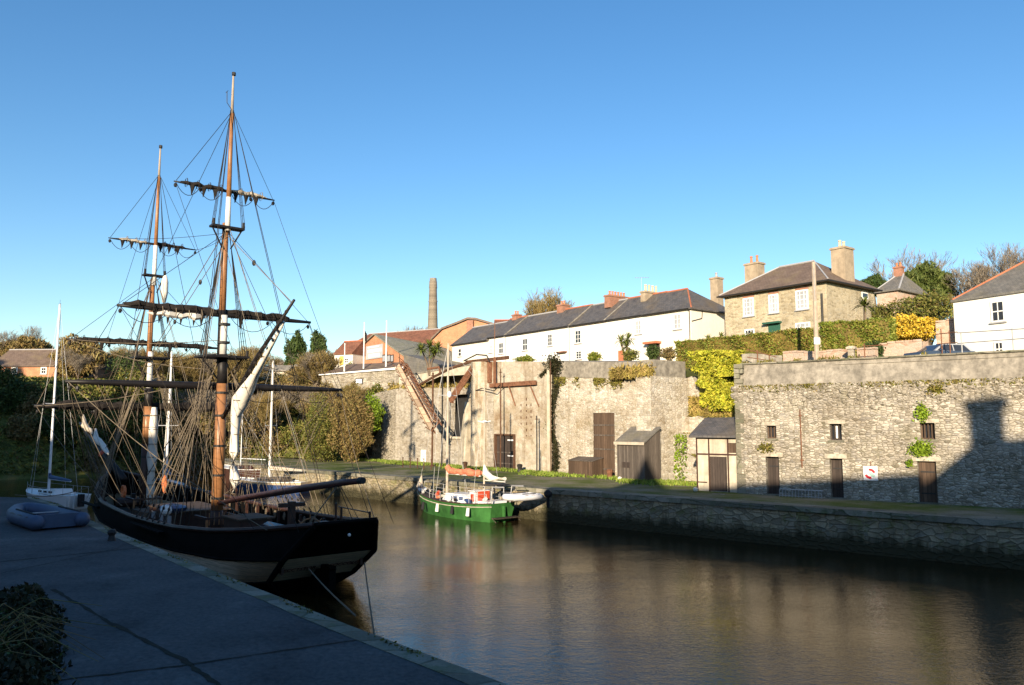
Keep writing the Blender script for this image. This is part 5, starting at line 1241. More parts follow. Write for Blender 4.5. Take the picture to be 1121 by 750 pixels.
# cream cottage beside it
fr = FR((at_y(366, 400, 112).x, 112), (.93, -.36), 13.2); u1 = fr.uz(386, 400)[0]; t = root(fr, 'cottage', 'small cream cottage with a bright yellow poster, left of the orange brick gable', 'cottage'); ze = fr.uz(375, 387)[1]
MB().box(0, u1, 0, 5, -2, ze).build('wall', M['cream'], t); roof_hip(t, u1, 5, ze, ze+2.0, 'tilered', .3, 0, 0, ridge=True)
xa, za = fr.uz(372, 390); xb, zb = fr.uz(376, 399.5); MB().box(xa, xb, -.05, 0, zb, za).build('poster', M['yellow'], t); xa, _ = fr.uz(377.5, 390); xb, _ = fr.uz(382, 390); sash(t, fr, xa, xb, zb+.2, za-.3, -.01, 2, 2, 'glass', .1)
xa, _ = fr.uz(367, 390); xb, _ = fr.uz(370.5, 390); sash(t, fr, xa, xb, zb+.1, za-.6, -.01, 2, 2, 'glass', .1)
# long low slate-roofed store below
fr = FR((at_y(352, 420, 101).x, 101), (1, -.10), at_y(352, 423, 101).z-1.5); u1 = fr.uz(440, 410)[0]; t = root(fr, 'stone_store', 'long low stone store with a sagging slate roof and white fascia, below the brick gable', 'store')
zel = fr.uz(356, 411)[1]; zer = fr.uz(440, 404)[1]
MB().walls(0, u1, -2, lambda x: zel+(zer-zel)*x/u1, [], .1, 4.5).build('wall', M['rubble'], t)
mb = MB(); mb.add([(-.3, -.3, zel), (u1+.3, -.3, zer), (u1+.3, -.3, zer+.3), (-.3, -.3, zel+.12), (0, 0.1, zel), (u1, .1, zer)], [[0, 1, 2, 3], [0, 4, 5, 1]]); mb.build('fascia', M['trim'], t)
zrr = fr.uz(440, 397.5, 3.5)[1]; mb = MB(); mb.add([(-.4, -.34, zel+.1), (u1+.4, -.34, zer+.3), (u1+.4, 4, zrr+.2), (2.4, 4, zel+1.75), (-.4, 4, zel+.05)], [[0, 1, 2, 3], [0, 3, 4]]); mb.build('roof', M['slatebrown'], t)
xa, za = fr.uz(388.5, 414.5); xb, zb = fr.uz(397.5, 420.5); sg = MB().box(xa, xb, -.08, 0, zb, za).build('sign_board', M['iron'], t); 
MB().box(xa+.15, xb-.15, -.1, -.082, zb+.42, za-.1).build('panel', M['signwhite'], sg); MB().box(xa+.15, xb-.15, -.1, -.082, zb+.1, zb+.36).build('panel', M['signwhite'], sg)
# big dark roofed hall
fr = FR((at_y(367, 400, 138).x, 138), (.875, -.485), 14); t = root(fr, 'hall', 'big hall with long red brown roof, between the brick gable and the factory chimney', 'hall'); u1 = fr.uz(484, 380)[0]; ze = fr.uz(367, 387)[1]; Dh = 13
MB().box(0, u1, 0, Dh, -3, ze-.05).build('wall', M['brickred'], t)
zr_ = fr.uz(406, 365.5, Dh/2)[1]; roof_hip(t, u1, Dh, ze, zr_, 'tilered', .3, fr.uz(406, 366, Dh/2)[0], 0, ridge='sill')
# brick engine house with rounded roof and pediment
fr = FR((at_y(472, 380, 122).x, 122), (.99, -.12), 14); t = root(fr, 'brick_building', 'orange brick hall with shallow curved roof and raised gable, left of the terrace', 'building')
q = [(472, 373), (484, 361), (500, 355), (512, 350), (521, 350.5), (540, 356), (560, 362), (566, 372)]; pts = [fr.uz(*p) for p in q]; n = len(pts)
v = [(p[0], 0, p[1]) for p in pts]+[(pts[-1][0], 0, -3), (pts[0][0], 0, -3)]; m_ = len(v); MB().add(v+[(x, 16, z) for x, y, z in v], [list(range(m_))[::-1], list(range(m_, 2*m_))]+[[m_-2, m_-3, 2*m_-3, 2*m_-2], [0, m_-1, 2*m_-1, m_]]).build('wall', M['brick'], t)
mb = MB(); v = [(p[0], -.4, p[1]+.02) for p in pts]+[(p[0], -.4, p[1]+.35) for p in pts]; v += [(x, 16.4, z) for x, _, z in v]; mb.add(v, [[i, i+1, n+i+1, n+i] for i in range(n-1)]+[[n+i, n+i+1, 3*n+i+1, 3*n+i] for i in range(n-1)]); mb.build('roof', M['slatebrown'], t)
u_, z_ = fr.uz(515, 351); MB().box(u_-.5, u_+.5, -.5, -.0, -3, z_).build('pilaster', M['brickred'], t)
# tall factory chimney
P = at_y(473.5, 372, 150); t = empty('factory_chimney', (P.x, P.y, 13)); tag(t, 'tall round tapering brick factory chimney rising behind the hall roof', 'chimney'); H = at_y(473, 308, 150).z-13
n = 16; mb = MB(); hs = [0, .3, .55, .56, .57, .8, .81, .82, .93, .94, .95, 1.0]; rs_ = [1.35, 1.15, 1.0, 1.08, .99, .84, .92, .83, .76, .84, .80, .76]
rs_ = [r*.98 for r in rs_]; mb.tube([(0, 0, H*h) for h in hs], rs_, n, caps=True); mb.build('stack', M['stack'], t, smooth=True); MB().tube([(0, 0, H), (0, 0, H+.6)], [.70, .66], 12).build('rim', M['cement'], t)
# red roof behind the terrace
fr = FR((at_y(541, 360, 118).x, 118), (1, 0), 14); t = root(fr, 'house', 'house behind the terrace showing only its red tiled roof, beside the curved brick hall', 'house'); u1 = fr.uz(584, 360)[0]; ze = fr.uz(560, 358)[1]
MB().box(0, u1, 0, 6, -1, ze).build('wall', M['brick'], t); roof_hip(t, u1, 6, ze, fr.uz(560, 350.5, 3)[1], 'tilered', .3, 0, 0, ridge=True)
# brick house on the far left
fr = FR((at_y(-12, 420, 118).x, 118), (1, -.06), 11.5); u1 = fr.uz(60, 400)[0]; t = root(fr, 'brick_house', 'long red brick house with a grey brown roof at the far left edge', 'house'); ze = fr.uz(30, 400.5)[1]
MB().box(0, u1, 0, 8, -2, ze-.05).build('wall', M['brick'], t); roof_hip(t, u1, 8, ze, fr.uz(30, 383, 4)[1], 'slatebrown', .3, 0, 0, ridge='sill')
for px in (13, 45): xa, za = fr.uz(px, 402); xb, zb = fr.uz(px+6, 409.5); sash(t, fr, xa, xb, zb, za, -.01, 2, 2, 'glass', .14)
fr = FR((at_y(60, 420, 121).x, 121), (1, .04), 11.5); u1 = fr.uz(104, 400)[0]; t = root(fr, 'brick_house', 'smaller brick house with a grey tall window, half hidden behind the left bare trees', 'house'); ze = fr.uz(70, 402)[1]
MB().box(0, u1, 0, 8, -2, ze-.05).build('wall', M['brick'], t); roof_hip(t, u1, 8, ze, ze+2.4, 'slatebrown', .3, 0, 0, ridge='sill'); xa, za = fr.uz(94, 401); xb, zb = fr.uz(101, 412); sash(t, fr, xa, xb, zb, za+.0, -.01, 2, 3, 'blind', .2)
# low white sheds among trees
for (pa, pb, yt, yb, Y, lab) in ((275, 316, 405.5, 411, 112, 'long low white roofed shed among the trees left of the stone store'), (150, 172, 404, 412, 116, 'small pale shed among the bare trees behind the foremast'), (322, 352, 401, 412, 116, 'pale rendered shed beside the dark conifers')):
    fr = FR((at_y(pa, yb, Y).x, Y), (1, 0), at_y(pa, yb, Y).z-2); u1 = fr.uz(pb, yb)[0]; zt_ = fr.uz(pa, yt)[1]; t = root(fr, 'shed', lab, 'shed'); MB().box(0, u1, 0, 4, -1, zt_).build('wall', M['creamrender'], t); roof_hip(t, u1, 4, zt_, zt_+.9, 'cement', .3, 0, 0, ridge=False)
P = at_y(357, 404, 104); bush('bush', P.x, P.y, P.z-.9, 1.0, 'small golden domed bush left of the stone store roof', 'golden', 700, .16, 'bush', (1.0, .9, .85))

# ================================================================= trees
# bare winter trees: three masters, copied
masters = []
for k, (sd_, H, sp, tw, lv, spl, mt) in enumerate(((3, 8.5, .46, .017, 7, 3, 'twig'), (8, 7.0, .52, .018, 7, 3, 'twigred'), (21, 9.5, .40, .016, 7, 3, 'twig'))):
    T, B = bare_mesh(sd_, H, lv, sp, .15, tw, spl, .25, .75, .58)
    t = empty('bare_tree', (0, 0, 0)); T.build('trunk', M['bark'], t, uv=False); B.build('crown', M[mt], t, uv=False); masters.append(t)
used = [False]*3
def bare(k, x, y, z, s, lab, group=None, sz=1.0):
    if not used[k]: t = masters[k]; used[k] = True
    else: t = copy_tree(masters[k]); 
    for key in ('label', 'group'):
        if key in t: del t[key]
    t.location = (x, y, z-.3); t.rotation_euler.z = R.uniform(0, 6.28); t.scale = (s, s, s*sz); tag(t, lab, 'tree', group); return t
def bare_px(k, px, ytop, Y, zb, lab, group=None, wid=1.0):
    P = at_y(px, ytop, Y); H = P.z-zb; ref = MH[k]; return bare(k, P.x, P.y, zb, H/ref*wid, lab, group, 1/wid)
MH = []
for t in masters:
    zmax = 0
    for ch in bpy.data.objects:
        if ch.parent == t: zmax = max(zmax, max(v.co.z for v in ch.data.vertices))
    MH.append(zmax*.97)
bare_px(2, 1078, 262, 90, 14, 'tall bare tree rising behind the roof of the white house', None, 1.15)
bare_px(0, 1010, 274, 110, 14, 'bare tree standing behind the dark evergreen dome')
bare_px(0, 1119, 273, 92, 14, 'bare tree cut by the right edge, behind the white house')
bare_px(1, 613, 316, 125, 13, 'bare tree behind the terrace, around the fourth chimney')
bare_px(2, 574, 326, 128, 13, 'bare tree behind the terrace, above the red tiled roof')
bare_px(0, 592, 335, 132, 13, 'low bare tree between the two trees behind the terrace')
bare_px(1, 1052, 318, 84, 13, 'low bare scrubby tree left of the white house roof')
bare_px(2, 21, 354, 135, 13, 'tall thin bare tree above the far left brick house')
bare_px(0, 3, 360, 132, 13, 'bare tree at the far left edge above the brick house roof')
wl = 'brown bare tree in the wood along the bank behind the masts'
wg = 'bare trees of the wood behind the masts'
for i in range(46):
    px = 68+i*6.6+R.uniform(-4, 4); Y = R.uniform(104, 140); yt = 383+R.uniform(-9, 9)+(4 if px < 110 else 0)+(6 if px > 300 else 0)
    P = at_y(px, yt, Y); zb = gz(P.x, P.y, 12)
    bare_px(R.choice((0, 1, 1, 2)), px, yt, Y, zb, wl, wg, R.uniform(1.25, 1.7))
for i in range(9):
    px = 430+i*14+R.uniform(-4, 4)
    Y = 160; 
    if px < 470: bare_px(R.choice((0, 2)), px, 355+R.uniform(-3, 4), Y, 14, 'faint bare tree behind the big hall roof', 'bare trees behind the hall')
for i in range(20):
    px = 205+i*10+R.uniform(-4, 4); Y = R.uniform(96, 108); yt = 425+R.uniform(-10, 14); x_ = at_y(px, 450, Y).x
    bare_px(R.choice((0, 1, 2)), px, yt, Y, gz(x_, Y, 4), 'small leafless scrub tree among the thickets of the sunlit bank', 'scrub trees on the sunlit bank', R.uniform(1.1, 1.5))
M['domegreen'] = m_leaf('dome_leaves', [(.035, .055, .012), (.08, .11, .025), (.14, .16, .045)])
# round brown crowns above the left houses and a few in the wood
rl = 'rounded brown tree crown above the left brick houses'
def round_tree(px, ytop, ybot, Y, wpx, lab, mat, n, size, group=None):
    P = at_y(px, ybot, Y); h = at_y(px, ytop, Y).z-P.z; wd = wpx*Y/F/2; zb = gz(P.x, P.y, 12); t = empty('tree', (P.x, P.y, zb)); tag(t, lab, 'tree', group)
    c = P.z-zb+h*.5; MB().tube([(0, 0, -.3), (.1, 0, max(.5, c*.6)), (0, .1, c)], [.35, .25, .1], 6).build('trunk', M['bark'], t)
    C = np.concatenate([ell((0, 0, c), (wd, wd*.9, h*.55), n, .2), ell((0, 0, c), (wd*.7, wd*.7, h*.4), n//3, .3)]); leafobj('crown', C, size, M[mat], t, stretch=3.0, up=.6); return t
round_tree(29, 371, 402, 132, 52, 'rounded brown tree above the far left brick house roof', 'twigred', 9000, .30)
round_tree(86, 374, 408, 117, 54, 'broad rounded brown tree left of the foremast, hiding the small brick house', 'twigred', 9000, .28)
round_tree(324, 367, 412, 118, 22, 'dark green conifer right of the furled white sail, the taller of two', 'evergreen', 3200, .34)
round_tree(347, 367, 408, 119, 17, 'narrow dark conifer nearest the cream cottage', 'evergreen', 2600, .34)
round_tree(1014, 293, 335, 96, 56, 'broad dark evergreen tree dome behind the pink cottage', 'domegreen', 9000, .26)
round_tree(957, 304, 322, 105, 26, 'dark evergreen tree between the stone house and the pink cottage roof', 'evergreen', 3500, .28)
# scrub on the bank
bgm = [('bushbrown', 'brown leafed thicket'), ('bushgreen', 'green leafed thicket'), ('twigred', 'russet twiggy thicket')]
def scrub(px, py, Y, wpx, hpx, mat, lab, group, n=2200, size=.2):
    P = at_y(px, py, Y); wd = wpx*Y/F/2; h = hpx*Y/F; z = gz(P.x, P.y, P.z)
    return bush('thicket', P.x, P.y, z-.3, 1.0, lab, mat, n, size, 'thicket', (wd, wd*.7, h/2), group, thick=.3)
def bank_at(px, t_):   # a point on the slope, t_ = 0 foot .. 1 crest
    Y = 93+t_*17; return Y
lab_g = 'green leafed thicket on the sunlit bank between the masts and the long harbour wall'
lab_b = 'brown leafed thicket on the sunlit bank between the masts and the long harbour wall'
lab_r = 'russet twiggy thicket on the sunlit bank between the masts and the long harbour wall'
for i in range(54):
    px = 190+(i*37 % 212)+R.uniform(-5, 5); t_ = R.random(); Y = 96+t_*18
    k = R.choice(('bushbrown', 'bushgreen', 'bushgreen', 'twigred', 'bushbrown')) if px < 340 else R.choice(('bushbrown', 'bushbrown', 'twigred', 'bushgreen'))
    scrub(px, 470, Y, R.uniform(24, 44), R.uniform(22, 34), k, {'bushbrown': lab_b, 'bushgreen': lab_g, 'twigred': lab_r}[k], 'thickets on the sunlit bank', 3000, .17)
for i in range(46):
    px = -10+i*4.8+R.uniform(-4, 4); t_ = R.random(); Y = 88+t_*24
    k = R.choice(('evergreen', 'bushgreen', 'evergreen', 'bushbrown')); x = at_y(px, 470, Y).x
    if px < 120: Y = min(Y, 97)
    if gz(x, Y, 0) < .3: Y += 5
    scrub(px, 470, Y, R.uniform(26, 44), R.uniform(26, 44), k, {'bushbrown': 'brown thicket in shade on the left bank', 'bushgreen': 'mid green thicket in shade on the left bank', 'evergreen': 'dark evergreen thicket in shade on the left bank'}[k], 'thickets on the shaded left bank', 2000, .2)
# bright shrub and creeper at the left end of the wall
bush_px(407, 432, 470, 88, 22, 'fresh green creeper over the left end of the long harbour wall', 'freshgreen', 2600, .16, 'creeper', 'creeper')
bush_px(385, 425, 505, 87, 48, 'large orange brown bush against the left end of the long harbour wall', 'twigred', 14000, .13)
for _px, _w, _m, _l in ((356, 26, 'bushbrown', 'brown scrub under the left end of the long stone store'), (384, 30, 'bushgreen', 'green scrub under the middle of the long stone store'), (412, 26, 'bushgreen', 'green scrub under the right part of the long stone store'), (432, 18, 'drygrass', 'dry yellow scrub below the right end of the long stone store')): bush_px(_px, 420, 447, 97, _w, _l, _m, 2600, .17)
bush_px(350, 436, 508, 88, 46, 'broad green brown bush on the quay, second from the wall end', 'bushgreen', 9000, .13)
u_ = np.stack([NR.uniform(uu(434), uu(515), 1600), NR.uniform(-.4, 1.6, 1600), np.zeros(1600)], 1); u_[:, 2] = [ztop2(x)+abs(R.gauss(0, .18)) for x in u_[:, 0]]
leafobj('grass_tufts', u_, .17, M['drygrass'], T2, stretch=2.2, up=.5)
# low concrete wall set back behind the chute
A = W2.w(uu(436), 2.6); z0_ = A.z; S = W2.sub(uu(436), 2.6, 0); t = root(S, 'concrete_wall', 'pale concrete wall set back above the masonry, behind the clay chutes', 'wall')
ua = S.uz(437, 410)[0]; ub = S.uz(517, 410)[0]; mb = MB(); za = S.uz(437, 413)[1]; zb = S.uz(515, 400)[1]; zc0 = ztop2(uu(436))-1
mb.walls(ua, ub, zc0, lambda x: za+(zb-za)*(x-ua)/(ub-ua), [], .1, .5); mb.build('wall_face', M['creamrender'], t)
mb = MB(); 
for i in range(18): x = ua+(ub-ua)*(i+.5)/18; mb.box(x-.5, x+.5, -.06, .55, za+(zb-za)*(x-ua)/(ub-ua)+.02, za+(zb-za)*(x-ua)/(ub-ua)+.2)
mb.build('coping', M['cement'], t)
S = W2.sub(uu(442), 7, 0); t = root(S, 'stone_wall', 'dark grey stone shed wall behind the palm and the clay chute', 'wall'); ua, za = S.uz(442, 388); ub, zb = S.uz(517, 402); MB().walls(ua, ub, 8, lambda x: za+(zb-za)*min(1, (x-ua)/(ub-ua)*1.3), [], .1, 3, 1).build('wall_face', M['slatelight'], t)
# ground cover on the banks
C = []
for i in range(60000):
    x = R.uniform(-75, -14); y = R.uniform(88, 126); z = gz(x, y, -9)
    if z > .3: C.append((x, y, z+R.uniform(0, .35)))
tag(leafobj('undergrowth', C, .34, M['bushgreen'], stretch=2), 'mixed low undergrowth covering the banks', 'undergrowth', kind='stuff')
# tangle at the near left corner of the quay
C = []
for k in range(30000):
    y = R.uniform(10.5, 18.2); e_ = -6.9-(y-12.3)*.575; x = e_-abs(R.uniform(0, 7))+R.gauss(0, .12); h_ = .55*min(1, (e_-x)*1.6+.25)*min(1, (18.4-y)*1.5)*(.8+.3*math.sin(x*2.3)+.25*math.sin(y*2.9+x))
    C.append((x, y, 2+abs(R.uniform(0, 1))**.6*max(.05, h_)))
tag(leafobj('undergrowth', C, .085, M['shadow_and_bed']), 'dark low undergrowth filling the bed at the near left corner', 'undergrowth', kind='stuff')
t = empty('bramble', (-8.9, 13.2, 2)); tag(t, 'dark bramble tangle in the shaded near left corner of the quay', 'bramble'); mb = MB()
for k in range(60):
    a = R.uniform(0, 6.28); l_ = R.uniform(.8, 2.4); mb.tube([(R.uniform(-1.5, .8), R.uniform(-1, 1), 0), (math.cos(a)*l_*.5, math.sin(a)*l_*.5, R.uniform(.5, 1.1)), (math.cos(a)*l_, math.sin(a)*l_, R.uniform(.0, .9))], [.012, .009, .004], 4)
mb.build('stem', M['twigred'], t)
C = np.concatenate([ell((-.1-i*.9, R.uniform(-.8, .8), .3), (1.1, 1.2, .65), 2600, .35) for i in range(4)]); C = C[C[:, 2] > 0]; leafobj('leaves', C, .06, M['evergreen'], t)
C = np.stack([NR.uniform(-4, 1.0, 900), NR.uniform(-2.5, 1.2, 900), NR.uniform(0, .10, 900)], 1); leafobj('grass_blades', C, .10, M['evergreen'], t, stretch=4, up=1)
# ================================================================= the two masted ship
SHO = Vector((-5.8, 27.5, 0)); fw = Vector((-.645, .765, 0)).normalized(); rzs = math.atan2(fw.y, fw.x); pt_ = Vector((-fw.y, fw.x, 0))
ship = empty('sailing_ship', SHO, rzs, 'large two masted square rigged ship with black and cream hull at the near quay', 'sailing ship')
def shp(px, py, t_):
    """height of the pixel at station t_ on the centre line, and the lateral offset"""
    r = ray(px, py); O = SHO+fw*t_; k = (O.dot(fw)-CAM.dot(fw))/r.dot(fw) if abs(r.dot(fw)) > 1e-4 else 1
    P = CAM+r*k; return P.z, (P-O).dot(pt_)
def cl(px, py):
    """point on the ship's centre plane under a pixel -> (station, z)"""
    r = ray(px, py); k = (SHO-CAM).dot(pt_)/r.dot(pt_); P = CAM+r*k; return (P-SHO).dot(fw), P.z
TM, TFo = 12.2, 24.0
HB = [(-1.5, 1.45), (0, 1.95), (3, 2.65), (8, 3.2), (14, 3.35), (20, 3.15), (25, 2.4), (28, 1.5), (30.2, .45), (31.2, .06)]
def lerp(tab, t):
    for (a, x), (b_, y) in zip(tab, tab[1:]):
        if t <= b_: k = max(0, (t-a)/(b_-a)); return x+(y-x)*k
    return tab[-1][1]
zrail = lambda t: 1.95+(.0042 if t < 12 else .0024)*(t-12)**2+max(0, t-25)*.05
zb1 = lambda t: 1.12+.0019*(t-13)**2
zb2 = lambda t: zb1(t)-.92
def srow(k, t):
    hb = lerp(HB, t); st_ = max(0, 1-(t+1.5)/7)      # 1 at the stern
    bw = max(0, (t-22)/9)
    if k == 0: return (hb*(.97-.17*st_), zrail(t)+.0, 0)
    if k == 1: return (hb*(1.0+.20*st_), zb1(t)+.02, 1.05*st_)
    if k == 2: return (hb*(.97+.16*st_)*(1-.15*bw), zb2(t), 2.4*st_)
    if k == 3: return (hb*(.90-.25*st_)*(1-.35*bw), .0, 3.1*st_)
    return (hb*(.45-.33*st_)*(1-.5*bw), -1.2, 4.0*st_)
ts = [-1.5, -.6, 0.4, 1.5, 3, 5, 8, 11, 14, 17, 20, 23, 25, 27, 28.5, 29.6, 30.5, 31.2]
def hullpt(t, k, s_):
    hb, z, sh = srow(k, t); return Vector((t+sh+1.4*max(0, 1-(t+1.5)/7)-(max(0, (t-26)/5.2))**2*[0, .5, 1.0, 1.5, 2.6][k], s_*hb, z))
mb = MB(); nT = len(ts); idx = {}
for s_ in (1, -1):
    for k in range(5):
        for i, t in enumerate(ts): idx[(s_, k, i)] = len(mb.v); mb.v.append(tuple(hullpt(t, k, s_)))
for s_ in (1, -1):
    for k in range(4):
        for i in range(nT-1):
            q = [idx[(s_, k, i)], idx[(s_, k, i+1)], idx[(s_, k+1, i+1)], idx[(s_, k+1, i)]]
            mb.f.append(q[::-1] if s_ > 0 else q); mb.m.append([0, 1, 0, 0][k])
for k in range(4):
    mb.f.append([idx[(1, k, 0)], idx[(1, k+1, 0)], idx[(-1, k+1, 0)], idx[(-1, k, 0)]][::-1]); mb.m.append([0, 1, 0, 0][k])
    mb.f.append([idx[(1, k, nT-1)], idx[(-1, k, nT-1)], idx[(-1, k+1, nT-1)], idx[(1, k+1, nT-1)]][::-1]); mb.m.append(0)
hull = mb.build('hull', [M['hullblack'], M['hullcream']], ship, ang=28)
# planking wales and transom edge boards
def sidepath(k, s_, off, dz=0, t0=-1.5, t1=31.2): return [hullpt(t, k, s_)+Vector((0, s_*off, dz)) for t in ts if t0 <= t <= t1]
for s_ in (1, -1):
    MB().tube(sidepath(0, s_, .03, .05), [.09]*nT, 6).build('rail', M['railred'], ship)
    MB().tube(sidepath(1, s_, .02), .045, 6).build('wale', M['hullblack'], ship); MB().tube(sidepath(2, s_, .02), .04, 6).build('wale', M['hullblack'], ship)
    e = [hullpt(-1.5, k, s_)+Vector((-.03, s_*.02, 0)) for k in range(4)]; MB().tube(e, [.10, .11, .11, .09], 6).build('quarter_board', M['hullblack'], ship)
    # bulwark stanchions inside
    for i in range(22): t = .5+i*1.3; p = hullpt(t, 0, s_); MB().box(p.x-.06, p.x+.06, p.y-s_*.22-.05, p.y-s_*.22+.05, .95, p.z).build('bulwark_stanchion', M['railred'], ship)
MB().tube([hullpt(-1.5, 0, s_)+Vector((-.05, 0, .06)) for s_ in (1, -1)], .08, 6).build('taffrail', M['hullblack'], ship)
# deck and inside of the bulwark
mb = MB(); L_ = [hullpt(t, 0, 1) for t in ts]; 
for i in range(3, nT-1):
    a, b_ = L_[i], L_[i+1]; za = 1.0+max(0, -a.x)*.0+(.35 if a.x < 5 else 0); zb = 1.0+(.35 if b_.x < 5 else 0)
    mb.quad((a.x, -a.y+.05, za), (b_.x, -b_.y+.05, zb), (b_.x, b_.y-.05, zb), (a.x, a.y-.05, za))
mb.build('deck', M['deckwood'], ship)
# lettering on the transom
p0, p1, p2 = hullpt(-1.5, 1, 1), hullpt(-1.5, 2, 1), hullpt(-1.5, 1, -1)
nrm = (p1-p0).normalized(); ctr = (hullpt(-1.5, 1, 1)+hullpt(-1.5, 2, 1)+hullpt(-1.5, 1, -1)+hullpt(-1.5, 2, -1))/4
tl = math.atan2(nrm.x, -nrm.z)
X_ = Vector((0, -1, 0)); Y_ = -nrm; Z_ = X_.cross(Y_).normalized()
Rm = Matrix((X_, Y_, Z_)).transposed().to_euler()
for body, yy in (('RECCTSTOR', .98), ('COCCOLO', -.98)):
    text('name_lettering', body, .30, M['lettering'], ship, ctr+Vector((0, yy*.92, .0))+Z_*.035, Rm, .006, .82)
# small scroll marks and a stern lamp, rudder with its trunk
mb = MB()
c0 = hullpt(-1.5, 1, 0); rd = [(.6, 1.1), (1.1, .85), (1.8, .1), (2.4, -1.1), (3.3, -1.1), (3.1, .0), (2.4, .9)]
mb.add([(x, -.09, z) for x, z in rd]+[(x, .09, z) for x, z in rd], [list(range(7)), list(range(7, 14))[::-1]]+[[i, 7+i, 7+(i+1) % 7, (i+1) % 7] for i in range(7)]); mb.build('rudder', M['hullblack'], ship)
MB().box(.75, 1.4, -.13, .13, .35, 1.15).build('rudder_trunk', M['hullblack'], ship)
MB().ball((-.2, -.1, zrail(-1.5)-.38), .06, 8, 6).build('stern_lamp', M['trim'], ship)
# deck furniture
def dbox(name, x0, x1, y0, y1, z0, z1, mat): return MB().box(x0, x1, y0, y1, z0, z1).build(name, M[mat], ship)
h = dbox('deckhouse', 14.2, 18.5, -1.2, 1.2, 1.0, 1.95, 'railred'); MB().box(14.05, 18.65, -1.35, 1.35, 1.953, 2.02).build('deckhouse_roof', M['browndoor'], h)
for i in range(3):
    for s_ in (-1, 1): w_ = MB().box(14.8+i*1.3, 15.4+i*1.3, s_*1.21-.015, s_*1.21+.015, 1.4, 1.75).build('port_light', M['sill'], h)
h = dbox('companionway', 7.6, 9.4, -.7, .7, 1.0, 2.15, 'railred'); MB().box(7.5, 9.5, -.8, .8, 2.153, 2.22).build('hatch_cover', M['browndoor'], h)
h = dbox('skylight', 4.6, 6.4, -.6, .6, 1.35, 1.9, 'browndoor'); MB().xprism([(-.6, 1.903), (0, 2.2), (.6, 1.903)], 4.6, 6.4).build('glazing', M['glass'], h)
dbox('cargo_hatch', 19.6, 22.2, -1.1, 1.1, 1.0, 1.5, 'browndoor'); 
h = MB().tube([(26.2, -.9, 1.5), (26.2, .9, 1.5)], [.28, .28], 10).build('windlass', M['railred'], ship); MB().box(26.05, 26.35, -.12, .12, 1.0, 2.0).build('pawl_post', M['spardark'], h)
# steering wheel
mb = MB(); cx = 2.6
mb.tube([(cx, math.cos(a)*.5, 2.15+math.sin(a)*.5) for a in [i*math.pi/10 for i in range(21)]], .03, 5, caps=False); wh = mb.build('steering_wheel', M['varnish'], ship)
mb = MB()
for i in range(8): a = i*math.pi/4; mb.tube([(cx, 0, 2.15), (cx, math.cos(a)*.66, 2.15+math.sin(a)*.66)], .018, 4)
mb.build('spokes', M['varnish'], wh); dbox('wheel_box', 2.75, 3.5, -.3, .3, 1.35, 2.3, 'railred')
# boom gallows and clutter on the quarterdeck
zg = 3.0
mb = MB(); gx, gzz = cl(313, 552); gx = 4.2
mb.box(gx-.1, gx+.1, -.12, .12, 1.35, 3.15); mb.box(gx-.12, gx+.12, -.5, .5, 2.95, 3.1); mb.build('boom_gallows', M['railred'], ship)
mb = MB()
for i in range(5): mb.tube([(1.9+i*.22, math.cos(a)*(.75-i*.08), 1.75+.16*i+math.sin(a)*.03) for a in [j*math.pi/8 for j in range(17)]], .075, 5)
# upturned tender lashed over the skylight
mb = MB(); n = 9; v = []
for i in range(n):
    s = i/(n-1); x = 2.3+s*2.5; wd = .62*math.sin(math.pi*min(.97, .18+s*.8))**.6; 
    for j in range(7): a = math.pi*j/6; v.append((x, -1.25+wd*math.cos(a)*1.0, 1.95+.42*math.sin(a)*(.6+.4*math.sin(math.pi*s))))
mb.add(v, [[i*7+j, i*7+j+1, (i+1)*7+j+1, (i+1)*7+j] for i in range(n-1) for j in range(6)]); mb.build('upturned_skiff', M['railred'], ship, smooth=True)
h = MB().box(3.0, 4.1, .5, 1.3, 1.35, 1.95).build('locker', M['bluepaint'], ship); 
for x in (3.4, 4.8, 1.2): MB().tube([(x, -1.7 if x < 4 else -2.2, 1.35), (x, -1.7 if x < 4 else -2.2, 2.9)], .05, 6).build('belaying_post', M['railred'], ship)
MB().tube([(1.2, -1.7, 2.85), (4.8, -2.3, 2.75)], .025, 5).build('guard_rail', M['spardark'], ship)
def rp(*k, base=0): pass
def spar(name, pts, radii, mat, parent=ship, n=8): return MB().tube(pts, radii, n).build(name, M[mat], parent, smooth=True)
def zat(px, py, t_): return shp(px, py, t_)[0]
# --- masts; each section keeps its own colour
def mast(t0, px, secs, rake=0.0):
    """secs: list of (y_bottom, y_top, r_bottom, r_top, mat, name)"""
    main = None
    for (yb, yt, r0, r1, mt, nm) in secs:
        za = yb if yb < 20 and isinstance(yb, float) else zat(px, yb, t0); zb = zat(px, yt, t0)
        o = spar(nm, [(t0-rake*(za-2), 0, za), (t0-rake*((za+zb)/2-2), 0, (za+zb)/2), (t0-rake*(zb-2), 0, zb)], [r0, (r0+r1)/2, r1], mt, ship if main is None else ship, 12)
        if main is None: main = o
    return main
mast(TM, 244, [(.9, 558, .27, .27, 'railred', 'mast_foot'), (558, 420, .27, .24, 'varnish', 'lower_mast'), (420, 388, .24, .22, 'spardark', 'hounds'), (388, 345, .17, .15, 'mastwhite', 'mast_head')])
mast(TM+.32, 244, [(400, 340, .17, .17, 'spardark', 'topmast_heel'), (341, 244, .165, .15, 'varnish', 'topmast')])
mast(TM+.05, 245, [(252, 215, .13, .12, 'mastwhite', 'topmast_head'), (216, 122, .115, .085, 'varnish', 'topgallant_mast'), (122, 80, .075, .045, 'polewood', 'mast_pole')])
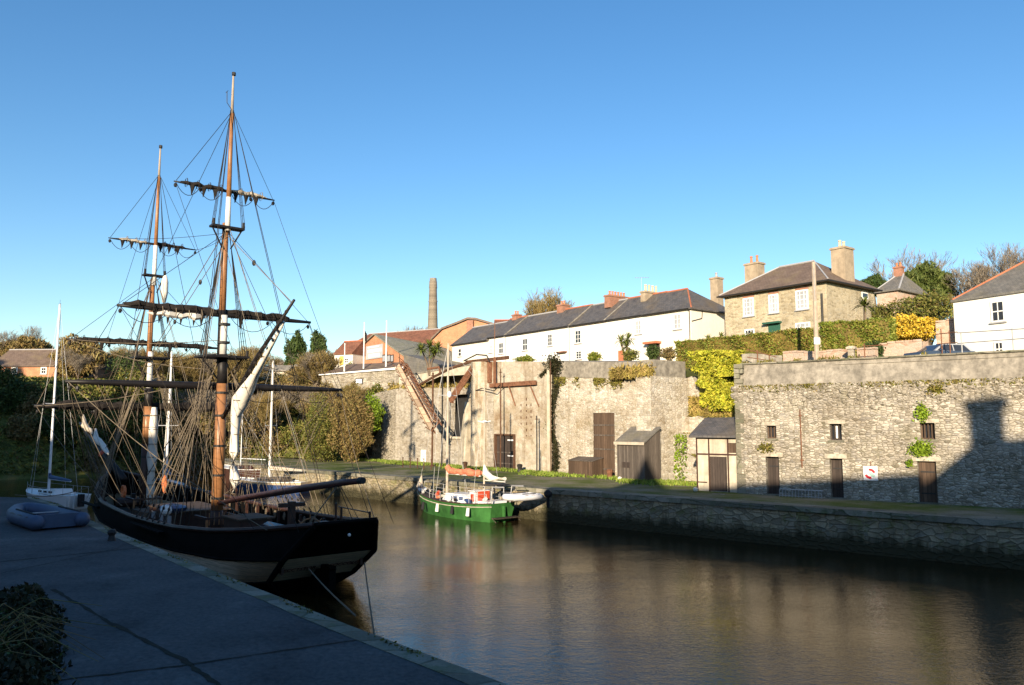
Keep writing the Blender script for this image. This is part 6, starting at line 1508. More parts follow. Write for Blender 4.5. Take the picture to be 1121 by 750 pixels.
mast(TFo, 163, [(.9, 486, .25, .25, 'railred', 'lower_mast'), (488, 445, .25, .24, 'varnish', 'lower_mast'), (445, 425, .24, .22, 'spardark', 'hounds'), (425, 385, .17, .15, 'mastwhite', 'mast_head')])
mast(TFo+.3, 163, [(400, 305, .16, .14, 'varnish', 'topmast')])
mast(TFo+.05, 164.5, [(312, 268, .12, .12, 'mastwhite', 'topmast_head'), (270, 192, .11, .085, 'varnish', 'topgallant_mast'), (192, 160, .07, .045, 'polewood', 'mast_pole')])
# iron bands
for t0, px, ys in ((TM, 243, (545, 520, 488, 455, 430, 375, 355)), (TFo, 163, (430, 455, 500))):
    for y in ys: z = zat(px, y, t0); MB().tube([(t0, 0, z-.05), (t0, 0, z+.05)], .285 if t0 == TM else .265, 12).build('mast_band', M['iron'], ship)
MB().tube([(TM, 0, zat(247, 80, TM)), (TM, 0, zat(247, 78, TM)+.05)], .1, 8).build('truck', M['iron'], ship); MB().tube([(TFo, 0, zat(166, 160, TFo)), (TFo, 0, zat(166, 158, TFo)+.05)], .1, 8).build('truck', M['iron'], ship)
# little wind vane beside the main pole
z = zat(240, 98, TM); MB().tube([(TM, 0, z-.9), (TM, .28, z-.55), (TM, .30, z)], .018, 4).tube([(TM+.15, .3, z), (TM-.15, .3, z)], .015, 4).build('wind_vane', M['iron'], ship)
def top(t0, z, w_, l_, nm='top_platform'):
    o = MB().box(t0-l_/2, t0+l_/2, -w_/2, w_/2, z-.05, z+.05).build(nm, M['spardark'], ship)
    mb = MB()
    for s_ in (-1, 1):
        mb.tube([(t0, s_*.2, z-1.0), (t0, s_*w_*.45, z-.05)], .04, 5); mb.tube([(t0-l_*.4, s_*w_*.46, z+.05), (t0-l_*.4, s_*w_*.46, z+.32)], .07, 5)
    mb.build('trestle', M['spardark'], o); return z
zMT = top(TM+.1, zat(243, 391, TM), 2.1, 1.5); zMC = top(TM+.1, zat(243, 248, TM), 1.55, .5, 'crosstrees')
zFT = top(TFo+.1, zat(163, 392, TFo), 1.9, 1.4); zFC = top(TFo+.1, zat(163, 301, TFo), 1.2, .5, 'crosstrees')
# --- yards with furled sails, foot ropes, gaskets and lifts
def yard(t0, px, py, r, rad, sail=None, fat=.18, drop=0.0, mat='spardark', tw=.0, nm='yard', liftz=None, seed=1):
    z = zat(px, py, t0); tt = t0+.42
    pts = [(tt, r*k, z) for k in (-1, -.8, -.4, 0, .4, .8, 1)]
    y = MB().tube(pts, [rad*.45, rad*.7, rad*.95, rad, rad*.95, rad*.7, rad*.45], 8).build(nm, M[mat], ship, smooth=True)
    rr = random.Random(seed)
    if sail:
        for (a, b_, side_, mt) in sail:
            n = int(abs(b_-a)*r*3)+3; P = []; Q = []
            for i in range(n):
                k = a+(b_-a)*i/(n-1); e_ = min(1, min(i, n-1-i)/1.5)*.8+.2
                P.append((tt-.02+rr.uniform(-.04, .04), r*k, z+side_*(rad+fat*.45)+rr.uniform(-.035, .035)+(.0 if i % 2 else -.03))); Q.append(fat*e_*rr.uniform(.72, 1.18))
            so_ = MB().tube(P, Q, 7).build('furled_sail', M[mt], y, smooth=False)
            mb = MB()
            for i in range(1, n-1, 2): mb.tube([(tt+math.cos(g)*(fat+.09), P[i][1], z+side_*.12+math.sin(g)*(fat+.12)) for g in [q*math.pi/4 for q in range(9)]], .02, 4, caps=False)
            mb.build('gaskets', M['rope' if mt != 'ropedark' else 'ropedark'], y)
            for i in range(2, n-1, max(2, n//4)): yy = P[i][1]; MB().tube([(tt-.05, yy, z-.05), (tt-.04, yy, z-.1-fat*1.2), (tt-.02, yy+.02, z-.1-fat*2.4-.15)], [.13, .08, .015], 5).build('loose_bunt', M['ropedark'], y)
    mb = MB()
    for s_ in (-1, 1):
        for (ka, kb, dp) in ((.97, .52, .62), (.56, .08, .66)):
            mb.tube([(tt-.1, s_*r*(ka+(kb-ka)*i/8), z-.08-dp*math.sin(math.pi*i/8)**.8*min(1, r/3)) for i in range(9)], .016, 4, caps=False)
    mb.build('foot_ropes', M['ropedark'], y)
    if liftz:
        mb = MB()
        for s_ in (-1, 1): mb.tube([(t0, s_*.1, liftz), (tt, s_*r*.96, z+.05)], .013, 4)
        mb.build('lifts', M['ropedark'], y)
    mb = MB()
    for k in (-.97, -.5, .5, .97): mb.ball((tt, r*k, z-rad-.10), .085, 6, 4, (.6, 1, 1.3))
    mb.build('blocks', M['spardark'], y)
    return y, z, tt
YG = yard(TM, 243, 205.5, 2.45, .075, [(-.82, -.08, .5, 'sail'), (.0, .88, .4, 'ropedark')], .11, liftz=zat(243, 122, TM), seed=3)  # pale and dark lengths put the sunlit and shaded halves into colour
YT = yard(TM, 243, 343, 4.6, .14, [(.15, .72, -.9, 'sailwhite'), (-.75, .95, .6, 'ropedark')], .17, liftz=zMC-.3, seed=5)
YC = yard(TM, 243, 422.5, 6.45, .175, None, liftz=zMT+.2, seed=6)
YFG = yard(TFo, 164, 265, 2.5, .07, [(-.75, .05, .5, 'ropedark'), (.1, .8, .5, 'sail')], .10, liftz=zat(164, 192, TFo), seed=7)  # furl coloured dark and pale again for its shaded and sunlit halves
YFT = yard(TFo, 163, 376, 4.3, .12, [(-.85, .88, .3, 'ropedark')], .17, liftz=zFC-.2, seed=8)
YFL = yard(TFo, 163, 342, 2.9, .09, None, liftz=zFC-.1, seed=9) if False else None
YFC = yard(TFo, 163, 446, 5.7, .2, [(.1, .7, -.6, 'sail')] if False else [(-.8, .85, .3, 'ropedark')], .25, liftz=zFT+.2, seed=10)
# --- gaff, boom and the furled fore-and-aft sail on the mainmast
tp, zp_ = cl(322, 328.5); tq, zq = cl(262, 452)
gaff = MB().tube([(TM-.3, 0, zq-.2), ((TM+tp)/2, 0, (zq+zp_)/2), (tp, 0, zp_)], [.10, .10, .055], 7).build('gaff', M['spardark'], ship, smooth=True)
n = 18; P = []; Q = []; rr = random.Random(4)
q_ = [cl(307, 352), cl(297, 371), cl(287, 390), cl(276, 409), cl(268, 424), cl(261, 438), cl(256, 455), cl(254.5, 475), cl(254, 495), cl(252, 512), cl(255, 525), cl(252.5, 540)]
rad = [.05, .08, .11, .15, .25, .34, .22, .16, .2, .14, .22, .08]
MB().tube([(a+.0, -.12+rr.uniform(-.04, .04), b_) for a, b_ in q_], rad, 16, pleat=.22).build('furled_sail', M['sailwhite'], ship, smooth=True)
mb = MB()
for i in range(1, 12): a, b_ = q_[i]; MB().tube([(a+math.cos(g)*(rad[i]+.015), -.12+math.sin(g)*(rad[i]+.015), b_+.03*math.cos(g)) for g in [k*math.pi/4 for k in range(9)]], .018, 4, caps=False).build('sail_tie', M['rope'], ship)
for i in range(14):
    k = i/14; a = TM-.5+(tp-TM+.5)*k; b_ = zq+(zp_-zq)*k; MB().ball((a, .08, b_-.10), .09, 6, 4, (1.3, .8, .9)).build('hoop', M['ropedark'], gaff)
tb, zb_ = cl(395, 526.5); tb2, zb2_ = cl(246, 552)
boom = MB().tube([(TM-.25, 0, zb2_), (TM-3, 0, zb2_+(zb_-zb2_)*.24), (3, 0, zb2_+(zb_-zb2_)*.72), (tb+1.2, 0, zb_-.12), (tb, 0, zb_)], [.10, .13, .14, .12, .10], 10).build('boom', M['sparred'], ship, smooth=True)
MB().tube([(tb+.1, 0, zb_+.0), (tb-.15, 0, zb_+.02)], .12, 10).build('end_cap', M['iron'], boom)
MB().ball((TM-.8, -.15, zb2_+.12), .14, 6, 5, (1.5, 1, .6), .3).build('white_lashing', M['sailwhite'], boom)
# white bundled sail on the foremast
P = [(TFo-.35, -.25, zat(167, y, TFo)) for y in (446, 455, 470, 486, 500, 515, 530, 545, 562)]; MB().tube(P, [.12, .2, .25, .19, .26, .18, .22, .17, .1], 14, pleat=.2).build('furled_sail', M['sailwhite'], ship, smooth=True)
mb = MB()
for p in P[1:-1]: mb.tube([(p[0]+math.cos(g)*.27, p[1]+math.sin(g)*.27, p[2]) for g in [k*math.pi/4 for k in range(9)]], .02, 4, caps=False)
mb.build('sail_ties', M['rope'], ship)
P = [(TFo-.2, -.55, zat(170, y, TFo)) for y in (301, 308, 320, 331)]; MB().tube(P, [.10, .2, .21, .10], 8).build('furled_sail', M['sailwhite'], ship, smooth=True)
# --- bowsprit, jibs
tj, zj = cl(77, 463); tj = 41.5; zj = zat(84, 463, tj)
MB().tube([(28.5, 0, 2.7), (35, 0, 2.7+(zj-2.7)*.5), (tj, 0, zj)], [.26, .2, .09], 8).build('bowsprit', M['spardark'], ship, smooth=True)
for (a, dz, b_, l_) in ((40.6, .28, 37.4, 'sail'), (36.6, .35, 32.2, 'sailwhite')):
    zf = lambda t: 2.7+(zj-2.7)*(t-28.5)/(tj-28.5)
    rr = random.Random(int(a)); n = 8; mb = MB().tube([(a+(b_-a)*i/(n-1), rr.uniform(-.06, .06), zf(a+(b_-a)*i/(n-1))+dz+rr.uniform(-.05, .07)+(.5 if i == 0 else 0)) for i in range(n)], [.06, .2, .24, .18, .2, .16, .12, .05], 8); mb.build('furled_jib', M[l_], ship, smooth=True)
MB().ball((33.8, .1, 4.15), .33, 8, 6, (1.4, .6, .8), .2).build('red_sail_bag', M['redpaint'], ship)
zf = lambda t: 2.7+(zj-2.7)*(t-28.5)/(tj-28.5)
# figure and head rails
MB().tube([(30.6, 0, 1.6), (31.6, 0, 2.1), (32.4, 0, 2.9)], [.22, .16, .08], 7).build('stem_head', M['hullblack'], ship)
for s_ in (-1, 1): MB().tube([(29, s_*1.0, 2.6), (31, s_*.5, 2.3), (32.6, 0, 3.2)], .05, 5).build('head_rail', M['hullcream'], ship)
MB().tube([(30.8, 0, 1.0), (34.5, 0, zf(34.5))], .025, 4).tube([(30.8, 0, .6), (tj-1, 0, zf(tj-1))], .02, 4).build('bobstay', M['iron'], ship)
mb = MB()
for s_ in (-1, 1): mb.tube([(28.5, s_*1.6, 2.3), (tj-1, 0, zf(tj-1))], .018, 4)
mb.build('bowsprit_shrouds', M['ropedark'], ship)
mb = MB()
for i in range(9):
    for s_ in (-1, 1): a = 31+i*1.0; mb.tube([(a, s_*.9*(1-i/10), zf(a)-.5+.1*math.sin(i)), (a+.9, s_*.9*(1-(i+1)/10), zf(a+.9)-.5)], .012, 4)
for i in range(10): a = 31+i*.95; q = .9*(1-i/10); mb.tube([(a, -q, zf(a)-.5), (a, 0, zf(a)-.8), (a, q, zf(a)-.5)], .010, 4)
mb.build('netting', M['rope'], ship)
# --- shrouds with ratlines
def gang(t0, z0_, y0, ta, tb_, s_, n, zr=None, yr=None, nm='shrouds', mat='rope', rl=True, r=.014, rz=.38, z1_=None):
    mb = MB(); F_ = []
    for i in range(n):
        k = i/(n-1) if n > 1 else 0; t = ta+(tb_-ta)*k
        if zr is None: p = hullpt(t, 0, 1); e = Vector((t, s_*(p.y+.12), p.z+.02))
        else: e = Vector((t, s_*yr, zr))
        a = Vector((t0+(.04*i), s_*y0, z0_)); F_.append((e, a)); mb.tube([e, a], r, 4, caps=False)
    o = mb.build(nm, M[mat], ship)
    if rl:
        mb = MB(); H_ = F_[0][1].z-F_[0][0].z; k_ = int(H_/rz)
        for j in range(1, k_-1):
            q = j/k_; P = [e.lerp(a, q) for e, a in F_]
            for a, b_ in zip(P, P[1:]): mb.tube([a, (a+b_)/2+Vector((0, 0, -.02)), b_], r*.5, 3, caps=False)
        mb.build('ratlines', M[mat], o)
    if zr is None:
        mb = MB()
        for e, a in F_:
            for q in (0.0, .62): d = (a-e).normalized(); mb.ball(e+d*(.12+q), .085, 6, 4, (1, .6, 1))
            for dx in (-.03, .03): mb.tube([e+Vector((dx, 0, .1)), e+(a-e).normalized()*.7+Vector((dx, 0, 0))], .01, 3)
        mb.build('deadeyes', M['spardark'], o)
        c0 = hullpt(ta, 0, 1)
        MB().box(min(ta, tb_)-.3, max(ta, tb_)+.3, s_*3.42-.12 if t0 < 20 else s_*2.95-.12, s_*3.42+.12 if t0 < 20 else s_*2.95+.12, 1.75, 1.82).build('channel', M['hullblack'], o)
    return o
for s_ in (-1, 1):
    gang(TM, zMT-.25, .22, TM+.6, TM-3.1, s_, 6)
    gang(TFo, zFT-.25, .2, TFo+.6, TFo-2.6, s_, 6)
    gang(TM+.1, zMC-.1, .12, TM+.4, TM-.5, s_, 4, zMT+.05, 1.0, mat='ropedark', r=.018)
    gang(TFo+.1, zFC-.1, .10, TFo+.4, TFo-.5, s_, 4, zFT+.05, .9, mat='ropedark', r=.018)
    gang(TM, zat(245, 118, TM), .06, TM+.15, TM-.25, s_, 3, zMC+.05, .73, mat='ropedark', r=.014, rz=.6)
    gang(TFo, zat(164, 190, TFo), .06, TFo+.15, TFo-.25, s_, 3, zFC+.05, .56, mat='ropedark', r=.013, rz=.6)
    # futtock shrouds
    gang(TM, zMT-1.3, .27, TM+.5, TM-.5, s_, 4, zMT-.05, .95, rl=False, mat='ropedark')
    gang(TFo, zFT-1.2, .25, TFo+.5, TFo-.5, s_, 4, zFT-.05, .85, rl=False, mat='ropedark')
    # backstays
    for (t0, z0_, ends, mt) in ((TM, zMC, (TM-3.9, TM-4.5), 'rope'), (TM, zat(245, 120, TM), (TM-4.9, TM-5.3), 'ropedark'), (TFo, zFC, (TFo-3.4, TFo-3.9), 'rope'), (TFo, zat(164, 192, TFo), (TFo-4.3,), 'ropedark')):
        mb = MB()
        for e_ in ends: p = hullpt(e_, 0, s_); mb.tube([(t0, s_*.08, z0_), (e_, p.y, p.z)], .015, 4)
        mb.build('backstay', M[mt], ship)
# stays along the centre line
def rope(pts, r=.016, mat='rope', nm='stay', sag=0.0, blk=None):
    a, b_ = Vector(pts[0]), Vector(pts[-1]); P = [a.lerp(b_, i/8)+Vector((0, 0, -sag*math.sin(math.pi*i/8))) for i in range(9)] if sag else pts
    o = MB().tube(P, r, 4, caps=False).build(nm, M[mat], ship)
    if blk:
        for q in blk: MB().ball(a.lerp(b_, q), .12, 6, 4, (.8, .7, 1.2)).build('block', M['spardark'], o)
    return o
rope([(TM+.1, 0, zMC), (TFo-.2, 0, zFT+.3)], .022, 'rope'); rope([(TM+.1, 0, zMT), (TFo+.4, .3, 2.2)], .028, 'rope'); rope([(TM, 0, zat(245, 120, TM)), (TFo, 0, zFC)], .014, 'ropedark')
rope([(TM+.1, -.2, zMT-.1), (TFo+1, -.3, 2.0)], .022, 'rope'); rope([(TM, 0, zat(200, 252, TM)*0+zMC-.6), (TFo, .1, zFT-.3)], .02, 'rope', blk=(.3, .62))
rope([(TFo, 0, zFT), (31.5, 0, 3.4)], .026, 'rope'); rope([(TFo, 0, zFT-.3), (34, 0, zf(34))], .022, 'rope'); rope([(TFo, 0, zFC), (38, 0, zf(38))], .018, 'rope', blk=(.8,)); rope([(TFo, 0, zat(164, 192, TFo)), (tj-.2, 0, zj)], .013, 'ropedark')
rope([(TFo, 0, zFC-.3), (tj-2, 0, zf(tj-2))], .018, 'rope', blk=(.85,))
# topping lift and peak halyards to the gaff and boom
rope([(TM, 0, zMC-.4), (tp+.15, 0, zp_-.1)], .02, 'rope', 'peak_halyard', blk=(.45,)); rope([(TM, 0, zMC-1.2), ((TM+tp)/2, 0, (zq+zp_)/2+.1)], .015, 'rope', 'peak_halyard'); rope([(TM, 0, zMC-.2), (tp+1.6, 0, zp_-1.4)], .014, 'ropedark', 'peak_halyard')
rope([(TM, 0, zMT), (tb+.4, 0, zb_)], .015, 'ropedark', 'topping_lift') if False else None
rope([(tp, 0, zp_), (-1.2, 0, 2.7)], .011, 'ropedark', 'vang') if False else None
for s_ in (-1, 1): MB().tube([(tb+1.5, 0, zb_-.2), (.8, s_*1.2, 2.4), (1.0, s_*1.0, 2.4), (tb+1.6, 0, zb_-.2)], .018, 4).build('boom_sheet', M['rope'], ship)
MB().tube([(gx+.6, -.1, 3.2), (gx-.2, -.2, 2.0)], .03, 4).build('boom_sheet', M['rope'], ship)
# braces: from the yard arms of the foremast aft to the mainmast and rails, and so on
for s_ in (-1, 1):
    rope([(YFC[2], s_*5.6, YFC[1]), (TM+.3, s_*.3, zMT-1.0)], .018, 'rope', 'brace', .25, (.05,)); rope([(YFC[2], s_*5.6, YFC[1]), (TM+3.5, s_*3.2, 2.3)], .015, 'rope', 'brace', .5)
    rope([(YFT[2], s_*4.2, YFT[1]), (TM+.2, s_*.2, zMT+.8)], .018, 'rope', 'brace', .2, (.05,)); rope([(YFG[2], s_*2.45, YFG[1]), (TM, s_*.1, zMC-.3)], .012, 'ropedark', 'brace', .15)
    rope([(YFT[2], s_*4.2, YFT[1]), (TM+.2, s_*.3, zMT-.6)], .016, 'rope', 'brace', .35)
    rope([(YC[2], s_*6.35, YC[1]), (1.5, s_*2.1, 2.5)], .016, 'rope', 'brace', .35, (.06,)); rope([(YT[2], s_*4.5, YT[1]), (2.2, s_*2.3, 2.5)], .013, 'ropedark', 'brace', .2); rope([(YG[2], s_*2.4, YG[1]), (-.3, s_*1.8, 2.6)], .011, 'ropedark', 'brace', .2)
    rope([(YC[2], s_*6.3, YC[1]), (TM+8, s_*3.3, 2.2)], .016, 'rope', 'sheet', .4); rope([(YC[2], s_*6.3, YC[1]), (TM+1.6, s_*3.3, 2.2)], .014, 'rope', 'tack', .3)
    rope([(YT[2], s_*4.5, YT[1]), (YC[2], s_*6.3, YC[1])], .014, 'ropedark', 'sheet', .1)
    rope([(YFT[2], s_*4.2, YFT[1]), (YFC[2], s_*5.6, YFC[1])], .014, 'rope', 'sheet', .1)
# running rigging belayed at the mast feet: falls of rope
for t0, zt_, nm, n in ((TM, zMT-.3, 'halyard_falls', 10), (TFo, zFT-.3, 'halyard_falls', 9)):
    for s_ in (-1, 1):
        mb = MB()
        for i in range(n):
            a = R.uniform(-.5, .4); e_ = R.uniform(-2.6, 1.8); ye = R.choice((.7, 3.0 if t0 < 20 else 2.6, 2.8)); zs_ = zt_-R.uniform(0, 1.2)
            mb.tube([(t0+a*.5, s_*R.uniform(.15, .9), zs_), (t0+e_, s_*ye, 1.9)], R.uniform(.007, .012), 4, caps=False)
        mb.build(nm, M[R.choice(('rope', 'rope', 'rope'))], ship)
# loose lifts hanging from the yards, seen against the bank
for (Yd, r_) in ((YC, 6.2), (YFC, 5.4)):
    mb = MB()
    for i in range(30):
        k = R.uniform(-.95, .95); mb.tube([(Yd[2]-.1, r_*k, Yd[1]-.1), (Yd[2]-R.uniform(.2, 1.6), max(-3.1, min(3.1, r_*k*.5)), 2.2)], R.uniform(.006, .010), 4, caps=False)
    mb.build('buntlines', M['rope'], ship)
# pinrails, fife rails and coils
for t0 in (TM, TFo):
    o = MB().box(t0-.9, t0-.8, -.8, .8, 1.85, 1.95).box(t0-.8, t0+.7, -.8, -.7, 1.85, 1.95).box(t0-.8, t0+.7, .7, .8, 1.85, 1.95).build('fife_rail', M['railred'], ship); mb = MB()
    for k in range(7): mb.box(t0-.88, t0-.82, -.7+k*.22, -.67+k*.22, 1.6, 2.15)
    mb.box(t0-.9, t0-.8, -.78, -.7, 1.0, 1.849).box(t0-.9, t0-.8, .7, .78, 1.0, 1.849); mb.build('pins', M['varnish'], o)
for s_ in (-1, 1):
    mb = MB()
    for i in range(18): t = 6+i*1.15; p = hullpt(t, 0, s_); mb.ball((t, p.y-s_*.1, p.z-.25), .16, 6, 4, (.7, .45, 1.3), .15)
    mb.build('rope_coils', M['rope'], ship)
# pale life raft canister and orange lifebuoy
MB().ball((TM+1.2, 1.9, 2.2), .26, 8, 6, (1.6, 1, 1)).build('life_raft', M['trim'], ship)
MB().tube([(TM+7+math.cos(a)*.3, 2.3, 2.7+math.sin(a)*.3) for a in [k*math.pi/6 for k in range(13)]], .07, 6, caps=False).build('lifebuoy', M['buoy'], ship)
# an orange jacket-like cover and blue tarpaulin on deck amidships
MB().ball((TM+2.6, 1.6, 3.3), .25, 7, 6, (.5, .5, 1.6), .2).build('orange_fender', M['buoy'], ship)
MB().ball((TM+1.8, 1.4, 2.2), .6, 8, 5, (1.6, 1, .35), .15).build('blue_tarpaulin', M['bluepaint'], ship)
# mooring lines, one thing each, and quay furniture
def line(a, b_, sag, r, lab, name='mooring_line', mat='rope'):
    a, b_ = Vector(a), Vector(b_); t = MB().tube([(a.lerp(b_, i/10)+Vector((0, 0, -sag*math.sin(math.pi*i/10))))-a for i in range(11)], r, 5).build(name, M[mat], loc=tuple(a)); tag(t, lab, 'rope')
def SW(t, y, z): return SHO+fw*t+pt_*y+Vector((0, 0, z))
line(SW(.3, 1.1, 1.25), tuple(at_z(389, 674, 2.02)), .05, .022, 'pale rope hanging from the left side of the black stern down to the quay')
line(SW(.3, -1.0, 1.25), tuple(at_z(384, 668, 2.02)+Vector((.5, .2, -.6))), .05, .022, 'pale rope slanting from the right side of the black stern to the quay')
line(SW(27, 2.0, 2.5), (-28.5, 45.5, 2.1), .3, .025, 'long bow rope of the large ship running down to the near quay')
for (px, py) in ((122, 592),):
    P = at_z(px, py, 2); t = empty('bollard', (P.x, P.y, 2)); tag(t, 'squat iron bollard on the near quay edge by the ship stern' if px > 200 else 'squat iron bollard on the near quay edge by the ship bow', 'bollard'); MB().tube([(0, 0, 0), (0, 0, .18), (0, 0, .3), (0, 0, .36)], [.14, .10, .16, .13], 10).build('shaft', M['iron'], t); MB().ball((0, 0, .36), .14, 8, 4, (1, 1, .35)).build('cap', M['iron'], t)
C = []
for (x, y), (x2, y2) in zip(ne[2:], ne[3:]):
    for k in range(260):
        q = R.random()
        if math.sin((x+(x2-x)*q)*2.3)+R.gauss(0, .5) > .4: C.append((x+(x2-x)*q+R.gauss(0, .05)-.05, y+(y2-y)*q+R.gauss(0, .05), 2.012+abs(R.gauss(0, .012))))
tag(leafobj('moss', C, .05, M['moss'], stretch=1.5), 'moss and weeds along the near quay edge', 'moss', kind='stuff')

# ================================================================= small craft
def loft(t, L, B_, H, mats, sheer=.25, stern=.7, draft=.35, stripe=.22, bow=.9, overhang=.08, trans=.12):
    """L from stern (x=0) to bow; rows rail, stripe, waterline, keel; mats = hull, stripe, bottom"""
    n = 13; rows_ = []
    def hb(s): return B_/2*min(1, (stern+(1-stern)*math.sin(min(1, s/.45)*math.pi/2)))*(1-max(0, (s-.45)/.55)**2.2)+.015
    zr = lambda s: H*(1+sheer*(abs(s-.35)/.65)**2)
    V = []
    for s_ in (1, -1):
        for k, (fb, fz, sh) in enumerate(((1, 1, 0), (.985, .985-stripe/H, .03), (.86, .0, .5), (.25, -draft/H, 1.1))):
            for i in range(n):
                s = i/(n-1); x = L*s; zz = zr(s)*fz if fz > 0 else H*fz
                x2 = x-(s**4)*L*overhang*sh*2+((1-s)**6)*L*trans*sh*.5
                V.append((x2, s_*hb(s)*fb*(1 if k < 2 else (1-.25*s**2)), zz))
    fcs = []; mi = []
    for q in (0, 1):
        o_ = q*4*n
        for k in range(3):
            for i in range(n-1):
                f = [o_+k*n+i, o_+k*n+i+1, o_+(k+1)*n+i+1, o_+(k+1)*n+i]; fcs.append(f[::-1] if q == 0 else f); mi.append((1, 0, 2)[k] if k != 0 else 1)
    for k in range(3): fcs.append([k*n, (k+1)*n, 4*n+(k+1)*n, 4*n+k*n][::-1]); mi.append((1, 0, 2)[k])
    mb = MB(); mb.v = V; mb.f = fcs; mb.m = mi
    h = mb.build('hull', [M[m] for m in mats], t, ang=35)
    mb = MB()
    for i in range(n-1): a, b_ = V[i], V[i+1]; mb.quad((a[0], -a[1]*.97, a[2]-.05), (b_[0], -b_[1]*.97, b_[2]-.05), (b_[0], b_[1]*.97, b_[2]-.05), (a[0], a[1]*.97, a[2]-.05))
    mb.build('deck', M['deckwood' if 'green' in mats[0] else 'trim'], t)
    for q in (0, 1): MB().tube([V[q*4*n+i] for i in range(n)], .035, 5).build('gunwale', M['trim' if 'green' not in mats[0] else 'railred'], t)
    return zr, hb
def yacht(loc, rz, L, B_, H, mh, lab, mats=('gelcoat', 'gelcoat', 'bluepaint'), mx=.58, cab='gelcoat', cover='bluepaint', boomL=.42, cat='yacht', name='yacht', mr=.07, spread=True, furl=True, mmat='aluminium'):
    t = empty(name, loc, rz); tag(t, lab, cat); zr, hb = loft(t, L, B_, H, mats)
    v = [(L*.28, -.30*B_, H), (L*.28, .30*B_, H), (L*.70, .16*B_, H*1.02), (L*.70, -.16*B_, H*1.02)]; tp_ = [(x+(.08 if i < 2 else -.45), y*.8, H+.42-(0 if i < 2 else .12)) for i, (x, y, z) in enumerate(v)]
    c = MB().add(v+tp_, [[0, 3, 2, 1], [4, 5, 6, 7], [0, 4, 7, 3], [1, 2, 6, 5], [0, 1, 5, 4], [2, 3, 7, 6]]).build('cabin', M[cab], t)
    for s_ in (-1, 1):
        for k in range(3): a = L*(.34+.1*k); MB().box(a, a+L*.06, s_*B_*.262-.02*0-.02, s_*B_*.262+.02, H+.13, H+.27).build('window', M['glass'], c)
    x = L*mx; ma = MB().tube([(x, 0, H), (x, 0, mh)], [mr, mr*.7], 8).build('mast', M[mmat], t); MB().tube([(x-.15, 0, mh+.02), (x+.2, 0, mh+.02)], .02, 4).tube([(x, 0, mh), (x, 0, mh+.35)], .012, 4).build('masthead_gear', M['iron'], ma)
    if spread: MB().tube([(x, -.75, mh*.5), (x, .75, mh*.5)], .025, 4).build('spreader', M[mmat], ma)
    bl = L*boomL; b_ = MB().tube([(x, 0, H+1.05), (x-bl, 0, H+1.0)], .045, 6).build('boom', M[mmat], t)
    if cover: MB().tube([(x-.05, 0, H+1.5), (x-.12, 0, H+1.22), (x-bl*.5, 0, H+1.14), (x-bl, 0, H+1.06)], [.09, .15, .13, .07], 8).build('sail_cover', M[cover], b_)
    mb = MB().tube([(L*.97, 0, zr(1)), (x, 0, mh)], .012, 4).tube([(.1, 0, zr(0)), (x, 0, mh)], .012, 4)
    for s_ in (-1, 1): mb.tube([(x-.1, s_*hb(mx), H), (x, s_*.75, mh*.5), (x, 0, mh-.1)], .010, 4)
    mb.build('rigging', M['galv'], t)
    if furl: MB().tube([(L*.96, 0, zr(1)+.2), (L*.96+(x-L*.96)*.9, 0, zr(1)+(mh-zr(1))*.9)], [.06, .02], 6).build('furled_jib', M['sailwhite'], t)
    mb = MB(); 
    for s_ in (-1, 1):
        for k in range(6): s = .06+k*.18; mb.tube([(L*s, s_*hb(s)*.95, zr(s)), (L*s, s_*hb(s)*.95, zr(s)+.55)], .014, 4)
        mb.tube([(L*(.06+k*.18), s_*hb(.06+k*.18)*.95, zr(.06+k*.18)+.55) for k in range(6)], .009, 4, caps=False)
    mb.build('guard_rail', M['galv'], t); return t
P = at_y(53, 540, 60)
# heading so that its long side shows: stern right, bow left and away
a_ = math.radians(146); mpos = .58*7.6
y1 = yacht((P.x-math.cos(a_)*mpos, P.y-math.sin(a_)*mpos, 0), a_, 7.6, 2.5, .95, at_y(53, 333, 60).z, 'white sailing yacht with a dark side stripe, at the far left beyond the quay end', ('gelcoat', 'gelcoat', 'bluepaint'), mr=.10, furl=False)
MB().box(1.0, 3.8, 1.06, 1.14, .42, .50).build('side_stripe', M['bluepaint'], y1); MB().box(-.35, -.05, -.25, .1, .2, 1.1).build('outboard_motor', M['black'], y1)
mb = MB().tube([(-.1, .4, .1), (-.25, .4, 1.3)], .03, 5).tube([(-.1, .75, .1), (-.25, .75, 1.3)], .03, 5).build('stern_ladder', M['gelcoat'], y1)
P = at_y(181, 540, 64); a_ = math.radians(118); mpos = .58*8.5
yacht((P.x-math.cos(a_)*mpos, P.y-math.sin(a_)*mpos, 0), a_, 8.5, 2.9, 1.25, at_y(181, 385, 64).z, 'blue decked yacht seen between the foremast and the mainmast of the big ship', ('gelcoat', 'bluepaint', 'bluepaint'), mr=.10)
P = at_y(295, 520, 73); a_ = math.radians(155); mpos = .5*9.0
yacht((P.x-math.cos(a_)*mpos, P.y-math.sin(a_)*mpos, 0), a_, 9.0, 2.8, .95, at_y(295, 395, 73).z, 'white yacht with a stout cream mast, right of the furled white sail', ('bluepaint', 'hullcream', 'hullblack'), mx=.5, mr=.13, cab='greyplank', cover='sail', furl=False, mmat='mastwhite')  # hull and cabin given dark paints in place of the shade over them
P = at_y(262, 530, 79); yw = yacht((P.x+3, P.y+2, 0), math.radians(150), 9, 3.2, 1.5, at_y(262, 452, 79).z, 'dark red hulled wooden boat moored behind the mainmast, inside the cream masted yacht', ('railred', 'railred', 'hullblack'), cover=None, cab='railred', mr=.06, furl=False, cat='boat', name='wooden_boat')  # cabin coloured as dark as the hull, standing in for shade

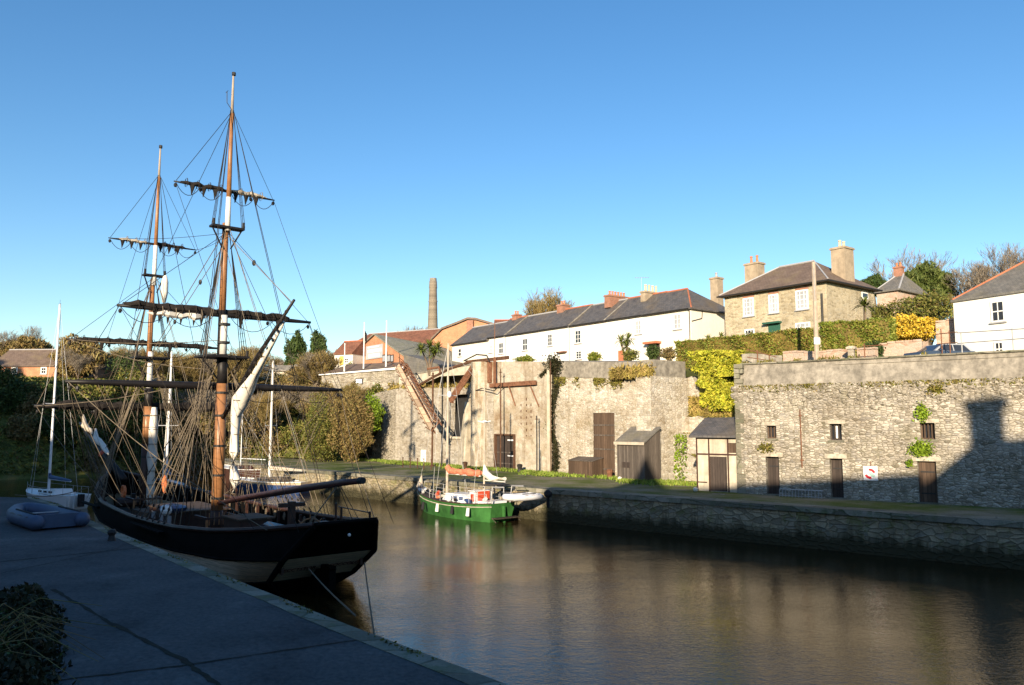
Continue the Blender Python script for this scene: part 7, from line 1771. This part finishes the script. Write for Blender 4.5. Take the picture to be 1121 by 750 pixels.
# green ketch
st = Vector((-.55, 50.2, 0)); kd = Vector((-.655, .755, 0)).normalized(); kr = math.atan2(kd.y, kd.x); L = 9.6
ke = empty('ketch', st, kr); tag(ke, 'green hulled two masted ketch with an orange sail cover moored below the harbour wall', 'ketch')
zr, hb = loft(ke, L, 3.1, 1.05, ('greenhull', 'greenhull', 'hullblack'), sheer=.45, stern=.62, stripe=.16)
for s_ in (-1, 1): MB().tube([(L*i/12, s_*(hb(i/12)+.0)*.99, zr(i/12)-.2) for i in range(13)], .03, 5).build('rubbing_strake', M['yellow' if s_ > 2 else 'sail'], ke)
c = MB().add([(2.7, -.95, 1.0), (2.7, .95, 1.0), (5.6, .7, 1.05), (5.6, -.7, 1.05), (2.8, -.8, 1.55), (2.8, .8, 1.55), (5.3, .6, 1.5), (5.3, -.6, 1.5)], [[4, 5, 6, 7], [0, 4, 7, 3], [1, 2, 6, 5], [0, 1, 5, 4], [2, 3, 7, 6]]).build('cabin', M['gelcoat'], ke)
for s_ in (-1, 1):
    for k in range(3): MB().box(3.1+k*.75, 3.5+k*.75, s_*(.84-.05*k)-.03, s_*(.84-.05*k)+.03, 1.2, 1.38).build('window', M['bluepaint'], c)
MB().box(2.0, 2.5, -.75, .75, 1.05, 1.75).build('wheelhouse_screen', M['gelcoat'], ke); MB().box(1.85, 1.98, -.4, .5, 1.1, 1.8).box(2.05, 2.35, .752, .79, 1.15, 1.65).build('red_dodger', M['redpaint'], ke); MB().box(1.9, 2.6, -.8, .8, 1.803, 1.85).build('cockpit_roof', M['gelcoat'], ke)
MB().box(.6, 1.6, -.8, .8, 1.0, 1.25).build('locker', M['gelcoat'], ke)
def kst(px): 
    r = ray(px, 520); n_ = Vector((-kd.y, kd.x, 0)); k = (st-CAM).dot(n_)/r.dot(n_); return (CAM+r*k-st).dot(kd)
def kz(px, py):
    r = ray(px, py); n_ = Vector((-kd.y, kd.x, 0)); k = (st-CAM).dot(n_)/r.dot(n_); return (CAM+r*k).z
xm, xz = kst(489.5), kst(530)
ma = MB().tube([(xm, 0, 1), (xm, 0, kz(490, 376))], [.095, .06], 8).build('main_mast', M['sail'], ke); MB().tube([(xm, -.8, kz(489, 433)), (xm, .8, kz(489, 433))], .025, 4).build('spreader', M['mastwhite'], ma)
MB().ball((xm-.18, 0, kz(489, 432)), .2, 8, 6, (.8, .8, 1.2)).build('radar', M['gelcoat'], ma)
mz = MB().tube([(xz, 0, 1), (xz, 0, kz(530, 425))], [.065, .045], 8).build('mizzen_mast', M['sail'], ke); MB().tube([(xz-.25, -.35, kz(530, 461)), (xz, 0, kz(530, 463)), (xz+.25, .35, kz(530, 461))], .04, 4).ball((xz, 0, kz(530, 461.5)), .13, 6, 4, (2.2, 1, .6)).build('wind_generator', M['gelcoat'], mz)
zb_k = kz(510, 520); xe = kst(526); bo = MB().tube([(xm, 0, zb_k), (xe, 0, zb_k)], .05, 6).build('main_boom', M['mastwhite'], ke)
rr = random.Random(2); mb = MB().tube([(xm-.05+(xe-xm)*i/12, rr.uniform(-.05, .05), zb_k+.18+rr.uniform(-.04, .06)+(.25 if i == 0 else 0)) for i in range(13)], [.2]+[.22*rr.uniform(.8, 1.2) for _ in range(11)]+[.12], 8); mb.build('sail_cover', M['orangecloth'], bo)
zmz = kz(545, 527); xe2 = kst(553); bo = MB().tube([(xz, 0, zmz), (xe2, 0, zmz)], .04, 6).build('mizzen_boom', M['mastwhite'], ke)
MB().tube([(xz, 0, zmz+1.0), (xz-.15, 0, zmz+.45), (xz-.8, 0, zmz+.15), (xe2, 0, zmz+.2)], [.05, .25, .22, .12], 8).build('sail_cover', M['sailwhite'], bo)
mb = MB(); zk = kz(490, 378); zkz = kz(530, 427)
for s_ in (-1, 1):
    mb.tube([(xm-.3, s_*1.4, 1.2), (xm, s_*.8, kz(489, 433)), (xm, 0, zk)], .012, 4); mb.tube([(xm-.6, s_*1.4, 1.2), (xm, 0, kz(489, 433))], .012, 4); mb.tube([(xz-.3, s_*1.2, 1.1), (xz, 0, zkz)], .010, 4)
mb.tube([(L-.1, 0, zr(1)), (xm, 0, zk)], .014, 4).tube([(xm, 0, zk), (xz, 0, zkz)], .010, 4); mb.build('rigging', M['galv'], ke)
MB().tube([(L-.3, 0, zr(1)+.1), (L-.5, 0, zr(1)+.95)], [.28, .04], 7).build('headsail_bag', M['sail'], ke)
mb = MB()
for s_ in (-1, 1):
    for k in range(7): s = .05+k*.15; mb.tube([(L*s, s_*hb(s)*.93, zr(s)-.05), (L*s, s_*hb(s)*.93, zr(s)+.6)], .018, 4)
    mb.tube([(L*(.05+k*.15), s_*hb(.05+k*.15)*.93, zr(.05+k*.15)+.6) for k in range(7)], .012, 4, caps=False); mb.tube([(L*(.05+k*.15), s_*hb(.05+k*.15)*.93, zr(.05+k*.15)+.3) for k in range(7)], .010, 4, caps=False)
mb.build('guard_rail', M['galv'], ke)
mb = MB()
for k in range(10): s = .15+k*.08; mb.ball((L*s, R.uniform(-.6, .6), zr(s)+.08), R.uniform(.1, .22), 6, 4, (1.3, 1, .6), .3)
mb.build('deck_gear', M['sail'], ke)
for k, (x, mt) in enumerate(((8.2, 'trim'), (6.8, 'redpaint'), (1.9, 'trim'))): MB().tube([(x, .5-.2*k, zr(x/L)+.05), (x-.3, .5-.2*k, zr(x/L)+.3)], [.14, .12], 7).build('fender', M[mt], ke)
MB().box(-.15, .05, -.05, .05, -.5, 1.0).build('rudder', M['greenhull'], ke)
rr = random.Random(12)
for k in range(14):
    s = rr.uniform(.05, .92); s_ = rr.choice((-1, 1)); mt = rr.choice(('black', 'trim', 'bluepaint', 'orangecloth', 'sail', 'greyrubber'))
    MB().ball((L*s, s_*hb(s)*rr.uniform(.5, .85), zr(s)+.15), rr.uniform(.12, .22), 6, 4, (rr.uniform(.8, 1.8), .7, rr.uniform(.6, 1.3)), .25).build('deck_bag', M[mt], ke)
for k in range(4): MB().tube([(1.6+k*1.7, 1.56-.03*k, .85), (1.6+k*1.7, 1.62-.03*k, .35)], [.10, .12], 8).build('fender', M['black' if k % 2 else 'trim'], ke)
for k in range(3): MB().tube([(2+k*2.2, hb((2+k*2.2)/L)*.98*-1, .98), (2+k*2.2, -hb((2+k*2.2)/L)-.08, .45)], [.02, .12], 7).build('fender', M['black'], ke)
MB().box(.35, 1.5, -.9, .9, 2.25, 2.29).build('solar_panel', M['iron'], ke)
for q in (-.8, .8): MB().tube([(.9, q, 1.0), (.9, q, 2.25)], .03, 5).build('panel_post', M['galv'], ke)
MB().tube([(-.1, -1.0, .3), (-.5, -1.0, .05)], .03, 4).tube([(-.1, 1.0, .3), (-.5, 1.0, .05)], .03, 4).box(-.6, -.05, -1.0, 1.0, .28, .33).build('boarding_platform', M['deckwood'], ke)
MB().tube([(.3, -.8, 1.0), (.1, -.8, 2.2), (-1.0, -.8, 2.25)], .04, 5).build('davit', M['galv'], ke); MB().tube([(.3, .8, 1.0), (.1, .8, 2.2), (-1.0, .8, 2.25)], .04, 5).build('davit', M['galv'], ke)
# inflatable tenders
def inflatable(loc, rz, L, W_, r, lab, mat, floor, motor=False, tilt=0.0):
    t = empty('inflatable_dinghy', loc, rz); t.rotation_euler.x = tilt; tag(t, lab, 'dinghy'); y = W_/2-r
    path = [(-.12, -y, r), (.15, -y, r), (L*.35, -y, r), (L*.62, -y*.98, r*1.02), (L*.82, -y*.72, r*1.15), (L*.94, -y*.36, r*1.3), (L*.97, 0, r*1.35), (L*.94, y*.36, r*1.3), (L*.82, y*.72, r*1.15), (L*.62, y*.98, r*1.02), (L*.35, y, r), (.15, y, r), (-.12, y, r)]
    MB().tube(path, [r*.45]+[r]*11+[r*.45], 12).build('tube', M[mat], t, smooth=True)
    MB().box(.25, L*.86, -y, y, r*.25, r*.42).build('floor', M[floor], t); MB().box(.22, .30, -y+.02, y-.02, r*.2, r*2.0).build('transom', M[mat], t); MB().box(L*.45, L*.45+.22, -y+.02, y-.02, r*1.5, r*1.6).build('thwart', M['sill'], t)
    mb = MB()
    for s_ in (-1, 1): mb.tube([(L*(.12+.1*k), s_*(y+r*.72), r*1.72-(.05 if k % 2 else 0)) for k in range(6)], .014, 4)
    mb.build('grab_line', M['rope'], t)
    for s_ in (-1, 1): MB().tube([(.5, s_*(y-.0), r*2.02), (L*.6, s_*(y-.02), r*2.04)], .04, 6).build('rowlock_patch', M['black'], t)
    return t
A = at_z(62, 581, 2.0); t = inflatable((A.x, A.y+.3, 2.02), math.atan2(.70, -.72), 5.3, 2.2, .29, 'grey blue inflatable dinghy lying on the near quay at the left', 'greyrubber', 'bluepaint')
ktp = Vector(st)+kd*(-1.6); nn = Vector((-kd.y, kd.x, 0)); P = ktp-nn*1.5
inflatable((P.x-.1, P.y, 1.45), kr+math.pi/2+math.pi*0, 2.6, 1.35, .2, 'pale inflatable tender hanging from the davits at the stern of the green ketch', 'whiterubber', 'sill')
MB_ = None
P = Vector(st)+kd*(-1.6); t = empty('outboard_motor', (P.x+1.75, P.y+.6, 1.55), kr); tag(t, 'black outboard motor at the right end of the pale inflatable tender', 'motor'); MB().ball((0, 0, .25), .25, 8, 6, (1.3, .8, 1)).build('cowl', M['black'], t); MB().box(-.07, .07, -.06, .06, -.6, .1).build('leg', M['black'], t)
# mooring buoy far back and floating pontoon edges
P = at_z(144, 519, 0.15); t = empty('mooring_buoy', (P.x, P.y, .1)); tag(t, 'orange mooring buoy floating behind the ship bow', 'buoy'); MB().ball((0, 0, .25), .45, 10, 8).build('float', M['buoy'], t); MB().tube([(0, 0, .6), (0, 0, .85)], .05, 6).build('eye', M['iron'], t)
